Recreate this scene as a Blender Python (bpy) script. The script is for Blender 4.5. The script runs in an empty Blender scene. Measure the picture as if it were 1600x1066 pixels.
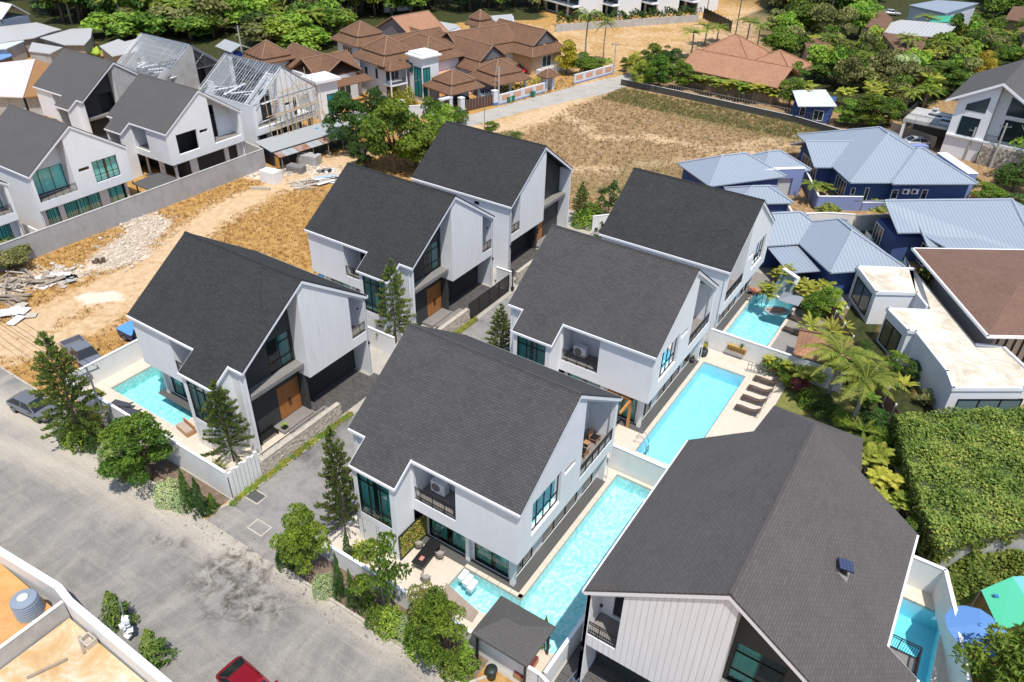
import bpy, math, random
import numpy as np
from mathutils import Vector, Matrix

R = math.radians
random.seed(7)
C = bpy.context.scene.collection

# ---------------------------------------------------------------- camera
CAM_H = 40.0
FPX = 1179.18                      # focal length in pixels of a 1600 px wide frame
YAW, PIT, ROL = R(122.25590383), R(34.44081554), R(-1.71986119)
def _axes():
    cy, sy = math.cos(YAW), math.sin(YAW)
    f = np.array([cy*math.cos(PIT), sy*math.cos(PIT), -math.sin(PIT)])
    r = np.array([sy, -cy, 0.0]); d = np.cross(f, r)
    cr, sr = math.cos(ROL), math.sin(ROL)
    return cr*r + sr*d, -sr*r + cr*d, f
AX, AY, AZ = _axes()
cam_d = bpy.data.cameras.new('camera'); cam = bpy.data.objects.new('camera', cam_d); C.objects.link(cam)
m = Matrix.Identity(4)
for i in range(3):
    m[i][0], m[i][1], m[i][2] = AX[i], -AY[i], -AZ[i]
m[2][3] = CAM_H
cam.matrix_world = m
cam_d.sensor_width = 36.0; cam_d.lens = FPX/1600*36.0
cam_d.clip_start = 0.5; cam_d.clip_end = 3000
bpy.context.scene.camera = cam

# ---------------------------------------------------------------- light
SUN_EL, SUN_ROT = R(67.7), math.atan2(.315, -.263)
world = bpy.data.worlds.new('World'); bpy.context.scene.world = world; world.use_nodes = True
wn = world.node_tree; bg = wn.nodes['Background']
sky = wn.nodes.new('ShaderNodeTexSky'); sky.sky_type = 'NISHITA'; sky.sun_disc = False
sky.sun_elevation = SUN_EL; sky.sun_rotation = SUN_ROT; sky.air_density = 1.0; sky.dust_density = 1.0
wn.links.new(sky.outputs[0], bg.inputs[0]); bg.inputs[1].default_value = 0.15
sd = bpy.data.lights.new('sun', 'SUN'); sd.energy = 4.3; sd.angle = R(0.53); sd.color = (1.0, 0.96, 0.88)
sun = bpy.data.objects.new('sun', sd); C.objects.link(sun)
sun.rotation_euler = Vector((.315, -.263, 1.0)).to_track_quat('Z', 'Y').to_euler()
sun.location = (20, -10, 80)
vs = bpy.context.scene.view_settings
vs.view_transform = 'Standard'; vs.look = 'None'; vs.gamma = 1.0; vs.use_curve_mapping = False
vs.exposure = 0.12
bpy.context.scene.render.engine = 'CYCLES'
try:
    bpy.context.scene.cycles.max_bounces = 8; bpy.context.scene.cycles.transparent_max_bounces = 10
    bpy.context.scene.cycles.caustics_reflective = False; bpy.context.scene.cycles.caustics_refractive = False
except Exception: pass

# ---------------------------------------------------------------- survey helpers (photo point + known height -> place)
def G(px, py, z=0.0):
    d = AX*((px-800)/FPX) + AY*((py-533)/FPX) + AZ
    t = (z-CAM_H)/d[2]
    return Vector((d[0]*t, d[1]*t, z))
def PX(x, y, z):
    v = np.array([x, y, z-CAM_H]); w = v@AZ
    return 800+FPX*(v@AX)/w, 533+FPX*(v@AY)/w, w
def HZ(base, top):
    g = G(*base); d = AX*((top[0]-800)/FPX) + AY*((top[1]-533)/FPX) + AZ
    s = (d[0]*g.x+d[1]*g.y)/(d[0]**2+d[1]**2)
    return CAM_H + d[2]*s
def dist(p): return math.sqrt(p[0]**2+p[1]**2+(CAM_H-p[2])**2)

# ---------------------------------------------------------------- materials
MATS = {}
def mat(name, col=(.8,.8,.8), rough=.7, metal=0, spec=.5):
    if name in MATS: return MATS[name]
    m = bpy.data.materials.new(name); m.use_nodes = True
    b = m.node_tree.nodes['Principled BSDF']
    b.inputs['Base Color'].default_value = (*col, 1); b.inputs['Roughness'].default_value = rough
    b.inputs['Metallic'].default_value = metal; b.inputs['Specular IOR Level'].default_value = spec
    MATS[name] = m; return m
class NT:
    def __init__(s, m): s.m = m; s.t = m.node_tree; s.b = s.t.nodes['Principled BSDF']
    def n(s, typ, **kw):
        nd = s.t.nodes.new(typ)
        for k, v in kw.items():
            if k.startswith('i_'):
                key = k[2:].replace('_', ' ')
                nd.inputs[key].default_value = v
            else: setattr(nd, k, v)
        return nd
    def l(s, a, b): s.t.links.new(a, b)
    def coord(s, kind='Object', scale=(1,1,1), rot=(0,0,0)):
        c = s.n('ShaderNodeTexCoord'); mp = s.n('ShaderNodeMapping'); s.l(c.outputs[kind], mp.inputs[0])
        mp.inputs['Scale'].default_value = scale; mp.inputs['Rotation'].default_value = rot
        return mp.outputs[0]
    def pos(s, scale=(1,1,1), rot=(0,0,0)):
        c = s.n('ShaderNodeNewGeometry'); mp = s.n('ShaderNodeMapping'); s.l(c.outputs['Position'], mp.inputs[0])
        mp.inputs['Scale'].default_value = scale; mp.inputs['Rotation'].default_value = rot
        return mp.outputs[0]
    def noise(s, vec, scale, detail=4, rough=.6, dist=0):
        nd = s.n('ShaderNodeTexNoise'); s.l(vec, nd.inputs['Vector'])
        nd.inputs['Scale'].default_value = scale; nd.inputs['Detail'].default_value = detail
        nd.inputs['Roughness'].default_value = rough; nd.inputs['Distortion'].default_value = dist
        return nd.outputs['Fac']
    def ramp(s, fac, stops):
        r = s.n('ShaderNodeValToRGB'); s.l(fac, r.inputs[0]); el = r.color_ramp.elements
        while len(el) < len(stops): el.new(.5)
        for e, (p, c) in zip(el, stops):
            e.position = p; e.color = (*c, 1) if len(c) == 3 else c
        return r.outputs[0]
    def mix(s, fac, a, b, typ='MIX'):
        x = s.n('ShaderNodeMix', data_type='RGBA', blend_type=typ)
        for sock, v in ((x.inputs[0], fac), (x.inputs[6], a), (x.inputs[7], b)):
            if hasattr(v, 'default_value'): s.l(v, sock)
            elif isinstance(v, tuple): sock.default_value = (*v, 1)
            else: sock.default_value = v
        return x.outputs[2]
    def math(s, op, a, b=0.0, clamp=False):
        x = s.n('ShaderNodeMath', operation=op, use_clamp=clamp)
        for sock, v in ((x.inputs[0], a), (x.inputs[1], b)):
            if hasattr(v, 'default_value'): s.l(v, sock)
            else: sock.default_value = v
        return x.outputs[0]
    def base(s, col): s.l(col, s.b.inputs['Base Color'])
    def bump(s, h, strength=.3, dist=.02):
        b = s.n('ShaderNodeBump'); b.inputs['Strength'].default_value = strength; b.inputs['Distance'].default_value = dist
        s.l(h, b.inputs['Height']); s.l(b.outputs[0], s.b.inputs['Normal'])
    def rand(s):
        return s.n('ShaderNodeObjectInfo').outputs['Random']
    def attr(s, name):
        a = s.n('ShaderNodeAttribute'); a.attribute_name = name; return a.outputs['Fac']

def m_stucco(name, col, dirt=(.55,.53,.5), amt=.12, rough=.8):
    m = mat(name, col, rough, spec=.3); t = NT(m); v = t.pos()
    n1 = t.noise(v, .55, 6, .7); n2 = t.noise(t.pos((1.4,1.4,.25)), 1.3, 5, .65)
    f = t.math('MULTIPLY', t.math('SUBTRACT', n1, .42, True), 2.2, True)
    f2 = t.math('MULTIPLY', t.math('SUBTRACT', n2, .5, True), 2.4, True)
    c = t.mix(t.math('MULTIPLY', f, amt*1.2), col, dirt)
    c = t.mix(t.math('MULTIPLY', f2, amt), c, dirt)
    t.base(c); t.bump(t.noise(v, 26, 4), .12, .01); return m
M_white = m_stucco('white_stucco', (.78,.795,.82), (.52,.51,.49), .22)
M_wall2 = m_stucco('white_boundary_paint', (.78,.78,.77), (.45,.43,.38), .28)
M_trim = mat('white_trim', (.82,.82,.84), .45)
M_soffit = m_stucco('soffit', (.62,.62,.63))
M_greywall = m_stucco('grey_render', (.40,.40,.41), (.22,.22,.22), .6)
M_rawconc = m_stucco('raw_concrete', (.46,.455,.44), (.25,.245,.235), .75, .9)
M_dark = m_stucco('charcoal_render', (.045,.05,.052), (.08,.08,.08), .3, .6)
M_darkin = mat('room_dark', (.03,.035,.035), .8)
M_frame = mat('black_aluminium', (.012,.014,.015), .35, .3)
M_ledge = m_stucco('grey_ledge', (.23,.22,.21), (.12,.12,.12), .5)
M_roofwhite = mat('roof_gutter_white', (.78,.79,.83), .4)
M_steel = mat('galvanised_steel', (.24,.27,.31), .45, .5)
M_chrome = mat('polished_steel', (.6,.6,.62), .15, 1)
M_black = mat('black_paint', (.012,.012,.013), .45)
M_curtain = mat('curtain', (.70,.78,.76), .9)

def m_siding():
    m = mat('white_siding', (.79,.79,.8), .6, spec=.35); t = NT(m)
    n = t.noise(t.pos((3,3,.2)), 2, 4); t.base(t.ramp(n, [(.3,(.72,.72,.735)),(.7,(.8,.8,.81))])); return m
M_siding = m_siding()

def m_shingle(name, c1, c2, c3, ang=0, w=.42, h=.2):
    # laminated shingles: offset tabs on the slope, in the roof's own coordinates (UV in metres)
    m = mat(name, c1, .82, spec=.35); t = NT(m)
    uv = t.n('ShaderNodeUVMap'); v = uv.outputs[0]
    br = t.n('ShaderNodeTexBrick', offset=.5, squash=1.0)
    t.l(v, br.inputs['Vector']); br.inputs['Scale'].default_value = 1.0
    br.inputs['Brick Width'].default_value = w; br.inputs['Row Height'].default_value = h
    br.inputs['Mortar Size'].default_value = .018; br.inputs['Mortar Smooth'].default_value = .3
    br.inputs['Color1'].default_value = (*c1, 1); br.inputs['Color2'].default_value = (*c2, 1); br.inputs['Mortar'].default_value = (*c3, 1)
    br.inputs['Bias'].default_value = .0
    n = t.noise(v, .35, 5, .65); n2 = t.noise(v, 3.0, 4, .7)
    c = t.mix(t.math('MULTIPLY', n, .7), br.outputs[0], tuple(x*1.35 for x in c2))
    c = t.mix(t.math('MULTIPLY', n2, .35), c, c3)
    streak = t.noise(t.n('ShaderNodeMapping').outputs[0], 1) if False else n2
    t.base(c)
    sep = t.n('ShaderNodeSeparateXYZ'); t.l(v, sep.inputs[0])
    saw = t.math('FRACT', t.math('DIVIDE', sep.outputs[1], h))
    hh = t.math('ADD', t.math('MULTIPLY', saw, -.6), t.math('MULTIPLY', br.outputs['Fac'], -.5))
    hh = t.math('ADD', hh, t.math('MULTIPLY', t.noise(v, 30, 3), .5))
    t.bump(hh, .55, .03); return m
M_sh = {
 'a': m_shingle('shingle_black', (.019,.020,.021), (.043,.044,.045), (.006,.006,.007), w=.33, h=.17),
 'b': m_shingle('shingle_warm_black', (.046,.044,.045), (.080,.077,.077), (.018,.017,.018), w=.33, h=.17),
 'c': m_shingle('shingle_brown_grey', (.078,.071,.069), (.112,.102,.098), (.045,.041,.040), w=.3, h=.15),
 'd': m_shingle('shingle_faded', (.085,.08,.078), (.10,.095,.092), (.06,.056,.055), w=.3, h=.16),
 'e': m_shingle('shingle_red_brown', (.15,.085,.062), (.21,.12,.085), (.07,.04,.03), w=.35, h=.25),
}
def m_tile(name, c1, c2, c3, w=.28, h=.34):
    m = m_shingle(name, c1, c2, c3, w=w, h=h); return m
M_tile = m_tile('brown_clay_tile', (.13,.068,.040), (.205,.108,.062), (.035,.02,.013), h=.45, w=.35)
M_tile2 = m_tile('orange_clay_tile', (.30,.15,.09), (.42,.22,.13), (.12,.06,.035), h=.4, w=.3)
def m_sheetroof(name, col, pitch=.42, amt=.25):
    m = mat(name, col, .42, .0, .55); t = NT(m)
    uv = t.n('ShaderNodeUVMap').outputs[0]; sep = t.n('ShaderNodeSeparateXYZ'); t.l(uv, sep.inputs[0])
    fr = t.math('FRACT', t.math('DIVIDE', sep.outputs[0], pitch))
    rib = t.math('LESS_THAN', t.math('ABSOLUTE', t.math('SUBTRACT', fr, .5)), .13)
    n = t.noise(uv, .8, 5, .7)
    c = t.mix(t.math('MULTIPLY', n, amt), col, tuple(x*.62 for x in col))
    c = t.mix(t.math('MULTIPLY', rib, .5), c, tuple(x*.55 for x in col))
    t.base(c); t.bump(rib, .6, .04); return m
M_bluegrey = m_sheetroof('blue_grey_sheet_roof', (.30,.35,.415))
M_palegrey = m_sheetroof('pale_grey_sheet_roof', (.52,.51,.49), .8, .4)
M_whitesheet = m_sheetroof('white_sheet_roof', (.68,.72,.76), .5)
M_ridgecap = mat('blue_grey_cap', (.34,.38,.45), .5)
M_rust = m_stucco('rusty_tin', (.26,.12,.07), (.45,.42,.4), .9)
M_tin = m_sheetroof('grey_tin_roof', (.42,.44,.45), .3, .5)

def m_wood(name, c1, c2, axis='z', rough=.5):
    m = mat(name, c1, rough); t = NT(m)
    sc = {'z': (9,9,.7), 'x': (.7,9,9), 'y': (9,.7,9)}[axis]
    n = t.noise(t.coord('Object', sc), 2.2, 6, .65, .6)
    c = t.ramp(n, [(.25, c2), (.55, c1), (.8, tuple(min(1, x*1.25) for x in c1))])
    t.base(c); t.bump(n, .15, .005); return m
M_door = m_wood('teak_door', (.42,.17,.045), (.22,.075,.018))
M_teak = m_wood('teak_furniture', (.46,.24,.11), (.24,.11,.05), 'x')
M_orangewood = m_wood('orange_beam', (.50,.22,.05), (.28,.11,.03))
M_oldwood = m_wood('weathered_wood', (.33,.27,.21), (.18,.14,.11), 'x', .85)
M_bamboo = m_wood('bamboo_pole', (.55,.42,.26), (.35,.25,.15), 'z', .7)
M_darkslat = m_wood('dark_brown_slat', (.10,.045,.03), (.05,.022,.016), 'x')

def m_glass(name, tint, alpha=.45):
    m = bpy.data.materials.new(name); m.use_nodes = True; t = m.node_tree; t.nodes.clear()
    o = t.nodes.new('ShaderNodeOutputMaterial'); mx = t.nodes.new('ShaderNodeMixShader')
    tr = t.nodes.new('ShaderNodeBsdfTransparent'); gl = t.nodes.new('ShaderNodeBsdfGlossy')
    fr = t.nodes.new('ShaderNodeFresnel'); fr.inputs[0].default_value = 1.65
    tr.inputs[0].default_value = (*tint, 1); gl.inputs[0].default_value = (.95,.98,1,1); gl.inputs['Roughness'].default_value = .03
    t.links.new(fr.outputs[0], mx.inputs[0]); t.links.new(tr.outputs[0], mx.inputs[1]); t.links.new(gl.outputs[0], mx.inputs[2])
    t.links.new(mx.outputs[0], o.inputs[0]); MATS[name] = m; return m
M_glass = m_glass('teal_glass', (.42,.93,.91))
M_glass_dark = m_glass('dark_glass', (.16,.34,.36))
M_glass_clear = m_glass('clear_glass', (.8,.9,.9))
M_glass_green = m_glass('green_glass', (.05,.28,.22))

def m_water(name, col, dens):
    m = bpy.data.materials.new(name); m.use_nodes = True; t = m.node_tree; t.nodes.clear()
    o = t.nodes.new('ShaderNodeOutputMaterial'); mx = t.nodes.new('ShaderNodeMixShader')
    tr = t.nodes.new('ShaderNodeBsdfTransparent'); gl = t.nodes.new('ShaderNodeBsdfGlossy'); gl.inputs['Roughness'].default_value = .03
    fr = t.nodes.new('ShaderNodeFresnel'); fr.inputs[0].default_value = 1.33
    tc = t.nodes.new('ShaderNodeNewGeometry'); nz = t.nodes.new('ShaderNodeTexNoise'); nz.inputs['Scale'].default_value = 2.6; nz.inputs['Detail'].default_value = 3
    bp = t.nodes.new('ShaderNodeBump'); bp.inputs['Strength'].default_value = .35; bp.inputs['Distance'].default_value = .05
    t.links.new(tc.outputs['Position'], nz.inputs['Vector']); t.links.new(nz.outputs[0], bp.inputs['Height'])
    t.links.new(bp.outputs[0], gl.inputs['Normal']); t.links.new(bp.outputs[0], fr.inputs['Normal'])
    bf = t.nodes.new('ShaderNodeMath'); bf.operation = 'SUBTRACT'; bf.inputs[0].default_value = 1.0; t.links.new(tc.outputs['Backfacing'], bf.inputs[1])
    ml = t.nodes.new('ShaderNodeMath'); ml.operation = 'MULTIPLY'; t.links.new(fr.outputs[0], ml.inputs[0]); t.links.new(bf.outputs[0], ml.inputs[1])
    t.links.new(ml.outputs[0], mx.inputs[0]); t.links.new(tr.outputs[0], mx.inputs[1]); t.links.new(gl.outputs[0], mx.inputs[2])
    t.links.new(mx.outputs[0], o.inputs[0])
    va = t.nodes.new('ShaderNodeVolumeAbsorption'); va.inputs[0].default_value = (*col, 1); va.inputs[1].default_value = dens
    t.links.new(va.outputs[0], o.inputs['Volume']); MATS[name] = m; return m
M_water = m_water('pool_water', (.36,.90,.93), .30)
M_water_blue = m_water('pool_water_blue', (.26,.83,.94), .30)
M_water_deep = m_water('pool_water_deep', (.16,.82,.88), .40)

def m_mosaic(name, c1, c2, c3, scale=5.5):
    m = mat(name, c1, .3); t = NT(m); v = t.pos()
    vo = t.n('ShaderNodeTexVoronoi'); t.l(v, vo.inputs['Vector']); vo.inputs['Scale'].default_value = scale  # random cells: tile speckle, with a caustic-like light pattern in the same colour
    bw = t.n('ShaderNodeRGBToBW'); t.l(vo.outputs['Color'], bw.inputs[0])
    n = t.noise(v, 1.1, 3)
    c = t.ramp(bw.outputs[0], [(.2, c3), (.5, c1), (.8, c2)])
    c = t.mix(t.math('MULTIPLY', n, .4), c, c1); t.base(c); return m
M_mosaic = m_mosaic('aqua_mosaic', (.62,.86,.86), (.86,.95,.94), (.36,.72,.75))
M_mosaic_b = m_mosaic('blue_mosaic', (.55,.84,.93), (.60,.87,.95), (.50,.80,.9), 3)
M_mosaic_c = m_mosaic('lagoon_mosaic', (.50,.80,.78), (.66,.9,.87), (.34,.66,.66))

def m_tilefloor(name, c1, c2, mortar, w=.6, h=.6, off=0.0, mort=.008):
    m = mat(name, c1, .6); t = NT(m); v = t.pos()
    br = t.n('ShaderNodeTexBrick', offset=off); t.l(v, br.inputs['Vector'])
    br.inputs['Scale'].default_value = 1; br.inputs['Brick Width'].default_value = w; br.inputs['Row Height'].default_value = h
    br.inputs['Mortar Size'].default_value = mort
    br.inputs['Color1'].default_value = (*c1, 1); br.inputs['Color2'].default_value = (*c2, 1); br.inputs['Mortar'].default_value = (*mortar, 1)
    n = t.noise(v, .9, 6, .7)
    c = t.mix(t.math('MULTIPLY', n, .35), br.outputs[0], tuple(x*.72 for x in c1)); t.base(c)
    t.bump(br.outputs['Fac'], -.3, .01); return m
M_deck = m_tilefloor('cream_deck_tile', (.64,.56,.46), (.67,.59,.5), (.48,.42,.35))
M_greydeck = m_tilefloor('grey_plank_deck', (.27,.25,.235), (.31,.29,.27), (.16,.15,.14), 2.4, .14, .5)
M_browndeck = m_tilefloor('brown_plank_deck', (.34,.27,.22), (.39,.31,.26), (.2,.16,.13), .14, 2.4, .5)
M_darkpave = m_tilefloor('dark_brick_paving', (.05,.048,.05), (.10,.095,.09), (.17,.15,.13), .45, .2, .5, .012)
M_greytile = m_tilefloor('grey_entry_tile', (.23,.21,.20), (.27,.25,.23), (.15,.14,.13))
def m_concreteflat(name, c1, c2, c3, sc=.6):
    m = mat(name, c1, .85); t = NT(m); v = t.pos()
    n = t.noise(v, sc, 8, .7, .6); n2 = t.noise(v, sc*7, 6, .75)
    c = t.ramp(n, [(.3, c3), (.48, c1), (.7, c2)])
    c = t.mix(t.math('MULTIPLY', t.math('SUBTRACT', n2, .45, True), 1.6, True), c, c3)
    t.base(c); t.bump(n2, .3, .02); return m
M_driveway = m_concreteflat('stamped_grey_driveway', (.24,.23,.22), (.33,.31,.29), (.10,.10,.10), .35)
M_kerb = m_concreteflat('kerb_concrete', (.48,.43,.36), (.55,.5,.43), (.3,.27,.22), 2)
M_road = m_concreteflat('concrete_road', (.40,.37,.33), (.46,.42,.37), (.30,.28,.25), .4)
M_soil = m_concreteflat('planting_soil', (.17,.12,.085), (.25,.19,.14), (.09,.065,.05), 2)
M_lawn = m_concreteflat('lawn_turf', (.16,.17,.04), (.26,.22,.06), (.07,.10,.02), 1.2)
M_astro = mat('artificial_turf', (.03,.13,.025), .9)
M_sandy = m_concreteflat('orange_sand', (.58,.30,.10), (.66,.38,.16), (.42,.20,.065), .8)
M_palesand = m_concreteflat('pale_cement_floor', (.55,.38,.20), (.70,.62,.50), (.46,.25,.09), .42)
M_flatroof = m_concreteflat('weathered_flat_roof', (.62,.56,.46), (.78,.76,.72), (.40,.33,.23), .45)
M_hatchdark = mat('drain_cover', (.08,.08,.08), .8)

def m_gravel():
    m = mat('grey_gravel', (.25,.24,.23), .95, spec=.2); t = NT(m); v = t.pos()
    n1 = t.noise(v, .12, 6, .7, .8); n2 = t.noise(t.pos((1,.35,1), (0,0,R(-14))), .5, 6, .7, .5)
    n3 = t.noise(v, 6.5, 6, .8); dust = t.attr('path'); dark = t.attr('dark')
    c = t.ramp(n2, [(.3,(.175,.168,.16)),(.5,(.245,.231,.215)),(.7,(.345,.318,.285))])
    n4 = t.noise(t.pos((.25,2.2,1), (0,0,R(-24))), .9, 5, .7, .4)
    f = t.math('MULTIPLY', t.math('ADD', t.math('MULTIPLY', dust, 1.0), t.math('ADD', t.math('SUBTRACT', n1, .5), t.math('SUBTRACT', n4, .5))), 1.1, True)
    c = t.mix(f, c, (.47,.42,.35))
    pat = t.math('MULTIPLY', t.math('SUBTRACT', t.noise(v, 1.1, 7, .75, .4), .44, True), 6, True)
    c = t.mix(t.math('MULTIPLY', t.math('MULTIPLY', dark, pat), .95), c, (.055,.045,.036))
    c = t.mix(t.math('MULTIPLY', t.math('SUBTRACT', n3, .5, True), 2.6, True), c, (.11,.105,.10))
    c = t.mix(t.math('MULTIPLY', t.math('SUBTRACT', t.noise(v, 9, 4, .8), .56, True), 3, True), c, (.52,.5,.46))
    t.base(c); t.bump(n3, .5, .04); return m
M_gravel = m_gravel()
def m_ground():
    m = mat('dry_ground', (.5,.35,.2), .95, spec=.15); t = NT(m); v = t.pos()
    wood = t.attr('wood'); path = t.attr('path'); green = t.attr('green'); pale = t.attr('pale'); brown = t.attr('brown')
    n1 = t.noise(v, .16, 7, .7, .6); n2 = t.noise(v, 1.3, 8, .75, .3); n3 = t.noise(v, 5, 6, .8)
    straw = t.ramp(n2, [(.30,(.25,.13,.035)),(.5,(.43,.245,.08)),(.72,(.57,.375,.165))])
    straw = t.mix(brown, straw, t.ramp(n2, [(.3,(.15,.095,.045)),(.5,(.32,.205,.105)),(.72,(.52,.37,.21))]))
    sand = t.ramp(n2, [(.3,(.46,.30,.16)),(.55,(.60,.43,.26)),(.8,(.70,.55,.38))])
    f = t.math('ADD', path, t.math('MULTIPLY', t.math('SUBTRACT', n1, .5), 1.5))
    f = t.math('ADD', f, t.math('MULTIPLY', t.math('SUBTRACT', n2, .5), .9))
    f = t.math('MULTIPLY', t.math('SUBTRACT', f, .3), 2.2, True)
    c = t.mix(f, straw, sand)
    g = t.math('MULTIPLY', green, t.math('MULTIPLY', n2, 1.7), True)
    c = t.mix(g, c, t.ramp(n3, [(.35,(.055,.075,.018)),(.65,(.17,.17,.05))]))
    p = t.math('MULTIPLY', t.math('SUBTRACT', t.math('ADD', pale, t.math('SUBTRACT', n2, .5)), .35), 3, True)
    c = t.mix(t.math('MULTIPLY', p, .8), c, (.72,.64,.54))
    c = t.mix(t.math('MULTIPLY', t.math('SUBTRACT', n3, .55, True), 2.2, True), c, (.20,.12,.05))
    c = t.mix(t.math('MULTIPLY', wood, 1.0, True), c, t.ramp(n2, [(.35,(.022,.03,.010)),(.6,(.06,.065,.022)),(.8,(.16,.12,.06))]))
    t.base(c); t.bump(t.math('ADD', n3, n2), .6, .08); return m
M_ground = m_ground()
def m_leaf(name, dark, mid, light, hue=.03, trans=.25, bright=1.0):
    m = mat(name, mid, .62, spec=.3); t = NT(m)
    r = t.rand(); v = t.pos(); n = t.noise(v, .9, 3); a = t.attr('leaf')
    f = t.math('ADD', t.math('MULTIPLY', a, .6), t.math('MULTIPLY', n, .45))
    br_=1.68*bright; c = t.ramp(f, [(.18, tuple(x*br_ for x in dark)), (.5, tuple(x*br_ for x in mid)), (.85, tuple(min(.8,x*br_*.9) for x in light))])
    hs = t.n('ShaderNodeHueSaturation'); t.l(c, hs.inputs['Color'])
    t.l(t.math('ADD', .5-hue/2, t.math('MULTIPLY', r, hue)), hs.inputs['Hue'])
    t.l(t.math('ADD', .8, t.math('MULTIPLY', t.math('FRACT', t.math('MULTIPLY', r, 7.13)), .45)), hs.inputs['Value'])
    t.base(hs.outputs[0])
    try:
        tr = t.n('ShaderNodeBsdfTranslucent'); mx = t.n('ShaderNodeMixShader'); out = t.t.nodes['Material Output']
        t.l(hs.outputs[0], tr.inputs[0]); mx.inputs[0].default_value = trans
        t.l(t.b.outputs[0], mx.inputs[1]); t.l(tr.outputs[0], mx.inputs[2]); t.l(mx.outputs[0], out.inputs[0])
    except Exception: pass
    return m
L_green = m_leaf('leaf_mid_green', (.014,.036,.005), (.062,.115,.012), (.17,.215,.025))
L_dark = m_leaf('leaf_dark_green', (.010,.028,.006), (.03,.065,.012), (.07,.12,.02))
L_bright = m_leaf('leaf_bright_green', (.04,.085,.010), (.12,.20,.022), (.26,.34,.045))
L_pine = m_leaf('needle_green', (.022,.05,.010), (.07,.115,.020), (.19,.22,.045), bright=1.0)
L_silver = m_leaf('leaf_silver_green', (.10,.15,.06), (.22,.27,.12), (.36,.40,.2))
L_yellow = m_leaf('leaf_yellow_green', (.08,.12,.012), (.24,.27,.028), (.50,.47,.08), bright=.72)
L_gold = m_leaf('leaf_gold', (.16,.15,.012), (.42,.36,.03), (.66,.55,.06), bright=.68)
L_palm = m_leaf('palm_frond', (.022,.045,.007), (.075,.115,.014), (.22,.235,.035))
L_ivy = m_leaf('ivy_leaf', (.045,.085,.012), (.13,.185,.03), (.34,.33,.08), .05, bright=.82)
L_olive = m_leaf('leaf_olive', (.045,.055,.015), (.12,.13,.04), (.24,.23,.08))
L_red = m_leaf('leaf_red_cordyline', (.06,.015,.02), (.16,.04,.05), (.3,.12,.06))
M_bark = m_stucco('bark', (.16,.12,.085), (.07,.055,.04), .7, .95)
M_palebark = m_stucco('pale_bark', (.34,.30,.25), (.17,.14,.11), .7, .95)

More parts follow.
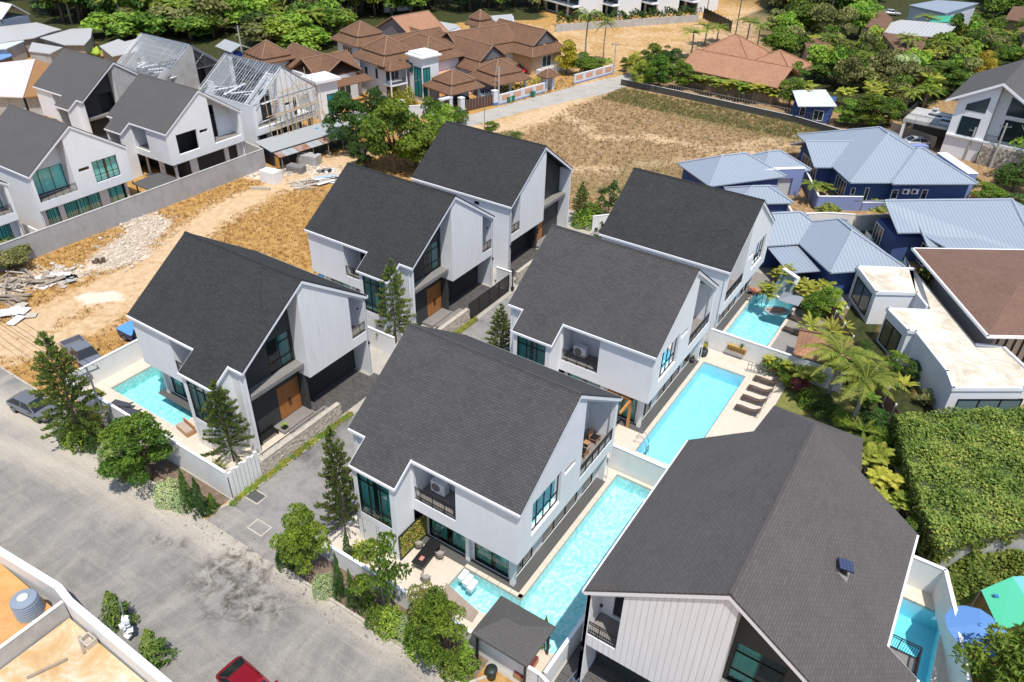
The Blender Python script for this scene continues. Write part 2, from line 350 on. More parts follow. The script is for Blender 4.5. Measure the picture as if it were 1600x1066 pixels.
# ---------------------------------------------------------------- mesh builder
class MB:
    def __init__(s): s.v = []; s.f = []; s.uv = []
    def face(s, pts, uv=None):
        i = len(s.v); s.v.extend([tuple(p) for p in pts]); s.f.append(tuple(range(i, i+len(pts))))
        if uv is None:
            uv = [(0,0)]*len(pts)
        s.uv.extend(uv)
    def hexa(s, P):   # 8 corners: bottom 4 (ccw), top 4
        i = len(s.v); s.v.extend([tuple(p) for p in P])
        for q in ((0,3,2,1),(4,5,6,7),(0,1,5,4),(1,2,6,5),(2,3,7,6),(3,0,4,7)):
            s.f.append(tuple(i+k for k in q)); s.uv.extend([(P[k][0]+P[k][1], P[k][2]) for k in q])
    def box(s, x0, x1, y0, y1, z0, z1):
        s.hexa([(x0,y0,z0),(x1,y0,z0),(x1,y1,z0),(x0,y1,z0),(x0,y0,z1),(x1,y0,z1),(x1,y1,z1),(x0,y1,z1)])
    def boxr(s, c, size, rot=0.0, tilt=(0,0)):
        M_ = Matrix.Rotation(rot, 3, 'Z') @ Matrix.Rotation(tilt[0], 3, 'X') @ Matrix.Rotation(tilt[1], 3, 'Y')
        hx, hy, hz = (k/2 for k in size); c = Vector(c)
        P = [c + M_@Vector(p) for p in ((-hx,-hy,-hz),(hx,-hy,-hz),(hx,hy,-hz),(-hx,hy,-hz),(-hx,-hy,hz),(hx,-hy,hz),(hx,hy,hz),(-hx,hy,hz))]
        s.hexa(P)
    def prism(s, pts, z0, z1):   # plan polygon
        n = len(pts); i = len(s.v)
        s.v.extend([(p[0],p[1],z0) for p in pts]); s.v.extend([(p[0],p[1],z1) for p in pts])
        s.f.append(tuple(i+k for k in reversed(range(n)))); s.uv.extend([(pts[k][0],pts[k][1]) for k in reversed(range(n))])
        s.f.append(tuple(i+n+k for k in range(n))); s.uv.extend([(pts[k][0],pts[k][1]) for k in range(n)])
        for k in range(n):
            k2 = (k+1)%n; s.f.append((i+k,i+k2,i+n+k2,i+n+k)); s.uv.extend([(0,z0),(1,z0),(1,z1),(0,z1)])
    def tube(s, pts, r, n=6, cap=True):
        pts = [Vector(p) for p in pts]; rs = r if isinstance(r, (list, tuple)) else [r]*len(pts); i0 = len(s.v)
        for k, p in enumerate(pts):
            d = (pts[min(k+1,len(pts)-1)]-pts[max(k-1,0)]).normalized()
            a = d.cross(Vector((0,0,1))) if abs(d.z) < .95 else d.cross(Vector((1,0,0)))
            a.normalize(); b = d.cross(a)
            for j in range(n):
                t = 2*math.pi*j/n; s.v.append(tuple(p+(a*math.cos(t)+b*math.sin(t))*rs[k]))
        for k in range(len(pts)-1):
            for j in range(n):
                j2 = (j+1)%n; s.f.append((i0+k*n+j, i0+k*n+j2, i0+(k+1)*n+j2, i0+(k+1)*n+j)); s.uv.extend([(j,k),(j+1,k),(j+1,k+1),(j,k+1)])
        if cap:
            for k, rev in ((0, False), (len(pts)-1, True)):
                q = [i0+k*n+j for j in range(n)]; q = q if rev else q[::-1]; s.f.append(tuple(q)); s.uv.extend([(0,0)]*n)
    def lathe(s, prof, c=(0,0,0), n=16):
        i0 = len(s.v)
        for (r, z) in prof:
            for j in range(n):
                t = 2*math.pi*j/n; s.v.append((c[0]+r*math.cos(t), c[1]+r*math.sin(t), c[2]+z))
        for k in range(len(prof)-1):
            for j in range(n):
                j2 = (j+1)%n; s.f.append((i0+k*n+j,i0+k*n+j2,i0+(k+1)*n+j2,i0+(k+1)*n+j)); s.uv.extend([(0,0)]*4)
        for k, rev in ((0, False), (len(prof)-1, True)):
            q = [i0+k*n+j for j in range(n)]; q = q if rev else q[::-1]; s.f.append(tuple(q)); s.uv.extend([(0,0)]*n)
    def slope(s, pts, th=.15):
        # roof sheet: polygon in 3-D, uv in metres along / up the slope, extruded down by th
        P = [Vector(p) for p in pts]
        nrm = Vector((0,0,0))
        for k in range(len(P)): nrm += (P[k]-P[0]).cross(P[(k+1)%len(P)]-P[0])
        nrm.normalize()
        if nrm.z < 0: P = P[::-1]; nrm = -nrm
        u = Vector((0,0,1)).cross(nrm)
        u = u.normalized() if u.length > 1e-4 else Vector((1,0,0)); w = nrm.cross(u)
        i = len(s.v); n = len(P)
        s.v.extend([tuple(p) for p in P]); s.v.extend([(p.x,p.y,p.z-th) for p in P])
        uv = [(p.dot(u), p.dot(w)) for p in P]
        s.f.append(tuple(range(i,i+n))); s.uv.extend(uv)
        s.f.append(tuple(i+n+k for k in reversed(range(n)))); s.uv.extend([uv[k] for k in reversed(range(n))])
        for k in range(n):
            k2 = (k+1)%n; s.f.append((i+k2,i+k,i+n+k,i+n+k2)); s.uv.extend([uv[k2],uv[k],uv[k],uv[k2]])
    def mesh(s, name, m, smooth=False):
        me = bpy.data.meshes.new(name); me.from_pydata(s.v, [], s.f)
        ul = me.uv_layers.new(name='UVMap'); ul.data.foreach_set('uv', np.array(s.uv, dtype='f').ravel())
        me.materials.append(m)
        if smooth: me.polygons.foreach_set('use_smooth', [True]*len(me.polygons))
        me.update(); return me
    def build(s, name, m, parent=None, smooth=False, label=None, kind=None, loc=None):
        o = bpy.data.objects.new(name, s.mesh(name, m, smooth)); C.objects.link(o); o.parent = parent
        if label: o['label'] = label
        if kind: o['kind'] = kind
        if loc is not None: o.location = loc
        return o

def thing(name, label, cat, loc=(0,0,0), rotz=0.0, group=None, scale=(1,1,1)):
    o = bpy.data.objects.new(name, None); C.objects.link(o)
    o.location = loc; o.rotation_euler = (0,0,rotz); o.scale = scale; o['label'] = label; o['category'] = cat
    o.empty_display_size = .3
    if group: o['group'] = group
    return o
def tag(o, label, cat, group=None):
    o['label'] = label; o['category'] = cat
    if group: o['group'] = group
    return o
def dup(o, parent=None, only=None):
    c = o.copy(); C.objects.link(c); c.parent = parent
    for ch in o.children:
        if only is None or only(ch): dup(ch, c)
    return c
def struct(name, mb, m, smooth=False):
    o = mb.build(name, m, None, smooth); o['kind'] = 'structure'; return o

# wall with openings. mp(u, z, d) -> xyz ; holes: (u0,u1,zlo,zhi) with numbers or functions of u
def ev(f, u): return f(u) if callable(f) else f
def wall(mb, mp, u0, u1, z0, top, holes=(), th=.2, brk=()):
    us = sorted({u0, u1, *[b for b in brk if u0 < b < u1], *[min(max(h[0],u0),u1) for h in holes], *[min(max(h[1],u0),u1) for h in holes]})
    for a, b in zip(us[:-1], us[1:]):
        if b-a < 1e-4: continue
        mid = (a+b)/2; hs = sorted([h for h in holes if h[0] <= mid <= h[1]], key=lambda h: ev(h[2], mid))
        lo = z0; segs = []
        for h in hs: segs.append((lo, h[2])); lo = h[3]
        segs.append((lo, top))
        for l, t in segs:
            la, lb, ta, tb = ev(l,a), ev(l,b), ev(t,a), ev(t,b)
            if ta-la < 1e-3 and tb-lb < 1e-3: continue
            mb.hexa([mp(a,la,0), mp(b,lb,0), mp(b,lb,th), mp(a,la,th), mp(a,ta,0), mp(b,tb,0), mp(b,tb,th), mp(a,ta,th)])

def window(parent, mp, u0, u1, z0, z1, cols, rows=(), inset=.12, glass=None, curtain=True, fr=.05, name='window', z1b=None, curm=None):
    """frame with mullions (the part) > pane, curtain (sub-parts). cols: list of u positions, rows: z positions"""
    glass = glass or M_glass; ztop = z1b or (lambda u: z1)
    f = MB()
    def bar(ua, ub, za, zb, zc=None, zd=None):
        zc = zb if zc is None else zc; zd = za if zd is None else zd
        f.hexa([mp(ua,za,inset-.03), mp(ub,zd,inset-.03), mp(ub,zd,inset+.05), mp(ua,za,inset+.05), mp(ua,zb,inset-.03), mp(ub,zc,inset-.03), mp(ub,zc,inset+.05), mp(ua,zb,inset+.05)])
    bar(u0, u0+fr, z0, ztop(u0)); bar(u1-fr, u1, z0, ztop(u1))
    bar(u0+fr, u1-fr, z0, z0+fr); bar(u0+fr, u1-fr, ztop(u0)-fr, ztop(u0), ztop(u1), ztop(u1)-fr)
    for c in cols: bar(c-fr/2, c+fr/2, z0+fr, ztop(c)-fr)
    ed = [u0+fr] + [x for c in cols for x in (c-fr/2, c+fr/2)] + [u1-fr]
    for r_ in rows:
        for a, b in zip(ed[::2], ed[1::2]): bar(a, b, r_-fr/2, r_+fr/2)
    w = f.build(name, M_frame, parent)
    p = MB(); p.face([mp(u0+fr,z0+fr,inset+.01), mp(u1-fr,z0+fr,inset+.01), mp(u1-fr,ztop(u1)-fr,inset+.01), mp(u0+fr,ztop(u0)-fr,inset+.01)])
    p.build('pane', glass, w)
    if curtain:
        c = MB(); n = max(6, int((u1-u0)/.11)); L = u1-u0
        gaps = curtain if isinstance(curtain, (list, tuple)) else [(0,1)]
        for ga, gb in gaps:
            k0, k1 = int(ga*n), int(gb*n); pr = None
            for k in range(k0, k1+1):
                u = u0+fr+(L-2*fr)*k/n; d = inset+.16+(.05 if k%2 else 0)+.02*math.sin(k*1.7)
                q = (mp(u, z0+.05, d), mp(u, ztop(u)-.05, d))
                if pr: c.face([pr[0], q[0], q[1], pr[1]])
                pr = q
        c.build('curtain', curm or M_curtain, w)
    return w
def railing(parent, pts, z, h=1.0, step=.115, name='balcony_railing', m=None):
    f = MB()
    for a, b in zip(pts[:-1], pts[1:]):
        a = Vector((*a, 0)); b = Vector((*b, 0)); L = (b-a).length; n = max(2, int(L/step))
        ang = math.atan2(b.y-a.y, b.x-a.x); mid = (a+b)/2
        for zz_, t in ((z+h-.02,.045),(z+.13,.03),(z+h-.17,.02)):
            f.boxr((mid.x,mid.y,zz_), (L,.045,t), ang)
        for k in range(n+1):
            p = a.lerp(b, k/n); w = .02 if k % 8 else .05
            f.boxr((p.x,p.y,z+h/2), (w,w,h-.06), ang)
    return f.build(name, m or M_black, parent)
# ================================================================ ground and setting
POOLS = {'p0': (-54.8,-46.1,23.9,27.9), 'p1a': (-15.0,-11.0,23.6,39.1), 'p1b': (-19.4,-15.0,23.6,25.75), 'p2': (-15.0,-11.1,42.2,56.6), 'p3': (-15.1,-11.0,62.0,72.0), 'p6': (4.9,7.4,26.0,39.6)}
def in_pool(x0, x1, y0, y1):
    mx, my = (x0+x1)/2, (y0+y1)/2
    return any(a < mx < b and c < my < d for a, b, c, d in POOLS.values())
def seg_d(px, py, pts):
    best = np.full(px.shape, 1e9)
    for (ax, ay), (bx, by) in zip(pts[:-1], pts[1:]):
        dx, dy = bx-ax, by-ay; L = dx*dx+dy*dy
        t = np.clip(((px-ax)*dx+(py-ay)*dy)/L, 0, 1)
        best = np.minimum(best, np.hypot(px-ax-t*dx, py-ay-t*dy))
    return best
def sm(d, r0, r1): return np.clip((r1-d)/(r1-r0), 0, 1)
def grid_sheet(name, xs, ys, z, m, attrs, zf=None):
    xs = sorted(set(xs)); ys = sorted(set(ys)); X, Y = np.meshgrid(xs, ys); nx = len(xs)
    Z = np.full(X.shape, float(z)) if zf is None else zf(X, Y)
    V = np.stack([X.ravel(), Y.ravel(), Z.ravel()], 1)
    F = []
    for j in range(len(ys)-1):
        for i in range(nx-1):
            if in_pool(xs[i], xs[i+1], ys[j], ys[j+1]): continue
            k = j*nx+i; F.append((k, k+1, k+nx+1, k+nx))
    me = bpy.data.meshes.new(name); me.from_pydata(V.tolist(), [], F); me.materials.append(m)
    for an, fn in attrs.items():
        a = me.attributes.new(an, 'FLOAT', 'POINT'); a.data.foreach_set('value', fn(X, Y).ravel().astype('f'))
    me.update(); o = bpy.data.objects.new(name, me); C.objects.link(o); o['kind'] = 'structure'; return o
def rng(a, b, s): return list(np.arange(a, b+1e-6, s))
pe_x = [p[i] for p in POOLS.values() for i in (0,1)]; pe_y = [p[i] for p in POOLS.values() for i in (2,3)]
def gpts(*px): return [tuple(G(x, y)[:2]) for x, y in px]
TR1 = gpts((0,528),(120,470),(230,420),(330,340),(420,295),(500,262),(560,240))
TR2 = gpts((0,545),(60,540),(160,500),(260,420))
TR3 = gpts((150,520),(210,470),(300,400))
FT1 = gpts((700,190),(760,235),(850,265),(960,262),(1080,250),(1200,235),(1260,220))
FT2 = gpts((860,165),(900,190),(930,215),(1010,215),(1120,232),(1260,212))
FT3 = gpts((700,215),(820,190),(900,150),(935,132))
FAR = gpts((870,95),(1080,55),(1150,35),(1200,20))
FAR2 = gpts((860,60),(980,70),(1100,40))
GR1 = gpts((900,285),(960,300),(1010,250),(1120,300))
GR2 = gpts((985,150),(1060,175),(1150,195),(1240,215))
PALE = gpts((215,345),(240,352),(215,375),(180,395),(205,400),(165,410)); PALE2 = gpts((140,463),(180,463),(150,468)); PALE3 = gpts((400,275),(480,262),(520,270),(470,290)); PALE4 = gpts((0,455),(60,432),(115,430))
def a_path(X, Y):
    p = np.maximum.reduce([sm(seg_d(X,Y,TR1),.6,4.5)*.95, sm(seg_d(X,Y,TR2),1,4)*.75, sm(seg_d(X,Y,TR3),.6,3)*.5, sm(seg_d(X,Y,FT1),.3,4)*.55, sm(seg_d(X,Y,FT2),.3,3.5)*.6, sm(seg_d(X,Y,FT3),1,6)*.85, sm(seg_d(X,Y,FAR),8,25)*.5, sm(seg_d(X,Y,FAR2),8,25)*.5])
    return p
def pxg(X, Y):
    w = X*AZ[0]+Y*AZ[1]-CAM_H*AZ[2]; return 800+FPX*(X*AX[0]+Y*AX[1]-CAM_H*AX[2])/w, 533+FPX*(X*AY[0]+Y*AY[1]-CAM_H*AY[2])/w
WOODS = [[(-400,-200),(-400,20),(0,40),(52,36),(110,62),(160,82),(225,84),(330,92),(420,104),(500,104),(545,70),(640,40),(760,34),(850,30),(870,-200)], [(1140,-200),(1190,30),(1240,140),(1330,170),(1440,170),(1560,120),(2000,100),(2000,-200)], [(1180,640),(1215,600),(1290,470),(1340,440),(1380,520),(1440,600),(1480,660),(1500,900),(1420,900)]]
def inpoly_np(poly, x, y):
    c = np.zeros(x.shape, bool); j = len(poly)-1
    for i in range(len(poly)):
        xi, yi = poly[i]; xj, yj = poly[j]
        c ^= ((yi > y) != (yj > y)) & (x < (xj-xi)*(y-yi)/(yj-yi+1e-9)+xi); j = i
    return c
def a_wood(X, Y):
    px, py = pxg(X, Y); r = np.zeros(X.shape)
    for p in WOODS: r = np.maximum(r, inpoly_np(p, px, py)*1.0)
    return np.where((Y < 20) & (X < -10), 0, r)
a_green = lambda X, Y: a_green0(X, Y)
def a_green0(X, Y): return np.maximum(sm(seg_d(X,Y,GR1),1,4)*.35, sm(seg_d(X,Y,GR2),1.0,5)*.6)
def a_pale(X, Y): return np.maximum.reduce([sm(seg_d(X,Y,PALE),.8,3), sm(seg_d(X,Y,PALE2),.4,1.5), sm(seg_d(X,Y,PALE3),.6,2.5)*.9, sm(seg_d(X,Y,PALE4),.6,2.5)*.9])
def a_brown(X, Y): return np.clip((X+66)/6, 0, 1)*np.clip((Y-70)/8, 0, 1)
gx = [-900,-600,-400,-300,-220,-180] + rng(-160, 34, 1.6) + [50,90,160,300,600,900] + pe_x
gy = [-300,-150,-80,-40] + rng(-20, 190, 1.6) + [200,220,250,300,400,600,900,1300] + pe_y
grid_sheet('ground', gx, gy, 0.0, M_ground, {'path': a_path, 'green': a_green, 'wood': a_wood, 'pale': a_pale, 'brown': a_brown})

# gravel road in front, with its dust tracks
DT1 = gpts((0,690),(120,740),(250,800),(420,870),(560,960),(700,1050)); DT2 = gpts((-60,610),(40,650),(180,745),(300,800),(390,815),(450,800)); DT3 = gpts((200,770),(330,850),(420,860),(440,830))
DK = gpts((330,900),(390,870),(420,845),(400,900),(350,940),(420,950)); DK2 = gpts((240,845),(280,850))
def dusty(X, Y): return np.maximum.reduce([sm(seg_d(X,Y,DT1),.2,2.2)*.8, sm(seg_d(X,Y,DT2),.3,2.4)*.95, sm(seg_d(X,Y,DT3),.2,1.6)*.7])
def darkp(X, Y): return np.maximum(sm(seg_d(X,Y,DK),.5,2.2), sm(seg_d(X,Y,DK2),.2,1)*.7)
grid_sheet('gravel_road', rng(-140,-8,1.0), [-30,-10] + rng(-2, 19, .5), .004, M_gravel, {'path': dusty, 'dark': darkp})
grid_sheet('gravel_road_edge', rng(-140,-49,1.0), [19.0,19.6,20.2], .004, M_gravel, {'path': dusty, 'dark': darkp})
def flat(name, rects, z, m, kind='structure', th=0.0):
    mb = MB(); xs = sorted({v for r in rects for v in r[:2]} | set(pe_x)); ys = sorted({v for r in rects for v in r[2:]} | set(pe_y))
    for x0, x1 in zip(xs[:-1], xs[1:]):
        for y0, y1 in zip(ys[:-1], ys[1:]):
            mx, my = (x0+x1)/2, (y0+y1)/2
            if any(a < mx < b and c < my < d for a, b, c, d in rects) and not in_pool(x0,x1,y0,y1):
                mb.face([(x0,y0,z),(x1,y0,z),(x1,y1,z),(x0,y1,z)])
    return struct(name, mb, m)
# driveways between the rows of houses
flat('driveway', [(-35.9,-28.4,20.9,78)], .012, M_driveway)
flat('yard_paving', [(-51.3,-6.2,20.9,78)], .003, M_road)
flat('driveway_apron', [(-36.4,-28.9,19.0,20.9)], .010, M_gravel)
flat('carport_paving', [(-38.3,-36.6,32.2,38.2),(-44.2,-38.3,31.5,37.6)], .03, M_darkpave)
flat('carport_paving', [(-38.3,-36.6,44.4,56.7),(-44.2,-38.3,50.2,56.3),(-38.3,-36.6,59.6,72.4),(-44.2,-38.3,60.2,66.4)], .03, M_darkpave)
flat('planting_bed', [(-49,-36.6,19.15,21.2),(-28.9,-14.3,19.15,21.2),(-57.5,-49,20.35,21.2)], .02, M_soil)
flat('planting_bed', [(-11.0,-6.2,58.6,74),(-10.9,-3.0,52.0,58.2)], .02, M_soil)
flat('patio', [(-28.2,-10.65,21.5,39.4)], .05, M_deck)
flat('patio', [(-28.2,-7.7,39.6,58.9)], .05, M_deck)
flat('patio', [(-56.4,-38.4,21.5,30.0)], .05, M_deck)
flat('pool_deck', [(-28.2,-6.6,59.3,76)], .05, M_greydeck)
flat('patio', [(-51.4,-44.4,30.0,57.5)], .045, M_deck)
flat('patio', [(3.9,8.6,22,41)], .05, M_deck)
flat('lawn', [(-7.65,-1.5,44.0,60.0)], .03, M_lawn)
flat('side_alley', [(-10.5,3.9,16.0,43.8)], .025, M_darkpave)
# kerbs: real steps
kb = MB()
for x0, x1, y in ((-49.0,-36.9,19.0),(-28.9,-14.6,19.0)):
    x = x0
    while x < x1-.05:
        L = min(1.0, x1-x); kb.box(x+.01, x+L-.01, y, y+.16, 0, .13+random.uniform(-.008,.008)); x += L
for a, b in (((-36.9,19.1),(-36.2,20.8)), ((-14.6,19.1),(-13.6,20.6)), ((-49.0,19.1),(-49.9,20.2)), ((-29.3,20.9),(-28.9,19.1))):
    mid = ((a[0]+b[0])/2, (a[1]+b[1])/2, .065); kb.boxr(mid, (math.dist(a,b), .16, .13), math.atan2(b[1]-a[1], b[0]-a[0]))
x = -100
while x < -49.9: kb.box(x+.01, x+.99, 20.2, 20.36, 0, .1); x += 1.0
x = 20.9
while x < 32: kb.box(-35.98, -35.86, x+.01, x+.99, 0, .08); x += 1
struct('kerb', kb, M_kerb)
# concrete road behind the houses, with the lane to the left
rd = MB(); rl = [(-77,86),(-73.9,96.5),(-71.6,108),(-69.0,119.8),(-68.0,124.5),(-66.0,131.5),(-63.5,140),(-61,152)]; rr = [(-73,86),(-69.6,96.5),(-66.8,108),(-63.0,119.8),(-60.9,124.5),(-59.8,131.5),(-58.5,140),(-56,152)]
for k in range(len(rl)-1): rd.face([(*rl[k],.006),(*rr[k],.006),(*rr[k+1],.006),(*rl[k+1],.006)])
struct('concrete_road', rd, M_road)
# drain covers and manhole in the driveway (flat plates set in the paving)
for nm, q, lab in (('drain_cover', [(387,776),(399,768),(412,774),(399,786)], 'dark square drain cover in the driveway next to the yellow edging plants'), ('manhole_cover', [(392,825),(405,815),(420,823),(405,837)], 'pale framed manhole cover set in the gravel at the driveway mouth')):
    p = [G(*k) for k in q]; cx = sum(k.x for k in p)/4; cy = sum(k.y for k in p)/4
    t = thing(nm, lab, 'manhole cover', (cx,cy,.012)); a = MB(); a.box(-.72,.72,-.5,.5,0,.02); a.build('surround', M_kerb, t)
    a = MB(); a.box(-.6,.6,-.4,.4,.02,.035); a.build('lid', M_hatchdark if nm[0] == 'd' else M_driveway, t)

# ---------------------------------------------------------------- pools
def pool(name, label, rects, z, depth, tile, water, outer, cop=.32, copm=None):
    t = thing(name, label, 'swimming pool', (0,0,0)); b = MB(); w = MB(); e = .004
    for (x0,x1,y0,y1) in rects:
        b.face([(x0,y0,-depth),(x1,y0,-depth),(x1,y1,-depth),(x0,y1,-depth)])
    for (x0,y0,x1,y1) in outer:
        b.face([(x0,y0,-depth),(x1,y1,-depth),(x1,y1,-.1),(x0,y0,-.1)])
    b.build('basin', tile, t)
    # one closed body of water (outline from outer edges, which run round the pool)
    pts = [(o[0],o[1]) for o in outer]; cxp = [(o[0], o[1]) for o in outer]; n_ = len(cxp); ins = []
    for k in range(n_):
        d0 = Vector(cxp[k])-Vector(cxp[k-1]); d1 = Vector(cxp[(k+1)%n_])-Vector(cxp[k]); d0.normalize(); d1.normalize()
        ins.append((cxp[k][0]+.006*(-d0.y-d1.y), cxp[k][1]+.006*(d0.x+d1.x)))
    w.prism(ins, -depth+.01, z)
    w.build('water', water, t)
    if cop:
        c = MB()
        for (x0,y0,x1,y1) in outer:
            L = math.hypot(x1-x0,y1-y0); n = max(1, round(L/.8)); nx_, ny_ = (y1-y0)/L, -(x1-x0)/L
            for k in range(n):
                a, b_ = (k+.015)/n, (k+.985)/n; ax, ay, bx, by = x0+(x1-x0)*a, y0+(y1-y0)*a, x0+(x1-x0)*b_, y0+(y1-y0)*b_
                c.hexa([(ax,ay,-.11),(bx,by,-.11),(bx+nx_*cop,by+ny_*cop,-.11),(ax+nx_*cop,ay+ny_*cop,-.11),(ax,ay,.075),(bx,by,.075),(bx+nx_*cop,by+ny_*cop,.075),(ax+nx_*cop,ay+ny_*cop,.075)])
        c.build('coping', copm or M_deck, t)
    return t
# outlines counter-clockwise so that the outward normal is (dy,-dx)
def ring(pts): return [(*pts[k], *pts[(k+1)%len(pts)]) for k in range(len(pts))]
pool('swimming_pool', 'rectangular mosaic pool below the leftmost black-roofed house, with a step shadow on it', [(-54.8,-46.1,23.9,27.9)], -.02, 1.1, M_mosaic_c, M_water, ring([(-54.8,23.9),(-46.1,23.9),(-46.1,27.9),(-54.8,27.9)]))
pool('swimming_pool', 'long L-shaped sparkling mosaic pool beside the central house, reaching under the small pavilion', [POOLS['p1a'], POOLS['p1b']], -.02, 1.15, M_mosaic, M_water, ring([(-19.4,23.6),(-11.0,23.6),(-11.0,39.1),(-15.0,39.1),(-15.0,25.75),(-19.4,25.75)]), .3)
pool('swimming_pool', 'plain light blue rectangular pool between the row of brown sun loungers and the house', [POOLS['p2']], -.03, 1.35, M_mosaic_b, M_water_blue, ring([(-15.0,42.2),(-11.1,42.2),(-11.1,56.6),(-15.0,56.6)]), .3)
pool('swimming_pool', 'farthest pool, with a person on a float and grey decking along it', [POOLS['p3']], -.03, 1.2, M_mosaic, M_water_blue, ring([(-15.1,62.0),(-11.0,62.0),(-11.0,72.0),(-15.1,72.0)]), .3)
pool('swimming_pool', 'narrow deep turquoise pool between the nearest roof and its white wall', [POOLS['p6']], -.05, 1.5, M_mosaic_b, M_water_deep, ring([(4.9,26.0),(7.4,26.0),(7.4,39.6),(4.9,39.6)]), .3)

# ================================================================ the villa
def rt(y): return 8.0+.698*min(y, 12.6-y)      # top of the roof over local y
def roofpart(parent, m, x0, x1, wing=(-4.95,-1.3), wy=-1.75):
    E = .12
    def z(y): return 8.0+.698*y
    r = MB(); x0 -= .10; x1 += .10
    lo = [(x0,-E),(wing[0],-E),(wing[0],wy),(wing[1],wy),(wing[1],-E),(x1,-E)] if wing else [(x0,-E),(x1,-E)]
    r.slope([(x,y,z(y)+.03) for x,y in lo]+[(x1,6.3,z(6.3)+.03),(x0,6.3,z(6.3)+.03)], .12)
    r.slope([(x1,6.3,z(6.3)+.03),(x1,12.6+E,z(-E)+.03),(x0,12.6+E,z(-E)+.03),(x0,6.3,z(6.3)+.03)], .12)
    rf = r.build('roof', m, parent)
    c = MB(); c.boxr(((x0+x1)/2,6.3,z(6.3)+.03),(x1-x0,.16,.05)); 
    for s in (-1,1):
        c.slope([(x0,6.3,z(6.3)+.07),(x1,6.3,z(6.3)+.07),(x1,6.3+s*.17,z(6.13)+.06),(x0,6.3+s*.17,z(6.13)+.06)], .02)
    c.build('ridge_cap', m, rf)
    t = MB()   # verge and eave trim: pale metal
    for xa, xb in ((x1-.10,x1-.01),(x0+.01,x0+.10)):
        for ya, yb in ((-E,6.3),(12.6+E,6.3)):
            za, zb = z(-E), z(6.3)
            t.hexa([(xa,ya,za-.36),(xb,ya,za-.36),(xb,yb,zb-.36),(xa,yb,zb-.36),(xa,ya,za-.10),(xb,ya,za-.10),(xb,yb,zb-.10),(xa,yb,zb-.10)])
    def eave(xa, xb, y, zz_, s): t.box(xa, xb, min(y,y+s*.12), max(y,y+s*.12), zz_-.24, zz_-.06)
    eave(x0, x1, 12.6+E, z(-E), 1)
    if wing:
        eave(x0, wing[0]-.06, -E, z(-E), -1); eave(wing[1]+.06, x1, -E, z(-E), -1); eave(wing[0]-.05, wing[1]+.05, wy, z(wy), -1)
        for xw, s in ((wing[0],-1),(wing[1],1)):
            a, b = (xw, xw+s*.06)
            t.hexa([(min(a,b),wy,z(wy)-.25),(max(a,b),wy,z(wy)-.25),(max(a,b),-E,z(-E)-.25),(min(a,b),-E,z(-E)-.25),(min(a,b),wy,z(wy)-.02),(max(a,b),wy,z(wy)-.02),(max(a,b),-E,z(-E)-.02),(min(a,b),-E,z(-E)-.02)])
    else: eave(x0, x1, -E, z(-E), -1)
    t.build('roof_trim', M_roofwhite, parent)
    return rf

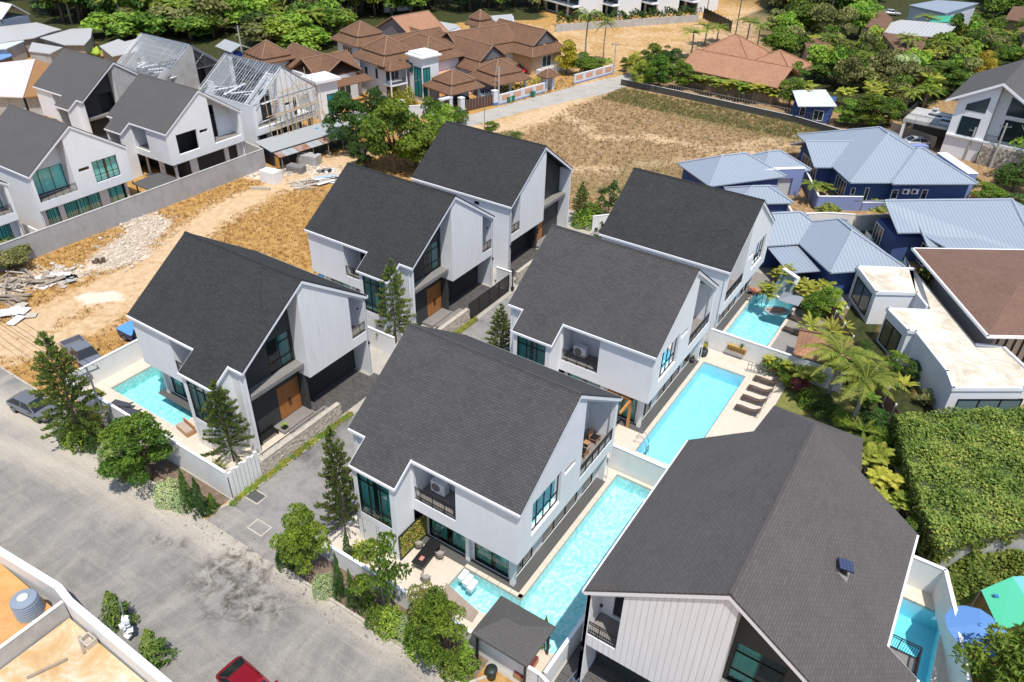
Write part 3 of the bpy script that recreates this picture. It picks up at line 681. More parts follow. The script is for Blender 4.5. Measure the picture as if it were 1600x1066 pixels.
def villa(label, roofm='a', unfinished=False, boards=False, front_rail=True, curtains=True, wide=False):
    t = thing('villa', label, 'house')
    W = MB(); XB = -12.75
    top = lambda u: rt(u)-.17
    back = lambda u, z, d: (XB+d, u, z); side = lambda u, z, d: (u, d, z)
    bal = lambda u: rt(u)-.55
    # back gable
    wall(W, back, 0, 12.6, 3.35, top, [(1.5,4.9,4.45,7.25),(5.3,6.7,6.45,6.9),(7.5,12.25,4.35,bal)], .35, [6.3])
    # upper side wall with balcony opening, corner pier, wing
    wall(W, side, XB+.35, -4.8, 3.35, 7.83, [(-8.2,-4.95,4.3,7.6)], .2)
    wall(W, side, -1.4, 0, 0, 7.83, [], .2)
    wf = lambda u, z, d: (u, -1.7+d, z)
    wall(W, wf, -4.8, -1.4, 0, 6.62, [(-4.4,-1.75,2.75,6.42)], .2)
    for xs_ in ((-4.8,-4.6),(-1.6,-1.4)):
        m_ = lambda u, z, d, a=xs_[0]: (a+d, u, z)
        wall(W, m_, -1.5, 0.0, 0, lambda u: 8+.698*u-.17, [], .2)
    wall(W, lambda u,z,d: (-4.8+d,u,z), 0.2, 2.2, 3.35, lambda u: rt(u)-.17, [], .2)
    wall(W, lambda u,z,d: (u, 12.6-d, z), XB+.35, 0, 0, 7.83, [(-4.6,-3.9,6.9,7.3)], .2)
    W.box(XB+.35,-1.65,.2,12.4,3.36,3.6)                       # upper floor slab
    # balcony (long side): back wall, end wall
    wall(W, lambda u,z,d:(u,2.0+d,z), -8.2, -4.8, 3.6, 8.9, [(-8.1,-7.35,3.7,7.9)], .15)
    W.box(-8.4,-8.2,.2,2.15,3.6,7.8)
    # rear balcony: back wall with a tall glass door, side walls
    wall(W, lambda u,z,d:(-10.75+d,u,z), 7.3, 12.4, 3.6, lambda u: rt(u)-.17, [(7.55,12.2,4.42,7.5) if wide else (7.55,9.7,4.42,lambda u: min(9.3, rt(u)-.9))], .15)
    wall(W, lambda u,z,d:(u,7.3+d,z), XB+.35, -10.6, 3.6, 11.3, [], .2)
    # ground floor
    wall(W, lambda u,z,d:(u,1.05+d,z), -11.85, -4.8, .05, 3.36, [(-8.15,-5.1,.12,2.95),(-11.5,-8.85,.12,2.95)], .2)
    wall(W, lambda u,z,d:(-11.85+d,u,z), 1.05, 12.4, .05, 3.36, [(1.25,3.4,.12,2.9),(4.6,9.4,.12,2.9),(10.1,11.7,.12,2.9)], .2)
    W.box(-12.1,-11.8,.75,1.05,.05,3.36); W.box(-8.65,-8.35,.75,1.05,.05,3.36)
    # front box (body behind the siding)
    W.box(-1.35,-.02,5.8,6.0,3.72,9.6) if False else None
    wall(W, lambda u,z,d:(u,5.8+d,z), -1.35, -.12, 3.72, rt(5.8)-.2, [], .15)
    W.box(-6.0,-.02,6.1,12.38,3.72,3.86)
    wall(W, lambda u,z,d:(-1.7+d,u,z), 10.6, 12.4, 3.86, lambda u: rt(u)-.17, [(11.0,11.75,4.7,6.9)], .12)
    wall(W, lambda u,z,d:(u,10.6+d,z), -1.6, -.12, 3.86, rt(10.6)-.2, [], .12)
    W.box(-.12,0,12.35,12.6,0,3.72); W.box(-.5,-.02,12.4,12.62,0,7.6) if False else None
    # front left jamb
    W.build('wall', M_rawconc if unfinished == 'raw' else M_white, t)
    S = MB()
    wall(S, lambda u,z,d:(-d,u,z), 5.8, 12.6, 3.7, top, [(10.75,12.35,4.55,lambda u: rt(u)-.6)], .1, [6.3])
    g = MB()
    sp = .31
    if boards:     # one object per board, joints recessed
        S2 = MB(); wall(S2, lambda u,z,d:(-.03-d,u,z), 5.8, 12.6, 3.7, top, [(10.75,12.35,4.55,lambda u: rt(u)-.6)], .07, [6.3])
        sd_ = S2.build('siding', M_roofwhite, t); y = 5.8
        while y < 12.59:
            y1 = min(y+sp, 12.6); bmb = MB()
            wall(bmb, lambda u,z,d:(-d,u,z), y+.012, y1-.012, 3.69, lambda u: rt(u)-.19, [(10.75,12.35,4.55,lambda u: rt(u)-.6)], .03, [6.3])
            bmb.build('board', M_siding, sd_); y = y1
    else:
        S2 = MB(); wall(S2, lambda u,z,d:(-.02-d,u,z), 5.8, 12.6, 3.7, top, [(10.75,12.35,4.55,lambda u: rt(u)-.6)], .08, [6.3])
        S2.build('siding', M_rawconc if unfinished else M_roofwhite, t); y = 5.8
        while y < 12.59:
            y1 = min(y+sp*.66, 12.6)
            wall(g, lambda u,z,d:(-d,u,z), y+.008, y1-.008, 3.69, lambda u: rt(u)-.19, [(10.75,12.35,4.55,lambda u: rt(u)-.6)], .018, [6.3]); y = y1
        if not unfinished: o = g.build('siding_boards', M_siding, t); o['kind'] = 'stuff'
    # charcoal feature wall with the entrance
    F = MB()
    wall(F, lambda u,z,d:(-1.35-d,u,z), .18, 6.1, 0.0, lambda u: rt(u)-.2, [(3.3,5.62,4.97,7.85),(3.5,5.7,.3,3.4)], .2)
    F.box(-1.35,-.75,5.75,6.1,0,3.72)
    F.box(-6.2,-1.55,5.9,6.1,0,3.7); F.box(-6.2,-6.0,5.9,12.4,0,3.7)
    F.build('feature_wall', M_dark, t)
    L = MB(); L.box(-1.35,-.45,.19,5.79,4.6,4.95); L.build('ledge', M_ledge, t)
    I = MB()     # solid near-black boxes behind the glass, the rooms' darkness put into the colour
    I.box(-11.6,-1.7,2.75,12.3,.06,3.34); I.box(-10.5,-2.2,2.3,7.2,3.62,7.7); I.box(-10.3,-2.2,7.6,10.3,3.62,7.7); I.box(-4.4,-1.8,.4,2.2,2.0,6.3) ; I.box(-12.1,-10.6,.9,7.2,3.62,3.7)
    I.build('interior', M_darkin, t)
    St = MB(); St.box(-2.6,-.1,2.6,5.75,.0,.28) ; St.box(-.1,.75,3.0,6.9,.0,.14); St.build('entrance_step', M_greytile, t)
    for bx_ in ((XB+.36,-10.76,7.51,12.39,3.6,4.34),(-8.19,-4.81,.21,1.99,3.6,4.29),(-1.58,-.13,10.73,12.34,3.87,4.54)):
        fl = MB(); fl.box(*bx_); fl.build('balcony_floor', M_greytile, t)
    fl = MB(); fl.box(-12.62,-11.86,.25,12.4,.04,.065); fl.box(-11.86,-4.85,.25,1.04,.04,.065); fl.build('perimeter_strip', mat('dark_tile_and_shade',(.09,.088,.085),.8), t)  # dark tile strip, with the overhang's shade also put into its grey
    # glazing
    cu = curtains
    if not unfinished:
        window(t, back, 1.5, 4.9, 4.45, 7.25, [2.35,3.2,4.05], [5.35], .22, curtain=[(0,.42),(.5,1)] if cu else False)
        window(t, back, 5.3, 6.7, 6.45, 6.9, [], [], .2, curtain=False)
        window(t, wf, -4.4, -1.75, 2.75, 6.42, [-3.55,-2.62], [3.55,5.75], .06, curtain=[(0,.46),(.62,1)] if cu else False)
        if wide: window(t, lambda u,z,d:(-10.75+d,u,z), 7.55, 12.2, 4.42, 7.5, [9.1,10.65], [], .03, curtain=[(0,1)])
        else: window(t, lambda u,z,d:(-10.75+d,u,z), 7.55, 9.7, 4.42, 9.3, [8.6], [], .03, curtain=[(.0,.45)] if cu else False, z1b=lambda u: min(9.3, rt(u)-.9), glass=M_glass_dark)
        window(t, lambda u,z,d:(u,2.0+d,z), -8.1, -7.35, 3.7, 7.9, [], [], .03, curtain=False, glass=M_glass_dark)
        for a, b in ((-8.15,-5.1),(-11.5,-8.85)):
            window(t, lambda u,z,d:(u,1.05+d,z), a, b, .12, 2.95, [(a+b)/2], [], .06, curtain=[(0,.42),(.55,1)] if cu else False, name='sliding_door')
        for a, b, c in ((1.25,3.4,[2.3]),(4.6,9.4,[6.2,7.8]),(10.1,11.7,[])):
            window(t, lambda u,z,d:(-11.85+d,u,z), a, b, .12, 2.9, c, [], .06, curtain=[(0,1)] if wide else False, name='sliding_door', glass=M_glass if wide else M_glass_dark)
        window(t, lambda u,z,d:(-1.35-d,u,z), 3.3, 5.62, 4.97, 7.85, [4.45], [5.85,7.2], .05, curtain=[(.5,1)] if cu else False)
        dr = MB(); n = 8
        d0 = bpy.data.objects.new('front_door', None)
        fr_ = MB(); fr_.box(-1.5,-1.42,3.5,5.7,.3,3.4); door = fr_.build('front_door', M_door, t)
        for k in range(n):
            a = 3.52+(2.16)*k/n; p = MB(); p.box(-1.42,-1.385-.006*(k%2),a+.006,a+2.16/n-.006,.31,3.39); p.build('plank', M_door, door)
        h = MB(); h.boxr((-1.34,4.52,1.55),(.05,.05,.75)); h.boxr((-1.34,4.68,1.55),(.05,.05,.75)); h.build('door_handle', M_black, door)
        ac = MB()
    if not unfinished:
        railing(t, [(XB+.05,7.5),(XB+.05,12.25)], 4.35, 1.05); railing(t, [(-8.2,.06),(-4.95,.06)], 4.3, 1.1)
        railing(t, [(-.05,10.75),(-.05,12.35)], 4.55, 1.0)
    # small wall lamps
    q = MB(); q.boxr((.06,12.5,3.3),(.12,.1,.25)); q.boxr((-.25,11.9,6.9),(.14,.14,.1)); q.boxr((XB-.06,.3,3.1),(.1,.1,.25)); q.build('wall_lamp', M_frame, t)
    for a_ in (-4.35,-2.95):
        sdm = MB(); sdm.box(a_,a_+1.15,-1.715,-1.70,.12,2.15); dd_ = sdm.build('store_door', M_siding, t)
        sdm = MB(); sdm.box(a_-.05,a_+1.2,-1.708,-1.70,2.17,2.21); sdm.box(a_-.05,a_-.01,-1.708,-1.70,.1,2.17); sdm.box(a_+1.16,a_+1.2,-1.708,-1.70,.1,2.17); sdm.build('door_frame', M_ledge, dd_)
        sdm = MB(); sdm.boxr((a_+1.02,-1.74,1.1),(.04,.06,.12)); sdm.build('handle', M_frame, dd_)
    dp = MB(); dp.tube([(XB+.2,12.68,7.7),(XB+.2,12.68,.1)], .04); dp.tube([(-.35,-.06,7.6),(-.35,-.06,.1)], .035); dp.build('downpipe', M_roofwhite, t)
    if unfinished != 'frame' and unfinished != 'raw': roofpart(t, M_sh[roofm], XB-.05, .06)
    return t
def place(t, loc, rz=0, sc=(1,1,1)): t.location = loc; t.rotation_euler = (0,0,rz); t.scale = sc; return t
def swap_roof(t, m):
    for ch in t.children:
        if ch.name.startswith('roof') and not ch.name.startswith('roof_trim'):
            me = ch.data.copy(); me.materials[0] = M_sh[m]; ch.data = me
            for c2 in ch.children: m2 = c2.data.copy(); m2.materials[0] = M_sh[m]; c2.data = m2
def relabel(t, label): t['label'] = label; return t

VG = 'villas with black shingle gables'
v0 = villa('white villa with a black roof and teak double door, above the leftmost pool', 'a'); v0['group'] = VG
place(v0, (-38.4,25.5,0))
v3 = dup(v0); place(v3, (-38.4,44.1,0)); relabel(v3, 'white villa whose wooden door stands beside the black sliding gate')
v4 = dup(v0); place(v4, (-38.4,72.4,0), 0, (1,-1,1)); relabel(v4, 'white villa farthest up the left row, its gable open on the right')
v1 = dup(v0); place(v1, (-28.0,25.5,0), 0, (-1,1,1)); relabel(v1, 'central white villa with an air conditioner on its long balcony, beside the L-shaped pool'); swap_roof(v1, 'b')
v2 = dup(v0); place(v2, (-28.0,44.05,0), 0, (-1,1,1)); relabel(v2, 'white villa directly behind the central one, beside the plain light blue pool'); swap_roof(v2, 'b')
v5 = dup(v0); place(v5, (-28.0,72.4,0), 0, (-1,-1,1)); relabel(v5, 'white villa with black roof beside the farthest pool and the blue-grey roofed houses')
v6 = villa('nearest white villa, its brown-grey roof filling the lower right, vertical boards on the gable', 'c', boards=True); v6['group'] = VG
place(v6, (3.72,22.85,0), R(-90), (1.045,-1.045,1.045))
# the older left-hand estate
sL = .915
LG = 'villas of the left estate behind the grey wall'
def lplace(t, x, y, mir, front): # front=+1: gable front faces +X
    s = sL
    t.scale = (front*s, (-s if mir else s), s); t.location = (x, y+(12.6*s if mir else 0), 0); t['group'] = LG
lx = -85.5-12.75*sL
l1 = villa('x', 'd', wide=True); lplace(l1, lx, 36.5, True, -1); relabel(l1, 'finished white villa behind the grey wall, second from the left edge, with curtained upper window')
l0 = dup(l1); lplace(l0, lx, 22.6, False, -1); relabel(l0, 'white villa cut by the left edge of the photo behind the grey wall')
l2 = villa('unglazed white villa shell with grey-brown roof behind the grey wall, ground floor open on columns', 'd', unfinished=True); lplace(l2, lx, 53.5, False, -1)
l3 = villa('unglazed villa shell with raw concrete gable panel, farthest left of the back row', 'd', unfinished=True); lplace(l3, -105.3, 54.9, False, 1)
l5 = villa('villa under construction with bare steel rafters and bamboo scaffolding on its gable', 'd', unfinished='frame'); lplace(l5, lx, 67.4, True, -1)
l4 = villa('villa under construction behind, bare steel rafters above a raw grey concrete gable', 'd', unfinished='raw'); lplace(l4, -105.3, 67.5, True, 1)
def steel_roof(parent):
    r = MB(); x0, x1 = -12.75, 0
    def z(y): return rt(max(-.1, min(12.7, y)))
    n = 22
    for k in range(n+1):
        x = x0+(x1-x0)*k/n
        for ya in (-.15, 12.75):
            a = Vector((x,ya,8.0)); b = Vector((x,6.3,rt(6.3))); r.tube([a,b], .035 if k%3 else .06, 4, False)
    for j in range(9):
        for s in (0,1):
            y = j*.78; y = y if s == 0 else 12.6-y
            r.tube([(x0,y,z(y)+.03),(x1,y,z(y)+.03)], .03, 4, False)
    for k in range(0, n+1, 4):
        x = x0+(x1-x0)*k/n
        r.tube([(x,0,8.0),(x,12.6,8.0)], .05, 4, False); r.tube([(x,3.1,8.0),(x,6.3,rt(6.3))], .035, 4, False); r.tube([(x,9.5,8.0),(x,6.3,rt(6.3))], .035, 4, False); r.tube([(x,3.1,8.0),(x,3.1,rt(3.1))], .035, 4, False); r.tube([(x,9.5,8.0),(x,9.5,rt(3.1))], .035, 4, False); r.tube([(x,6.3,8.0),(x,3.1,rt(3.1))], .03, 4, False)
    r.tube([(x0,6.3,rt(6.3)),(x1,6.3,rt(6.3))], .06, 4, False)
    o = r.build('steel_rafters', M_steel, parent); o['kind'] = 'stuff'
    s2 = MB(); 
    for k in range(7):
        x = x0+.4+(x1-x0-.8)*k/6; s2.boxr((x,9,7.9+random.uniform(-.2,.5)),(.5,random.uniform(2,5),.05),random.uniform(-.3,.3),(random.uniform(-.2,.2),0))
    s2.build('ceiling_panel', M_trim, parent)
steel_roof(l4); steel_roof(l5)
# rear hipped lean-to of the nearest villa, its roof vent panel and corner balcony
def z6(v): return v
hp = MB(); E6 = 8.15
A_, B_ = (-6.35,43.2), (-.35,43.2)
A_, B_ = (-6.15,42.8), (-.42,42.8); E6 = 8.36; Q6 = (-2.86,36.25,12.93)
hp.slope([(*A_,E6),(*B_,E6),Q6], .15); hp.slope([(*A_,E6),Q6,(-5.95,36.22,10.78)], .15); hp.slope([(*B_,E6),(.2,36.22,10.82),Q6], .15)
ax = hp.build('rear_hip_roof', M_sh['c']); ax.parent = v6; ax.matrix_parent_inverse = (Matrix.Translation(v6.location) @ v6.rotation_euler.to_matrix().to_4x4() @ Matrix.Diagonal((*v6.scale,1))).inverted()
bw = MB(); bw.box(-5.9,-.7,36.25,42.5,0,E6-.1)
bx = bw.build('rear_wing_wall', M_white); bx.parent = v6; bx.matrix_parent_inverse = ax.matrix_parent_inverse.copy()
bb = MB(); bb.box(3.75,5.8,26.0,31.5,4.2,4.45); bo = bb.build('corner_balcony', M_ledge); bo.parent = v6; bo.matrix_parent_inverse = ax.matrix_parent_inverse.copy()
br_ = railing(None, [(3.8,31.4),(5.74,31.4),(5.74,26.0)], 4.45, 1.05); br_.parent = v6; br_.matrix_parent_inverse = ax.matrix_parent_inverse.copy()
sp_ = thing('roof_vent_fan', 'small solar panel on a tilted vent stack on the nearest brown-grey roof', 'solar vent', (0,0,0))
def on_slope6(px, py):
    d = AX*((px-800)/FPX)+AY*((py-533)/FPX)+AZ
    # right slope of villa 6: z = zr - .698*(x+2.86)
    zr = 1.045*rt(6.3); t = (zr+.698*(-2.86)-CAM_H)/(d[2]+.698*d[0]); return Vector((d[0]*t, d[1]*t, CAM_H+d[2]*t))
pv = on_slope6(1317, 893); sp_.location = pv
f = MB(); f.boxr((0,0,.0),(.75,.75,.05),0,(0,R(34.9))); f.build('flashing', M_ledge, sp_)
f = MB(); f.tube([(0,0,-.2),(0,0,.35)], .2, 12); f.build('stack', M_black, sp_)
f = MB(); f.boxr((.02,0,.47),(.72,.72,.05),R(20),(0,R(12))); pn = f.build('solar_panel', M_black, sp_)
for i in range(4):
    for j in range(4):
        c = MB(); M_ = Matrix.Rotation(R(20),3,'Z')@Matrix.Rotation(R(12),3,'Y'); o_ = M_@Vector((-.255+.17*i,-.255+.17*j,.035)); c.boxr((.02+o_.x,o_.y,.47+o_.z),(.155,.155,.012),R(20),(0,R(12))); c.build('cell', mat('solar_cell',(.05,.07,.14),.25,0,.6), pn)
# ================================================================ boundary walls, fences, gates
def seg_wall(name, label, cat, pts, h, th, m, z0=0.0, cap=None, group=None, capm=None):
    """wall along a polyline; one bay per piece (the part), optional coping"""
    t = thing(name, label, cat, (pts[0][0], pts[0][1], 0), 0, group); ox, oy = pts[0]
    w = MB(); c = MB()
    for k, (a, b) in enumerate(zip(pts[:-1], pts[1:])):
        hh = h[k] if isinstance(h, (list, tuple)) else h
        L = math.dist(a, b); ang = math.atan2(b[1]-a[1], b[0]-a[0]); ext = th/2 if k < len(pts)-2 else 0
        mid = ((a[0]+b[0])/2-ox, (a[1]+b[1])/2-oy)
        w.boxr((mid[0], mid[1], z0+hh/2), (L-.002, th, hh), ang)
        if cap: c.boxr((mid[0], mid[1], z0+hh+cap/2), (L+.02, th+.06, cap), ang)
    w.build('wall_panel', m, t)
    if cap: c.build('coping', capm or M_trim, t)
    return t
seg_wall('boundary_wall', 'white boundary wall with shallow panels around the mosaic pool at left, beside the parked pickup', 'garden wall', [(-46.0,21.4),(-52.6,21.4),(-56.4,21.5),(-56.4,30.5),(-51.3,30.5)], [2.2,1.9,2.0,2.0], .16, M_wall2, cap=.05)
seg_wall('boundary_wall', 'white street wall from the big leafy tree to the slatted corner screen', 'garden wall', [(-45.9,21.4),(-36.6,21.35)], 2.45, .16, M_wall2, cap=.05)
seg_wall('boundary_wall', 'white street wall below the central patio, behind the row of roadside trees', 'garden wall', [(-26.9,21.3),(-11.05,21.3)], 1.5, .16, M_wall2, cap=.05)
seg_wall('boundary_wall', 'white side wall running between the L-shaped pool and the nearest villa', 'garden wall', [(-10.72,21.38),(-10.6,27.9),(-10.55,39.3)], [1.75,1.2], .16, M_wall2, cap=.05)
seg_wall('boundary_wall', 'short white wall closing the dark alley beside the pavilion garden', 'garden wall', [(-10.95,21.2),(-8.8,20.5)], 1.7, .14, M_wall2, cap=.05)
seg_wall('boundary_wall', 'white cross wall between the L-shaped pool and the pool with the steel ladder', 'garden wall', [(-15.9,39.55),(-9.6,39.55)], 2.2, .18, M_wall2, cap=.05)
seg_wall('boundary_wall', 'white cross wall with a hanging flower basket between the two rear pools', 'garden wall', [(-15.6,59.1),(-3.6,59.1)], 2.05, .18, M_wall2, cap=.05)
seg_wall('boundary_wall', 'white wall with dark stain band enclosing the narrow turquoise pool at lower right', 'garden wall', [(3.6,40.9),(6.55,40.9),(7.6,37.6),(9.4,31.0),(10.0,24.0)], [2.4,2.4,2.4,2.4], .18, M_wall2, cap=.06)
seg_wall('garden_wall', 'white wall stub between the gravel side yard and the second driveway villa', 'garden wall', [(-38.3,57.3),(-36.5,57.3)], 2.0, .16, M_wall2, cap=.05)
seg_wall('garden_wall', 'white wall with the wall tap between the two left-hand villas', 'garden wall', [(-50.9,41.2),(-38.4,41.2)], 2.0, .16, M_wall2, cap=.05)
seg_wall('garden_wall', 'white wall beside the right-hand villa row, behind the small Norfolk pine', 'garden wall', [(-36.2,74.5),(-33.2,78.2)], 1.8, .16, M_wall2, cap=.05)
# grey rendered wall of the left estate
seg_wall('estate_wall', 'long mottled grey rendered wall between the dirt lot and the left estate', 'boundary wall', [(-82.0,24.0),(-82.0,64.8)], 2.7, .22, M_greywall, cap=.04, capm=M_rawconc)
seg_wall('estate_wall', 'short unpainted grey wall returning behind the unglazed villa towards the tin shed', 'boundary wall', [(-82.0,65.0),(-86.8,65.6)], 2.7, .22, M_rawconc)
seg_wall('estate_wall', 'low white wall between the two finished left villas, with a patch of grass', 'boundary wall', [(-82.3,35.2),(-88.0,35.2)], 1.5, .14, M_wall2)

# slatted white corner screen : individual slats
t = thing('corner_screen', 'white corner screen of upright slabs with stepped tops at the driveway corner', 'screen wall', (-36.45,21.35,0))
for k in range(8):
    s = MB(); h = 2.42+(.16 if k in (1,3,5,7) else 0); s.boxr((0, .17+.33*k, h/2), (.14,.27,h)); s.build('slab', M_wall2, t)
s = MB(); s.boxr((-.05,1.3,1.0),(.06,2.6,2.0)); s.build('backing', M_dark, t)

# stone walls: real stones set in a core
def stone_wall(label, x, y0, y1, h, side=1, n=None):
    t = thing('stone_wall', label, 'stone wall', (x, y0, 0)); L = y1-y0
    c = MB(); c.box(-.13,.13,0,L,0,h-.06); c.build('core', mat('mortar', (.34,.31,.26), .95), t)
    cp = MB(); y = 0
    cp.box(-.2,.2,-.02,L+.02,h-.06,h+.03); cp.build('coping', M_kerb, t)
    st = MB(); rows = int(h/.16)
    for r_ in range(rows):
        y = random.uniform(-.1,0)
        while y < L-.05:
            w_ = random.uniform(.16,.42); z = .08+r_*(h-.08)/rows
            st.boxr((side*.135+side*random.uniform(0,.035), y+w_/2, z), (.09, w_-.035, .125+random.uniform(-.02,.02)), random.uniform(-.08,.08), (random.uniform(-.1,.1), random.uniform(-.12,.12))); y += w_
    for y_, s in ((0,-1),(L,1)):
        for r_ in range(rows): st.boxr((0,y_+s*.02,.08+r_*(h-.08)/rows),(.27,.08,.12))
    m = mat('field_stone', (.5,.45,.38), .9)
    if not m.get('done'):
        tt = NT(m); n_ = tt.noise(tt.pos(), 3.2, 3, .5); tt.base(tt.ramp(n_, [(.3,(.36,.31,.26)),(.5,(.52,.47,.40)),(.7,(.68,.62,.54))])); tt.bump(tt.noise(tt.pos(), 14, 4), .5, .02); m['done'] = 1
    o = st.build('stone', m, t); o['kind'] = 'stuff'; return t
stone_wall('cream stone wall beside the driveway, below the bench of the left villa', -36.45, 24.1, 32.1, 1.55)
stone_wall('grey-white stone wall before the black gate of the second villa', -36.45, 42.9, 49.6, 1.5)
stone_wall('grey-white stone wall past the black gate, towards the top villa', -36.45, 58.4, 64.6, 1.5)
# handrail on the inside of the first stone wall
t = thing('handrail', 'thin black handrail along the top of the cream stone wall', 'handrail', (-36.75,24.4,0)); s = MB(); s.tube([(0,0,1.7),(0,6.6,1.7)], .03); s.build('rail', M_black, t)
for k in range(5):
    s = MB(); s.tube([(0,.2+1.55*k,1.0),(0,.2+1.55*k,1.7)], .025); s.build('post', M_black, t)
# sliding gate: frame + bars
t = thing('sliding_gate', 'tall black sliding gate with close bars across the second villa carport', 'gate', (-36.4,49.8,0))
s = MB(); L = 6.9
for z in (.08, 1.95): s.boxr((0,L/2,z),(.07,L,.09))
for k in range(5): s.boxr((0,L*k/4,1.0),(.08,.09,1.95))
s.build('frame', M_black, t)
for k in range(46):
    b = MB(); b.box(-.012,.012,.08+k*.148,.08+k*.148+.1,.12,1.9); b.build('bar', M_black, t)
t = thing('gate_post', 'slim black post with lamp at the end of the black sliding gate', 'post', (-36.1,57.0,0)); s = MB(); s.boxr((0,0,1.3),(.1,.1,2.6)); s.build('post', M_black, t); s = MB(); s.boxr((0,0,.35),(.3,.3,.25),.3); s.build('motor_box', M_black, t)

# brown slatted fence on the east side: posts and slats
fpts = [(-14.2,76.4),(-9.2,72.8),(-4.4,65.6),(-.1,59.4),(2.6,52.8),(5.0,47.0),(6.4,42.6)]
t = thing('slat_fence', 'dark brown horizontal slat fence with white posts along the east edge of the gardens', 'fence', (0,0,0))
for a, b in zip(fpts[:-1], fpts[1:]):
    L = math.dist(a, b); ang = math.atan2(b[1]-a[1], b[0]-a[0]); mid = ((a[0]+b[0])/2, (a[1]+b[1])/2)
    for k in range(11): s = MB(); s.boxr((mid[0],mid[1],.2+k*.17),(L-.12,.03,.12),ang); s.build('slat', M_darkslat, t)
    n = max(1, round(L/2.4))
    for k in range(n): s = MB(); p = (a[0]+(b[0]-a[0])*k/n, a[1]+(b[1]-a[1])*k/n); s.boxr((p[0],p[1],1.05),(.12,.12,2.1),ang); s.build('post', M_trim, t)

# ================================================================ front-left construction lot
seg_wall('lot_wall', 'thick white wall of the unfinished lot at the lower left corner', 'boundary wall', [(-72,9.1),(-44.5,9.1),(-37.5,9.75),(-36.0,9.55),(-8,9.4)], 2.0, .42, M_wall2)
seg_wall('lot_wall', 'grey concrete dividing wall of the lower left lot, beside the water tank', 'partition wall', [(-36.3,9.3),(-36.2,-6)], 1.95, .16, M_rawconc, cap=.05, capm=M_wall2)
flat('lot_sand', [(-72,-36.4,-10,9.0)], .9, M_sandy)
flat('lot_floor', [(-36.1,-8,-10,9.2)], .7, M_palesand)
t = thing('water_tank', 'ribbed grey-blue water tank with a pale lid behind the white lot wall', 'water tank', (-38.1,8.1,.9))
s = MB(); pr = [(.72,0)]
for k in range(7): pr += [(.75,.05+k*.17),(.71,.13+k*.17)]
pr += [(.72,1.28),(.68,1.34),(.30,1.40),(.28,1.42)]
s.lathe(pr, n=24); s.build('tank_body', mat('tank_plastic',(.24,.29,.36),.5), t)
s = MB(); s.lathe([(.30,1.40),(.31,1.46),(.27,1.50),(.01,1.51)], n=18); s.build('lid', mat('tank_lid',(.6,.62,.62),.5), t, True)
t = thing('valve_box', 'small open concrete box on the sandy floor against the lot wall', 'concrete box', (-33.6,8.9,.7)); s = MB()
s.box(-.4,.4,-.3,.3,0,.06); s.box(-.4,.4,-.3,-.22,.06,.4); s.box(-.4,.4,.22,.3,.06,.4); s.box(-.4,-.32,-.22,.22,.06,.4); s.box(.32,.4,-.22,.22,.06,.4); s.build('box_wall', M_kerb, t)
for i, (px, py, L, a, lab) in enumerate([(128,1008,1.3,-.35,'short grey plank lying flat on the cement floor'),(74,1045,2.0,1.2,'long grey plank standing across the orange sand patch')]):
    p = G(px,py,.75); t = tag(MB_ := (lambda s: (s.boxr((0,0,.04),(L,.16,.06)), s.build('plank', M_oldwood))[1])(MB()), lab, 'plank'); t.location = p; t.rotation_euler = (0,0,a)
for k, (px, py, r) in enumerate([]):
    s = MB(); n = 11
    ang = [2*math.pi*i/n for i in range(n)]; rr = [r*random.uniform(.6,1.15) for _ in ang]
    p = G(px,py,.7); i0 = 0
    ctr = (0,0,.16)
    for i in range(n):
        j = (i+1)%n; s.face([(rr[i]*math.cos(ang[i]),rr[i]*math.sin(ang[i]),.004),(rr[j]*math.cos(ang[j]),rr[j]*math.sin(ang[j]),.004),ctr])
    o = s.build('sand_heap', M_sandy, None, True, loc=(p.x,p.y,.7)); tag(o, ['low orange sand heap at the foot of the grey dividing wall','orange sand heap below the small concrete box','orange sand heap between the two grey planks','orange sand heap at the bottom edge by the long plank'][k], 'sand heap')
t = thing('covered_tap_post', 'white plastic-wrapped pipe post leaning on the lot wall between two bushes', 'wrapped pipe', (*G(207,1000)[:2],0)); s = MB(); s.tube([(-.25,.05,0),(-.1,0,1.2),(-.55,.4,2.9)], .04); s.build('pipe', M_steel, t)
s = MB()
for k in range(9): s.boxr((random.uniform(-.22,.12),random.uniform(-.15,.15),.5+.17*k),(.34,.3,.24),random.random()*3,(random.random()*.6,random.random()*.6))
s.build('plastic_wrap', M_trim, t)

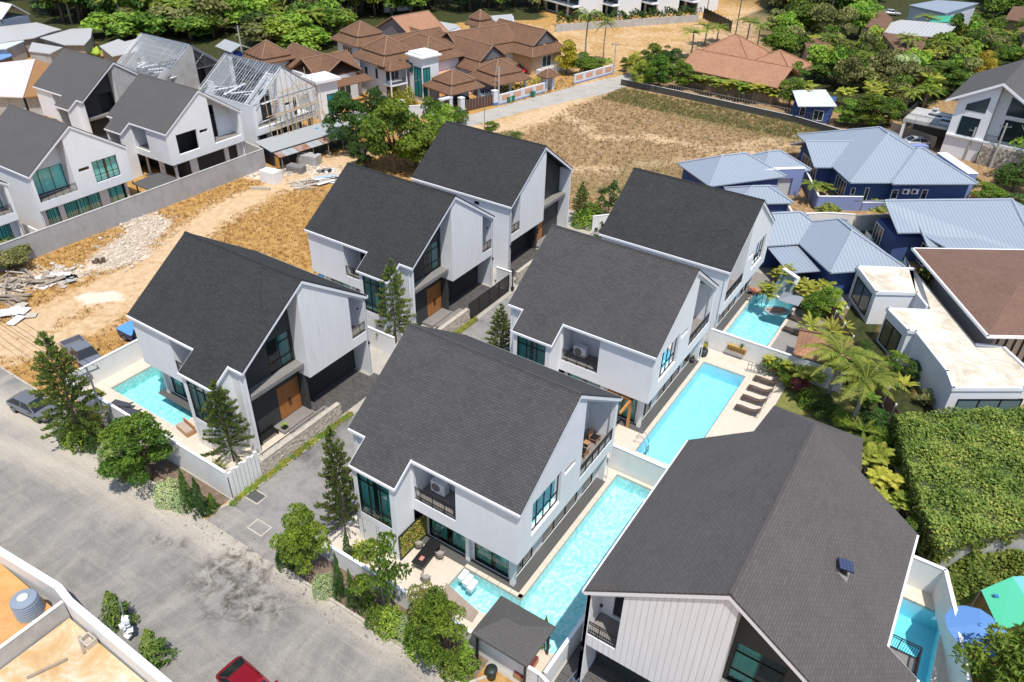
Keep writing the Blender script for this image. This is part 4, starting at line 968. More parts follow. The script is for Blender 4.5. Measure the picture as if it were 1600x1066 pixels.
# ================================================================ blue-grey roofed houses
M_bluewall_shade = m_stucco('blue_wall_shade', (.05,.095,.25), (.04,.07,.18), .3); M_lav_lit = m_stucco('lavender_wall_lit', (.22,.27,.48), (.17,.2,.38), .25)  # sun and shade put into the paint: navy shaded tone, lavender lit tone
M_deepteal = m_stucco('deep_blue_wall', (.03,.085,.16), (.03,.06,.1), .2)
def hipped(t, c, lx, ly, ang, ze, zr, m, name='roof', ridge=None, th=.14, capm=None):
    """hipped roof over a rectangle; long side along x"""
    if ly > lx+.01: lx, ly, ang = ly, lx, ang+math.pi/2
    M_ = Matrix.Rotation(ang,3,'Z'); c = Vector((c[0],c[1],0)); hx, hy = lx/2, ly/2
    rl = max(0, hx-hy) if ridge is None else ridge
    P = [c+M_@Vector(p)+Vector((0,0,ze)) for p in ((-hx,-hy,0),(hx,-hy,0),(hx,hy,0),(-hx,hy,0))]
    A = c+M_@Vector((-rl,0,0))+Vector((0,0,zr)); B = c+M_@Vector((rl,0,0))+Vector((0,0,zr))
    s = MB()
    if rl > .05:
        s.slope([P[0],P[1],B,A], th); s.slope([P[2],P[3],A,B], th)
    else: s.slope([P[0],P[1],A], th); s.slope([P[2],P[3],A], th)
    s.slope([P[1],P[2],B], th); s.slope([P[3],P[0],A], th)
    r = s.build(name, m, t)
    if capm:
        k = MB(); up = Vector((0,0,.06))
        for a, b in ((P[0],A),(P[3],A),(P[1],B),(P[2],B),(A,B)):
            if (a-b).length > .1: k.tube([a+up,b+up], .11, 5)
        k.build('ridge_cap', capm, r)
    return P, A, B
def rbox(mb, c, lx, ly, ang, z0, z1):
    mb.boxr((c[0],c[1],(z0+z1)/2), (lx,ly,z1-z0), ang)
def loc2(c, ang, u, v): return (c[0]+u*math.cos(ang)-v*math.sin(ang), c[1]+u*math.sin(ang)+v*math.cos(ang))
def small_window(t, c, ang, w, h, z, m=M_trim, glass=None, n=1, name='window'):
    s = MB(); 
    def o(u, zz_, d=0): x, y = loc2(c, ang, u, d); return (x,y,zz_)
    for uu, ww, zc, hh in ((-w/2+.04,.08,z+h/2,h),(w/2-.04,.08,z+h/2,h),(0,w,z+.04,.08),(0,w,z+h-.04,.08)): s.boxr(o(uu,zc,-.03),(ww,.09,hh),ang)
    for k in range(1,n): s.boxr(o(-w/2+w*k/n,z+h/2,-.03),(.06,.09,h),ang)
    f = s.build(name, m, t); p = MB(); p.face([o(-w/2+.05,z+.05,-.02),o(w/2-.05,z+.05,-.02),o(w/2-.05,z+h-.05,-.02),o(-w/2+.05,z+h-.05,-.02)]); p.build('pane', glass or mat('far_glass',(.018,.035,.04),.12,0,.45), f); return f
def ac_unit(parent, c, ang, z, nm='air_conditioner'):
    s = MB(); s.boxr((c[0],c[1],z+.33),(.85,.34,.66),ang); a = s.build(nm, M_trim, parent)
    s = MB(); x, y = loc2(c, ang, -.12, -.175)
    s.tube([(x,y,z+.33),(x+.02*math.sin(ang),y-.02*math.cos(ang),z+.33)], .24, 14); s.build('fan_grille', M_frame, a); return a
GB = 'blue-walled houses with ribbed grey-blue roofs'
# B1 : large rear house. frame: origin front-left eave corner, turned 37 degrees
def gable_b(t, c, lx, ly, ang, ze, zr):
    M_ = Matrix.Rotation(ang,3,'Z'); c = Vector((c[0],c[1],0)); hx, hy = lx/2, ly/2; p = lambda x,y,z: c+M_@Vector((x,y,z)); s = MB()
    s.slope([p(-hx,-hy,ze),p(hx,-hy,ze),p(hx,0,zr),p(-hx,0,zr)],.14); s.slope([p(hx,hy,ze),p(-hx,hy,ze),p(-hx,0,zr),p(hx,0,zr)],.14); r = s.build('roof', M_bluegrey, t)
    k = MB(); k.tube([p(-hx,0,zr+.05),p(hx,0,zr+.05)],.1,5); k.tube([p(-hx,-hy,ze+.02),p(-hx,0,zr+.02)],.1,5); k.tube([p(-hx,hy,ze+.02),p(-hx,0,zr+.02)],.1,5); k.build('ridge_cap', M_ridgecap, r)
    g = MB(); g.hexa([p(-hx+1.0,-hy+.8,ze-.2),p(-hx+1.2,-hy+.8,ze-.2),p(-hx+1.2,hy-.8,ze-.2),p(-hx+1.0,hy-.8,ze-.2),p(-hx+1.0,-.1,zr-.25),p(-hx+1.2,-.1,zr-.25),p(-hx+1.2,.1,zr-.25),p(-hx+1.0,.1,zr-.25)]); g.build('gable_wall', M_deepteal, t); return r
def house_b(label, o, ang, parts, walls):
    t = thing('blue_house', label, 'house', (0,0,0), 0, GB)
    for (u,v,lx,ly,a2,ze,zr) in parts:
        hipped(t, loc2(o,ang,u,v), lx, ly, ang+a2, ze, zr, M_bluegrey, capm=M_ridgecap)
    w = MB()
    for (u,v,lx,ly,z1) in walls: rbox(w, loc2(o,ang,u,v), lx, ly, ang, 0, z1)
    w.build('wall', M_bluewall_shade, t); return t
a1 = R(37); o1 = (-12.9,100.0)
b1 = house_b('big blue-walled house with wide hipped roof, two air conditioners on its front wall', o1, a1, [(7.7,9.0,15.4,18.0,0,3.3,7.0),(11.0,4.9,11.4,11.0,0,3.36,6.05)], [(7.7,9.2,13.8,16.2,3.25),(11.2,5.2,10.2,9.6,3.28),(2.0,9.8,6.0,6.6,3.1)])
gable_b(b1, loc2(o1,a1,2.6,9.8), 10.0, 8.6, a1, 3.2, 5.2)
for u, w_, z, h in ((1.3,.6,1.2,1.0),(3.2,.55,.3,1.9),(6.6,.9,.9,1.3),(10.6,.8,.3,1.9)): small_window(b1, loc2(o1,a1,u,1.08 if u < 5.5 else .38), a1, w_, h, z)
for u in (7.9,9.1): ac_unit(b1, loc2(o1,a1,u,.18), a1, 1.7)
small_window(b1, loc2(o1,a1,.72,3.4), a1-math.pi/2, 3.0, 2.2, .3, n=4); small_window(b1, loc2(o1,a1,.72,7.6), a1-math.pi/2, 1.6, 2.3, .2, n=2)
small_window(b1, loc2(o1,a1,-1.05,10.8), a1-math.pi/2, 3.0, 2.5, .2, n=3); small_window(b1, loc2(o1,a1,-1.05,8.0), a1-math.pi/2, 1.6, 2.4, .2, n=2)
w = MB(); rbox(w, loc2(o1,a1,17.3,5.6), 1.4, 7.5, a1, 0, 3.7); rbox(w, loc2(o1,a1,14.0,13.2), 6.5, 1.2, a1, 0, 3.5); w.build('parapet_block', M_lav_lit, b1)
w = MB(); rbox(w, loc2(o1,a1,17.3,5.6), 1.5, 7.6, a1, 3.7, 3.8); w.build('parapet_coping', M_trim, b1)
# B2 : house in front
a2 = R(43.5); o2 = (-8.8,74.4)
b2 = house_b('blue-walled house nearest the rear pool, hipped ribbed roof with a sunken corner', o2, a2, [(4.0,5.6,8.4,11.2,0,3.2,5.6),(-1.6,9.9,12.0,6.6,0,3.15,5.3)], [(4.0,5.7,7.2,9.8,3.1),(-1.8,10.0,10.4,5.2,3.0)])
rs = MB(); cc = loc2(o2,a2,-1.9,4.3); q = [loc2(cc,a2,u,v) for u,v in ((-1.8,-2.6),(1.8,-2.6),(1.8,2.9),(-1.8,2.9))]
rs.slope([(*q[0],2.5),(*q[1],2.5),(*q[2],2.9),(*q[3],2.9)], .1); rs.build('lean_to_roof', M_bluegrey, b2)
small_window(b2, loc2(o2,a2,.55,2.2), a2-math.pi/2, 1.2, 1.6, .8, n=2); ac_unit(b2, loc2(o2,a2,-3.9,.9), a2, .6)
# B3 : house at right
a3 = R(33); o3 = (-1.6,86.6)
b3 = house_b('blue-walled house with open glazed corner and small lawn, behind the brown roof', o3, a3, [], [(5.4,4.0,9.0,7.0,3.1),(-.6,5.2,3.4,5.0,3.0)])
P_, Q_ = G(1382,314,5.9), G(1581,312,5.9); F_ = G(1526,440,3.3); V1 = G(1503,386,3.3); W1, W2 = G(1428,335,5.0), G(1532,335,5.0); E1 = G(1450,386,3.3); s = MB()
dn = (Q_-P_).normalized(); pr_ = Vector((dn.y,-dn.x,0)); L0 = P_+pr_*4.2+Vector((0,0,-1.9)); F_ = Q_+pr_*8.6+Vector((0,0,-2.6)) - dn*1.5
s.slope([P_,Q_,F_,L0+pr_*4.4+Vector((0,0,-.7))+dn*5.0,L0+dn*2.5,L0],.14); s.slope([Q_,P_,P_-pr_*6+Vector((0,0,-2.6)),Q_-pr_*6+Vector((0,0,-2.6))+dn*5],.14); s.slope([Q_,Q_-pr_*6+Vector((0,0,-2.6))+dn*5,F_+dn*9,F_],.14)
r3 = s.build('roof', M_bluegrey, b3); k = MB(); up = Vector((0,0,.07)); k.tube([P_+up,Q_+up],.12,5); k.tube([Q_+up,F_+up],.14,5); k.build('ridge_cap', M_ridgecap, r3)
s = MB(); s.slope([W1,W2,V1,E1],.14); s.slope([W2,W1,W1-pr_*3.2+Vector((0,0,-1.2)),W2-pr_*3.2+Vector((0,0,-1.2))],.14); r4 = s.build('roof', M_bluegrey, b3); k = MB(); k.tube([W1+up,W2+up],.1,5); k.tube([W1+up,E1+up],.09,5); k.build('ridge_cap', M_ridgecap, r4)
small_window(b3, loc2(o3,a3,.85,2.2), a3-math.pi/2, 2.4, 2.3, .2, n=3); small_window(b3, loc2(o3,a3,-2.35,6.6), a3-math.pi/2, 2.2, 2.4, .15, n=3)
# B0 : garage house at left
b0 = thing('blue_house', 'blue-grey roofed house with a roller garage door, next to the rear right villa', 'house', (0,0,0), 0, GB)
a0 = R(37); cB0 = (-26.2,96.2)
hipped(b0, (-27.0,95.5), 11.5, 8.0, R(53), 3.1, 5.2, M_bluegrey, capm=M_ridgecap); hipped(b0, (-23.2,100.6), 8.0, 6.4, R(53), 3.15, 5.0, M_bluegrey, capm=M_ridgecap); hipped(b0, (-21.6,90.4), 7.0, 5.0, R(40), 2.7, 3.9, M_bluegrey, capm=M_ridgecap)
w = MB(); rbox(w, (-27.0,95.5), 10.2, 6.8, R(53), 0, 3.05); rbox(w, (-23.2,100.6), 7.0, 5.4, R(53), 0, 3.1); rbox(w, (-21.6,90.4), 6.0, 4.2, R(40), 0, 2.65); w.build('wall', M_bluewall_shade, b0)
w = MB(); gA, gB = Vector((-24.0,95.9,0)), Vector((-18.9,100.4,0)); gm = (gA+gB)/2; ga = math.atan2(gB.y-gA.y, gB.x-gA.x); rbox(w, gm, (gB-gA).length, .5, ga, 2.45, 3.7); rbox(w, loc2(gm,ga,-3.0,0), .8, .5, ga, 0, 2.45); rbox(w, loc2(gm,ga,2.7,0), 1.3, .5, ga, 0, 2.45); w.build('garage_front', M_lav_lit, b0)
w = MB(); rbox(w, gm, (gB-gA).length+.1, .6, ga, 3.7, 3.8); w.build('parapet_coping', M_trim, b0)
gd = MB(); rbox(gd, loc2(gm,ga,-.3,.15), 4.7, .06, ga, 0, 2.45); g_ = gd.build('garage_door', mat('roller_door',(.55,.56,.58),.5), b0)
for k in range(10): s = MB(); x, y = loc2(gm,ga,-.3,.1); s.boxr((x,y,.14+k*.24),(4.66,.04,.2),ga); s.build('slat', mat('roller_door',(.55,.56,.58),.5), g_)
# white parapets and lavender garden wall
def pwall(name, label, pts, h, m, cat='garden wall', th=.18, cap=.06): return seg_wall(name, label, cat, pts, h, th, m, cap=cap)
pwall('garden_wall', 'lavender garden wall with white coping in front of the big blue house', [(-19.6,105.1),(-15.6,96.7),(-10.9,100.0)], 1.9, M_lav_lit); pwall('garden_wall', 'low lavender wall running right from the garden wall past the round bush', [(-10.8,100.1),(-5.6,104.2),(2.6,110.8)], 1.1, M_lav_lit)
pwall('garden_wall', 'white zigzag wall between the rear right villa and the blue garage house', [(-22.6,93.5),(-19.3,90.1),(-18.5,92.0),(-16.6,88.6),(-13.2,91.6),(-10.4,93.0)], 2.2, M_wall2); pwall('garden_wall', 'white garden wall beside the artificial turf and garden bench', [(-10.2,93.1),(-6.0,97.0)], 2.0, M_wall2)
flat('artificial_lawn', [(-9.5,-3.0,88,96)], .02, M_astro)
b = thing('garden_bench', 'white garden bench on the artificial turf between the blue houses', 'bench', (-7.9,91.7,0), R(125)); s = MB(); s.box(-.8,.8,-.3,.3,.38,.45); s.build('seat', M_trim, b); s = MB(); s.box(-.8,.8,.26,.32,.45,.95); s.build('backrest', M_trim, b)
for u in (-.7,.7): s = MB(); s.box(u-.05,u+.05,-.28,.28,0,.38); s.build('leg', M_trim, b)

# ================================================================ flat-roofed white house and big brown roof
F = thing('flat_roof_house', 'white modern house with stained flat roofs stepping down beside the brown roof', 'house', (0,0,0))
def P3(px, py, z): v = G(px, py, z); return (v.x, v.y)
S_ = lambda x, y: (1300+x*300/1599, 380+y*300/1599)
blkA = [P3(*S_(215,195),3.7), P3(*S_(375,405),3.7), P3(*S_(705,412),3.7), P3(*S_(790,520),3.7), P3(1415,399,3.7), P3(*S_(680,212),3.7)]
blkB = [P3(*S_(465,545),3.65), P3(*S_(640,725),3.65), P3(*S_(700,735),3.65), P3(*S_(960,1066),3.65), P3(1490,606,3.65), P3(1600,606,3.65), P3(1620,590,3.65), P3(1567,541,3.65), P3(1527,538,3.65), P3(*S_(690,215),3.65), P3(*S_(750,300),3.65), P3(*S_(830,560),3.65)]
w = MB(); w.prism(blkA, 0, 3.45); w.build('wall', M_white, F); w = MB(); w.prism(blkB, 0, 3.4); w.build('wall', M_white, F)
def rim(pts, z0, z1, m, nm, wd=.22, keep=None):
    s = MB(); n = len(pts)
    for k in (keep or range(n)):
        a, b_ = Vector((*pts[k],0)), Vector((*pts[(k+1)%n],0)); d = (b_-a); L = d.length; 
        if L < .05: continue
        s.boxr(((a.x+b_.x)/2,(a.y+b_.y)/2,(z0+z1)/2),(L+wd*.9,wd,z1-z0),math.atan2(d.y,d.x))
    return s.build(nm, m, F)
rim(blkA, 3.42, 3.76, M_white, 'parapet', keep=[5,0,1,2]); rim(blkB, 3.37, 3.70, M_white, 'parapet', keep=[0,1,2,3,4,5,6,7,11])
s = MB(); s.prism(blkA, 3.45, 3.55); s.build('roof', M_flatroof, F); s = MB(); s.prism(blkB, 3.4, 3.5); s.build('roof', M_flatroof, F)
def face_window(T, a, b, u0, u1, z0, z1, n, off=.03, name='window', glass=None, curt=None):
    a, b = Vector((*a,0)), Vector((*b,0)); d = (b-a).normalized(); nrm = Vector((d.y,-d.x,0))
    mp = lambda u, z, dd: tuple(a+d*u+nrm*(off-dd*.4)+Vector((0,0,z)))
    f = MB(); 
    def bar(ua, ub, za, zb): f.hexa([mp(ua,za,-.12),mp(ub,za,-.12),mp(ub,za,.2),mp(ua,za,.2),mp(ua,zb,-.12),mp(ub,zb,-.12),mp(ub,zb,.2),mp(ua,zb,.2)])
    bar(u0,u0+.08,z0,z1); bar(u1-.08,u1,z0,z1); bar(u0,u1,z0,z0+.08); bar(u0,u1,z1-.08,z1)
    for k in range(1,n): u = u0+(u1-u0)*k/n; bar(u-.05,u+.05,z0,z1)
    w_ = f.build(name, M_frame, T); p = MB(); p.face([mp(u0,z0,0),mp(u1,z0,0),mp(u1,z1,0),mp(u0,z1,0)]); p.build('pane', glass or mat('sage_glass',(.10,.135,.12),.06,0,.9), w_); return w_
la = math.dist(blkA[0], blkA[1]); face_window(F, blkA[0], blkA[1], .7, la-.7, .5, 3.0, 2)
lb = math.dist(blkB[0], blkB[1]); face_window(F, blkB[0], blkB[1], .3, lb-.6, .3, 2.7, 2, glass=mat('sage_glass2',(.13,.13,.085),.1,0,.8))
lc = math.dist(blkB[4], blkB[5]); face_window(F, blkB[4], blkB[5], .8, lc+.4, .2, 2.5, 3, glass=mat('curtain_glass',(.14,.21,.22),.2,0,.7))
BR = thing('brown_roof_house', 'house with a large red-brown shingle hip roof and thick white fascia at the right edge', 'house', (0,0,0))
e = [P3(1426,388,5.0), P3(1544,525,5.0), P3(1700,528,5.0), P3(1800,470,5.0), P3(1700,392,5.0)]
zt = 6.6; r1 = P3(1590,448,zt); r2 = P3(1760,455,zt)
s = MB(); s.slope([(*e[0],5.0),(*e[1],5.0),(*r1,zt)], .15); s.slope([(*e[1],5.0),(*e[2],5.0),(*r2,zt),(*r1,zt)], .15); s.slope([(*e[4],5.0),(*e[0],5.0),(*r1,zt),(*r2,zt)], .15); s.slope([(*e[2],5.0),(*e[3],5.0),(*e[4],5.0),(*r2,zt)], .15); s.build('roof', M_sh['e'], BR)
s = MB()
for a, b_ in ((e[0],e[1]),(e[1],e[2]),(e[0],e[4])):
    d = math.dist(a,b_); s.boxr(((a[0]+b_[0])/2,(a[1]+b_[1])/2,4.92),(d+.2,.18,.24),math.atan2(b_[1]-a[1],b_[0]-a[0]))
s.build('fascia', M_trim, BR)
cxm = sum(p[0] for p in e)/5; cym = sum(p[1] for p in e)/5; inn = [(cxm+(p[0]-cxm)*.8, cym+(p[1]-cym)*.8) for p in e]
w = MB(); w.prism(inn, 0, 4.75); w.build('wall', mat('cream_panel',(.5,.46,.40),.7), BR)
for k in range(9):
    s = MB(); q = (inn[1][0]+(inn[2][0]-inn[1][0])*(k+.5)/9, inn[1][1]+(inn[2][1]-inn[1][1])*(k+.5)/9); s.boxr((q[0],q[1],2.6),(.14,.2,4.2),math.atan2(inn[2][1]-inn[1][1],inn[2][0]-inn[1][0])); s.build('pilaster', M_frame, BR)
# ================================================================ brown-roofed houses beyond the lot
M_bwall = m_stucco('pale_blue_white_wall', (.62,.65,.70), (.5,.5,.5), .2); M_stonewall = m_stucco('tan_wall', (.5,.36,.22), (.3,.22,.15), .5)
M_salmon = m_stucco('salmon_terrace', (.62,.33,.22), (.5,.28,.2), .2)
def frustum(t, c, ang, lx0, ly0, z0, lx1, ly1, z1, m, name='lower_roof'):
    M_ = Matrix.Rotation(ang,3,'Z'); c = Vector((c[0],c[1],0)); s = MB()
    A = [c+M_@Vector((sx*lx0/2,sy*ly0/2,z0)) for sx,sy in ((-1,-1),(1,-1),(1,1),(-1,1))]; B = [c+M_@Vector((sx*lx1/2,sy*ly1/2,z1)) for sx,sy in ((-1,-1),(1,-1),(1,1),(-1,1))]
    for k in range(4): s.slope([A[k],A[(k+1)%4],B[(k+1)%4],B[k]], .14)
    r = s.build(name, m, t); k_ = MB()
    for k in range(4): k_.tube([A[k]+Vector((0,0,.05)),B[k]+Vector((0,0,.05))], .09, 5)
    k_.build('ridge_cap', M_tilecap, r); return r
M_tilecap = mat('clay_ridge_tile', (.27,.17,.11), .8)
def twotier(t, c, lx, ly, ang, ze, zr, m=None, split=.38, ridge=None):
    m = m or M_tile; zs = ze+(zr-ze)*split; f = 1-split*1.0
    mn = min(lx, ly); ax, ay = lx-mn*split, ly-mn*split
    frustum(t, c, ang, lx, ly, ze, ax-.1, ay-.1, zs, m)
    hipped(t, c, ax+.5 if lx >= ly else ay+.5, ay+.5 if lx >= ly else ax+.5, ang if lx >= ly else ang+math.pi/2, zs+.12, zr, m, 'upper_roof', capm=M_tilecap)
def gable_roof(t, c, lx, ly, ang, ze, zr, m, over=0.0, pedm=None, name='roof', cap=None):
    """ridge along local x"""
    M_ = Matrix.Rotation(ang,3,'Z'); c = Vector((c[0],c[1],0)); hx, hy = lx/2, ly/2
    def p(x,y,z): return c+M_@Vector((x,y,z))
    s = MB(); s.slope([p(-hx,-hy,ze),p(hx,-hy,ze),p(hx,0,zr),p(-hx,0,zr)],.14); s.slope([p(hx,hy,ze),p(-hx,hy,ze),p(-hx,0,zr),p(hx,0,zr)],.14)
    r = s.build(name, m, t)
    k = MB(); k.tube([p(-hx,0,zr+.04),p(hx,0,zr+.04)],.1,5)
    for sx in (-hx,hx):
        for sy in (-hy,hy): k.tube([p(sx,sy,ze+.03),p(sx,0,zr+.03)],.08,5)
    k.build('ridge_cap', cap or M_tilecap, r)
    if pedm:
        g = MB()
        for sx in (-hx+.35,hx-.35): g.hexa([p(sx-.06,-hy+.4,ze-.1),p(sx+.06,-hy+.4,ze-.1),p(sx+.06,hy-.4,ze-.1),p(sx-.06,hy-.4,ze-.1),p(sx-.06,-.05,zr-.35),p(sx+.06,-.05,zr-.35),p(sx+.06,.05,zr-.35),p(sx-.06,.05,zr-.35)])
        g.build('gable_panel', pedm, t)
    return r
M_pedi = mat('grey_gable_board', (.16,.15,.16), .8)
GBR = 'houses with brown clay tile roofs across the road'
aB = R(-12)
def body(t, c, lx, ly, ang, z1, m=None, z0=0, name='wall'):
    w = MB(); rbox(w, c, lx, ly, ang, z0, z1); return w.build(name, m or M_bwall, t)
# two-storey house with white stair tower
hA = thing('tiled_house', 'two-storey white house with brown tiered roof, balcony and a square white glazed stair tower', 'house', (0,0,0), 0, GBR)
cA = (-91.8,102.2); twotier(hA, cA, 9.4, 8.8, aB, 6.0, 9.4); body(hA, cA, 7.2, 6.8, aB, 5.95)
twotier(hA, loc2(cA,aB,-1.0,9.0), 12, 9, aB, 5.2, 8.2); body(hA, loc2(cA,aB,-1.0,9.0), 10.4, 7.4, aB, 5.1)
w = MB(); c2 = loc2(cA,aB,3.7,-1.6); 
for du in (-.05,): 
    p = loc2(cA,aB,4.6,-1.9); rbox(w,(p[0],p[1]),2.0,3.6,aB,2.75,2.95)
rbox(w, loc2(cA,aB,5.5,-3.6), .18,.18,aB,0,5.6); rbox(w, loc2(cA,aB,5.5,-.3), .18,.18,aB,0,5.6); w.build('balcony', M_trim, hA)
rr_ = [loc2(cA,aB,5.5,-3.6), loc2(cA,aB,5.5,-.3)]; railing(hA, rr_, 2.95, .95, .2)
frustum(hA, loc2(cA,aB,4.4,-1.9), aB, 3.4, 4.6, 5.55, 1.6, 2.6, 6.6, M_tile)
for du, dv, an, ww, hh, zz_, nn in ((3.64,-1.9,90,2.8,2.1,.3,3),(3.64,-1.9,90,2.8,2.1,3.2,3),(1.4,-3.44,0,.9,1.9,3.2,1),(1.4,-3.44,0,.9,1.6,.6,1),(-1.6,-3.44,0,1.0,1.4,3.4,1)):
    small_window(hA, loc2(cA,aB,du,dv), aB+R(an), ww, hh, zz_, M_trim, n=nn)
cT = (-84.4,103.0); body(hA, cT, 3.5, 3.6, aB, 7.4, M_white); 
w = MB(); rbox(w, cT, 4.4, 4.5, aB, 7.4, 7.62); w.build('flat_roof', M_trim, hA); w = MB()
for u,v,lx_,ly_ in ((0,1.7,3.6,.15),(0,-1.7,3.6,.15),(1.7,0,.15,3.3),(-1.7,0,.15,3.3)): rbox(w, loc2(cT,aB,u,v), lx_, ly_, aB, 7.62, 8.0)
w.build('parapet', M_trim, hA)
small_window(hA, loc2(cT,aB,.6,-1.84), aB, 1.9, 4.9, .9, M_frame, MATS.get('tower_glass') or mat('tower_glass',(.03,.22,.22),.08,0,.8), n=2); small_window(hA, loc2(cT,aB,1.78,-.9), aB+R(90), 1.5, 4.9, .9, M_frame, mat('tower_glass'), n=2); small_window(hA, loc2(cT,aB,-1.1,-1.84), aB, .8, 1.6, 4.6, M_frame, mat('tower_glass'))
# left wing house with white box
hB = thing('tiled_house', 'brown tiled house wing with an open-topped white box tower, right of the scaffolding', 'house', (0,0,0), 0, GBR)
cB = (-101.5,95.0); gable_roof(hB, cB, 15, 8.4, aB, 4.4, 6.9, M_tile); body(hB, cB, 13.5, 6.6, aB, 4.4)
gable_roof(hB, loc2(cB,aB,2.6,0), 9.0, 8.0, aB+R(90), 4.4, 6.8, M_tile); body(hB, loc2(cB,aB,2.6,0), 6.6, 9.4, aB, 4.35)
frustum(hB, loc2(cB,aB,8.0,0), aB, 4.6, 8.0, 3.6, 2.4, 6, 4.5, M_tile)
twotier(hB, (-108.6,90.6), 6.4, 6.4, aB, 5.6, 8.4, split=.2); body(hB, (-108.6,90.6), 4.8, 4.8, aB, 5.5)
cW = (-91.1,85.6); body(hB, cW, 3.3, 3.7, aB, 6.0, M_white); w = MB()
for u,v,lx_,ly_ in ((0,2.0,4.4,.5),(0,-2.0,4.4,.5),(1.95,0,.5,3.5),(-1.95,0,.5,3.5)): rbox(w, loc2(cW,aB,u,v), lx_, ly_, aB, 6.0, 6.4)
w.build('parapet', M_trim, hB); small_window(hB, loc2(cW,aB,1.68,.6), aB+R(90), 1.8, 3.2, .8, M_frame, mat('tower_glass'), n=2)
small_window(hB, loc2(cB,aB,6.95,0), aB+R(90), 3.5, 1.8, .8, M_trim, n=3)
# pavilions
hC = thing('tiled_pavilion', 'small brown two-tier hip roof pavilion over the carport behind the brown gate', 'pavilion', (0,0,0), 0, GBR); cC = (-78.6,103.6)
twotier(hC, cC, 7.4, 7.6, aB, 3.1, 5.8)
for u in (-2.9,2.9):
    for v in (-3,3): w = MB(); rbox(w, loc2(cC,aB,u,v), .35, .35, aB, 0, 3.1); w.build('pillar', M_bwall, hC)
body(hC, loc2(cC,aB,-1.6,2.2), 3.4, 2.4, aB, 3.0)
hD = thing('tiled_pavilion', 'wider brown two-tier hip roof carport in front of the long tiled house', 'pavilion', (0,0,0), 0, GBR); cD = (-75.6,112.9)
twotier(hD, cD, 7.8, 8.4, R(-17), 3.1, 6.1)
for u in (-3.1,3.1):
    for v in (-3.4,0,3.4): w = MB(); rbox(w, loc2(cD,R(-17),u,v), .3, .3, aB, 0, 3.1); w.build('pillar', M_bwall, hD)
# long house M1/M2
hE = thing('tiled_house', 'long brown tiled house with a grey triangular gable and salmon terrace in its middle', 'house', (0,0,0), 0, GBR)
cE = (-87.0,118.3); gable_roof(hE, cE, 15.5, 6.4, aB, 4.9, 7.1, M_tile, pedm=M_pedi); frustum(hE, cE, aB, 18.5, 9.6, 3.4, 15.0, 6.2, 4.7, M_tile); body(hE, cE, 16.6, 8.0, aB, 3.4)
cE2 = (-96.5,114.5); gable_roof(hE, cE2, 14, 7, aB+R(90), 4.9, 7.4, M_tile); body(hE, cE2, 6.2, 12.5, aB, 4.9)
w = MB(); rbox(w, (-83.5,109.0), 7.5, 4.2, aB, 0, .3); w.build('terrace', M_salmon, hE); w = MB(); rbox(w, (-84.0,109.6), 6.8, 3.6, aB, 2.95, 3.1); w.build('terrace_roof', M_salmon, hE)
hF = thing('tiled_house', 'rearmost right brown tiled house with a triangular gable, tan porch and white balustrade', 'house', (0,0,0), 0, GBR)
cF = (-83.6,132.8); gable_roof(hF, cF, 13, 7.0, aB, 5.2, 7.6, M_tile, pedm=M_pedi); frustum(hF, cF, aB, 15.6, 10.2, 3.6, 12.6, 6.8, 5.0, M_tile); body(hF, cF, 13.6, 8.4, aB, 3.6, M_stonewall)
cF2 = (-88.5,124.5); gable_roof(hF, cF2, 14, 7.6, R(72), 5.2, 7.6, M_tile); frustum(hF, cF2, R(72), 15, 10.4, 3.6, 13, 7.4, 5.0, M_tile); body(hF, cF2, 8.6, 13, R(-18), 3.6, M_bwall)
w = MB(); rbox(w, loc2(cF,aB,7.6,.4), 1.4, 6.8, aB, 0, .9); w.build('porch_floor', M_bwall, hF); w = MB(); rbox(w, loc2(cF,aB,8.3,.4), .12, 6.8, aB, .9, 1.5); w.build('balustrade', M_trim, hF); small_window(hF, loc2(cF,aB,6.84,0), aB+R(90), 2.6, 2.2, .9, M_trim, n=2)
hG = thing('tiled_tower', 'small square turret with a tiny two-tier brown roof behind the long tiled house', 'tower', (0,0,0), 0, GBR); cG = (-90.0,127.6)
twotier(hG, cG, 4.4, 4.4, aB, 7.6, 10.2, split=.4); body(hG, cG, 2.9, 2.9, aB, 7.6, M_bwall)
hH = thing('tiled_house', 'brown two-tier hip roof house at the back left, beside the pink canopy', 'house', (0,0,0), 0, GBR); cH = (-104.0,109.0)
twotier(hH, cH, 8.4, 8.2, aB, 6.0, 9.2); body(hH, cH, 6.6, 6.4, aB, 5.95); small_window(hH, loc2(cH,aB,3.34,0), aB+R(90), 2.4, 2.0, 3.4, M_trim, n=2); small_window(hH, loc2(cH,aB,0,-3.24), aB, 3.0, 2.0, 3.4, M_trim, n=4)
w = MB(); rbox(w, (-98.2,112.5), 5, 3.6, aB, 5.5, 5.6); w.build('pink_canopy', mat('pink_sheet',(.55,.16,.17),.6), hH)
hI = thing('tiled_house', 'reddish tiled gable house behind the two-storey house, with a dark dormer', 'house', (0,0,0), 0, GBR); cI = (-104.5,124.0)
gable_roof(hI, cI, 9.5, 14, R(80), 4.6, 8.2, M_tile2, pedm=M_pedi); body(hI, cI, 8, 12, R(80), 4.6)
gable_roof(hI, (-99.8,120.0), 6, 4, aB, 4.8, 6.6, M_tile, pedm=M_pedi)
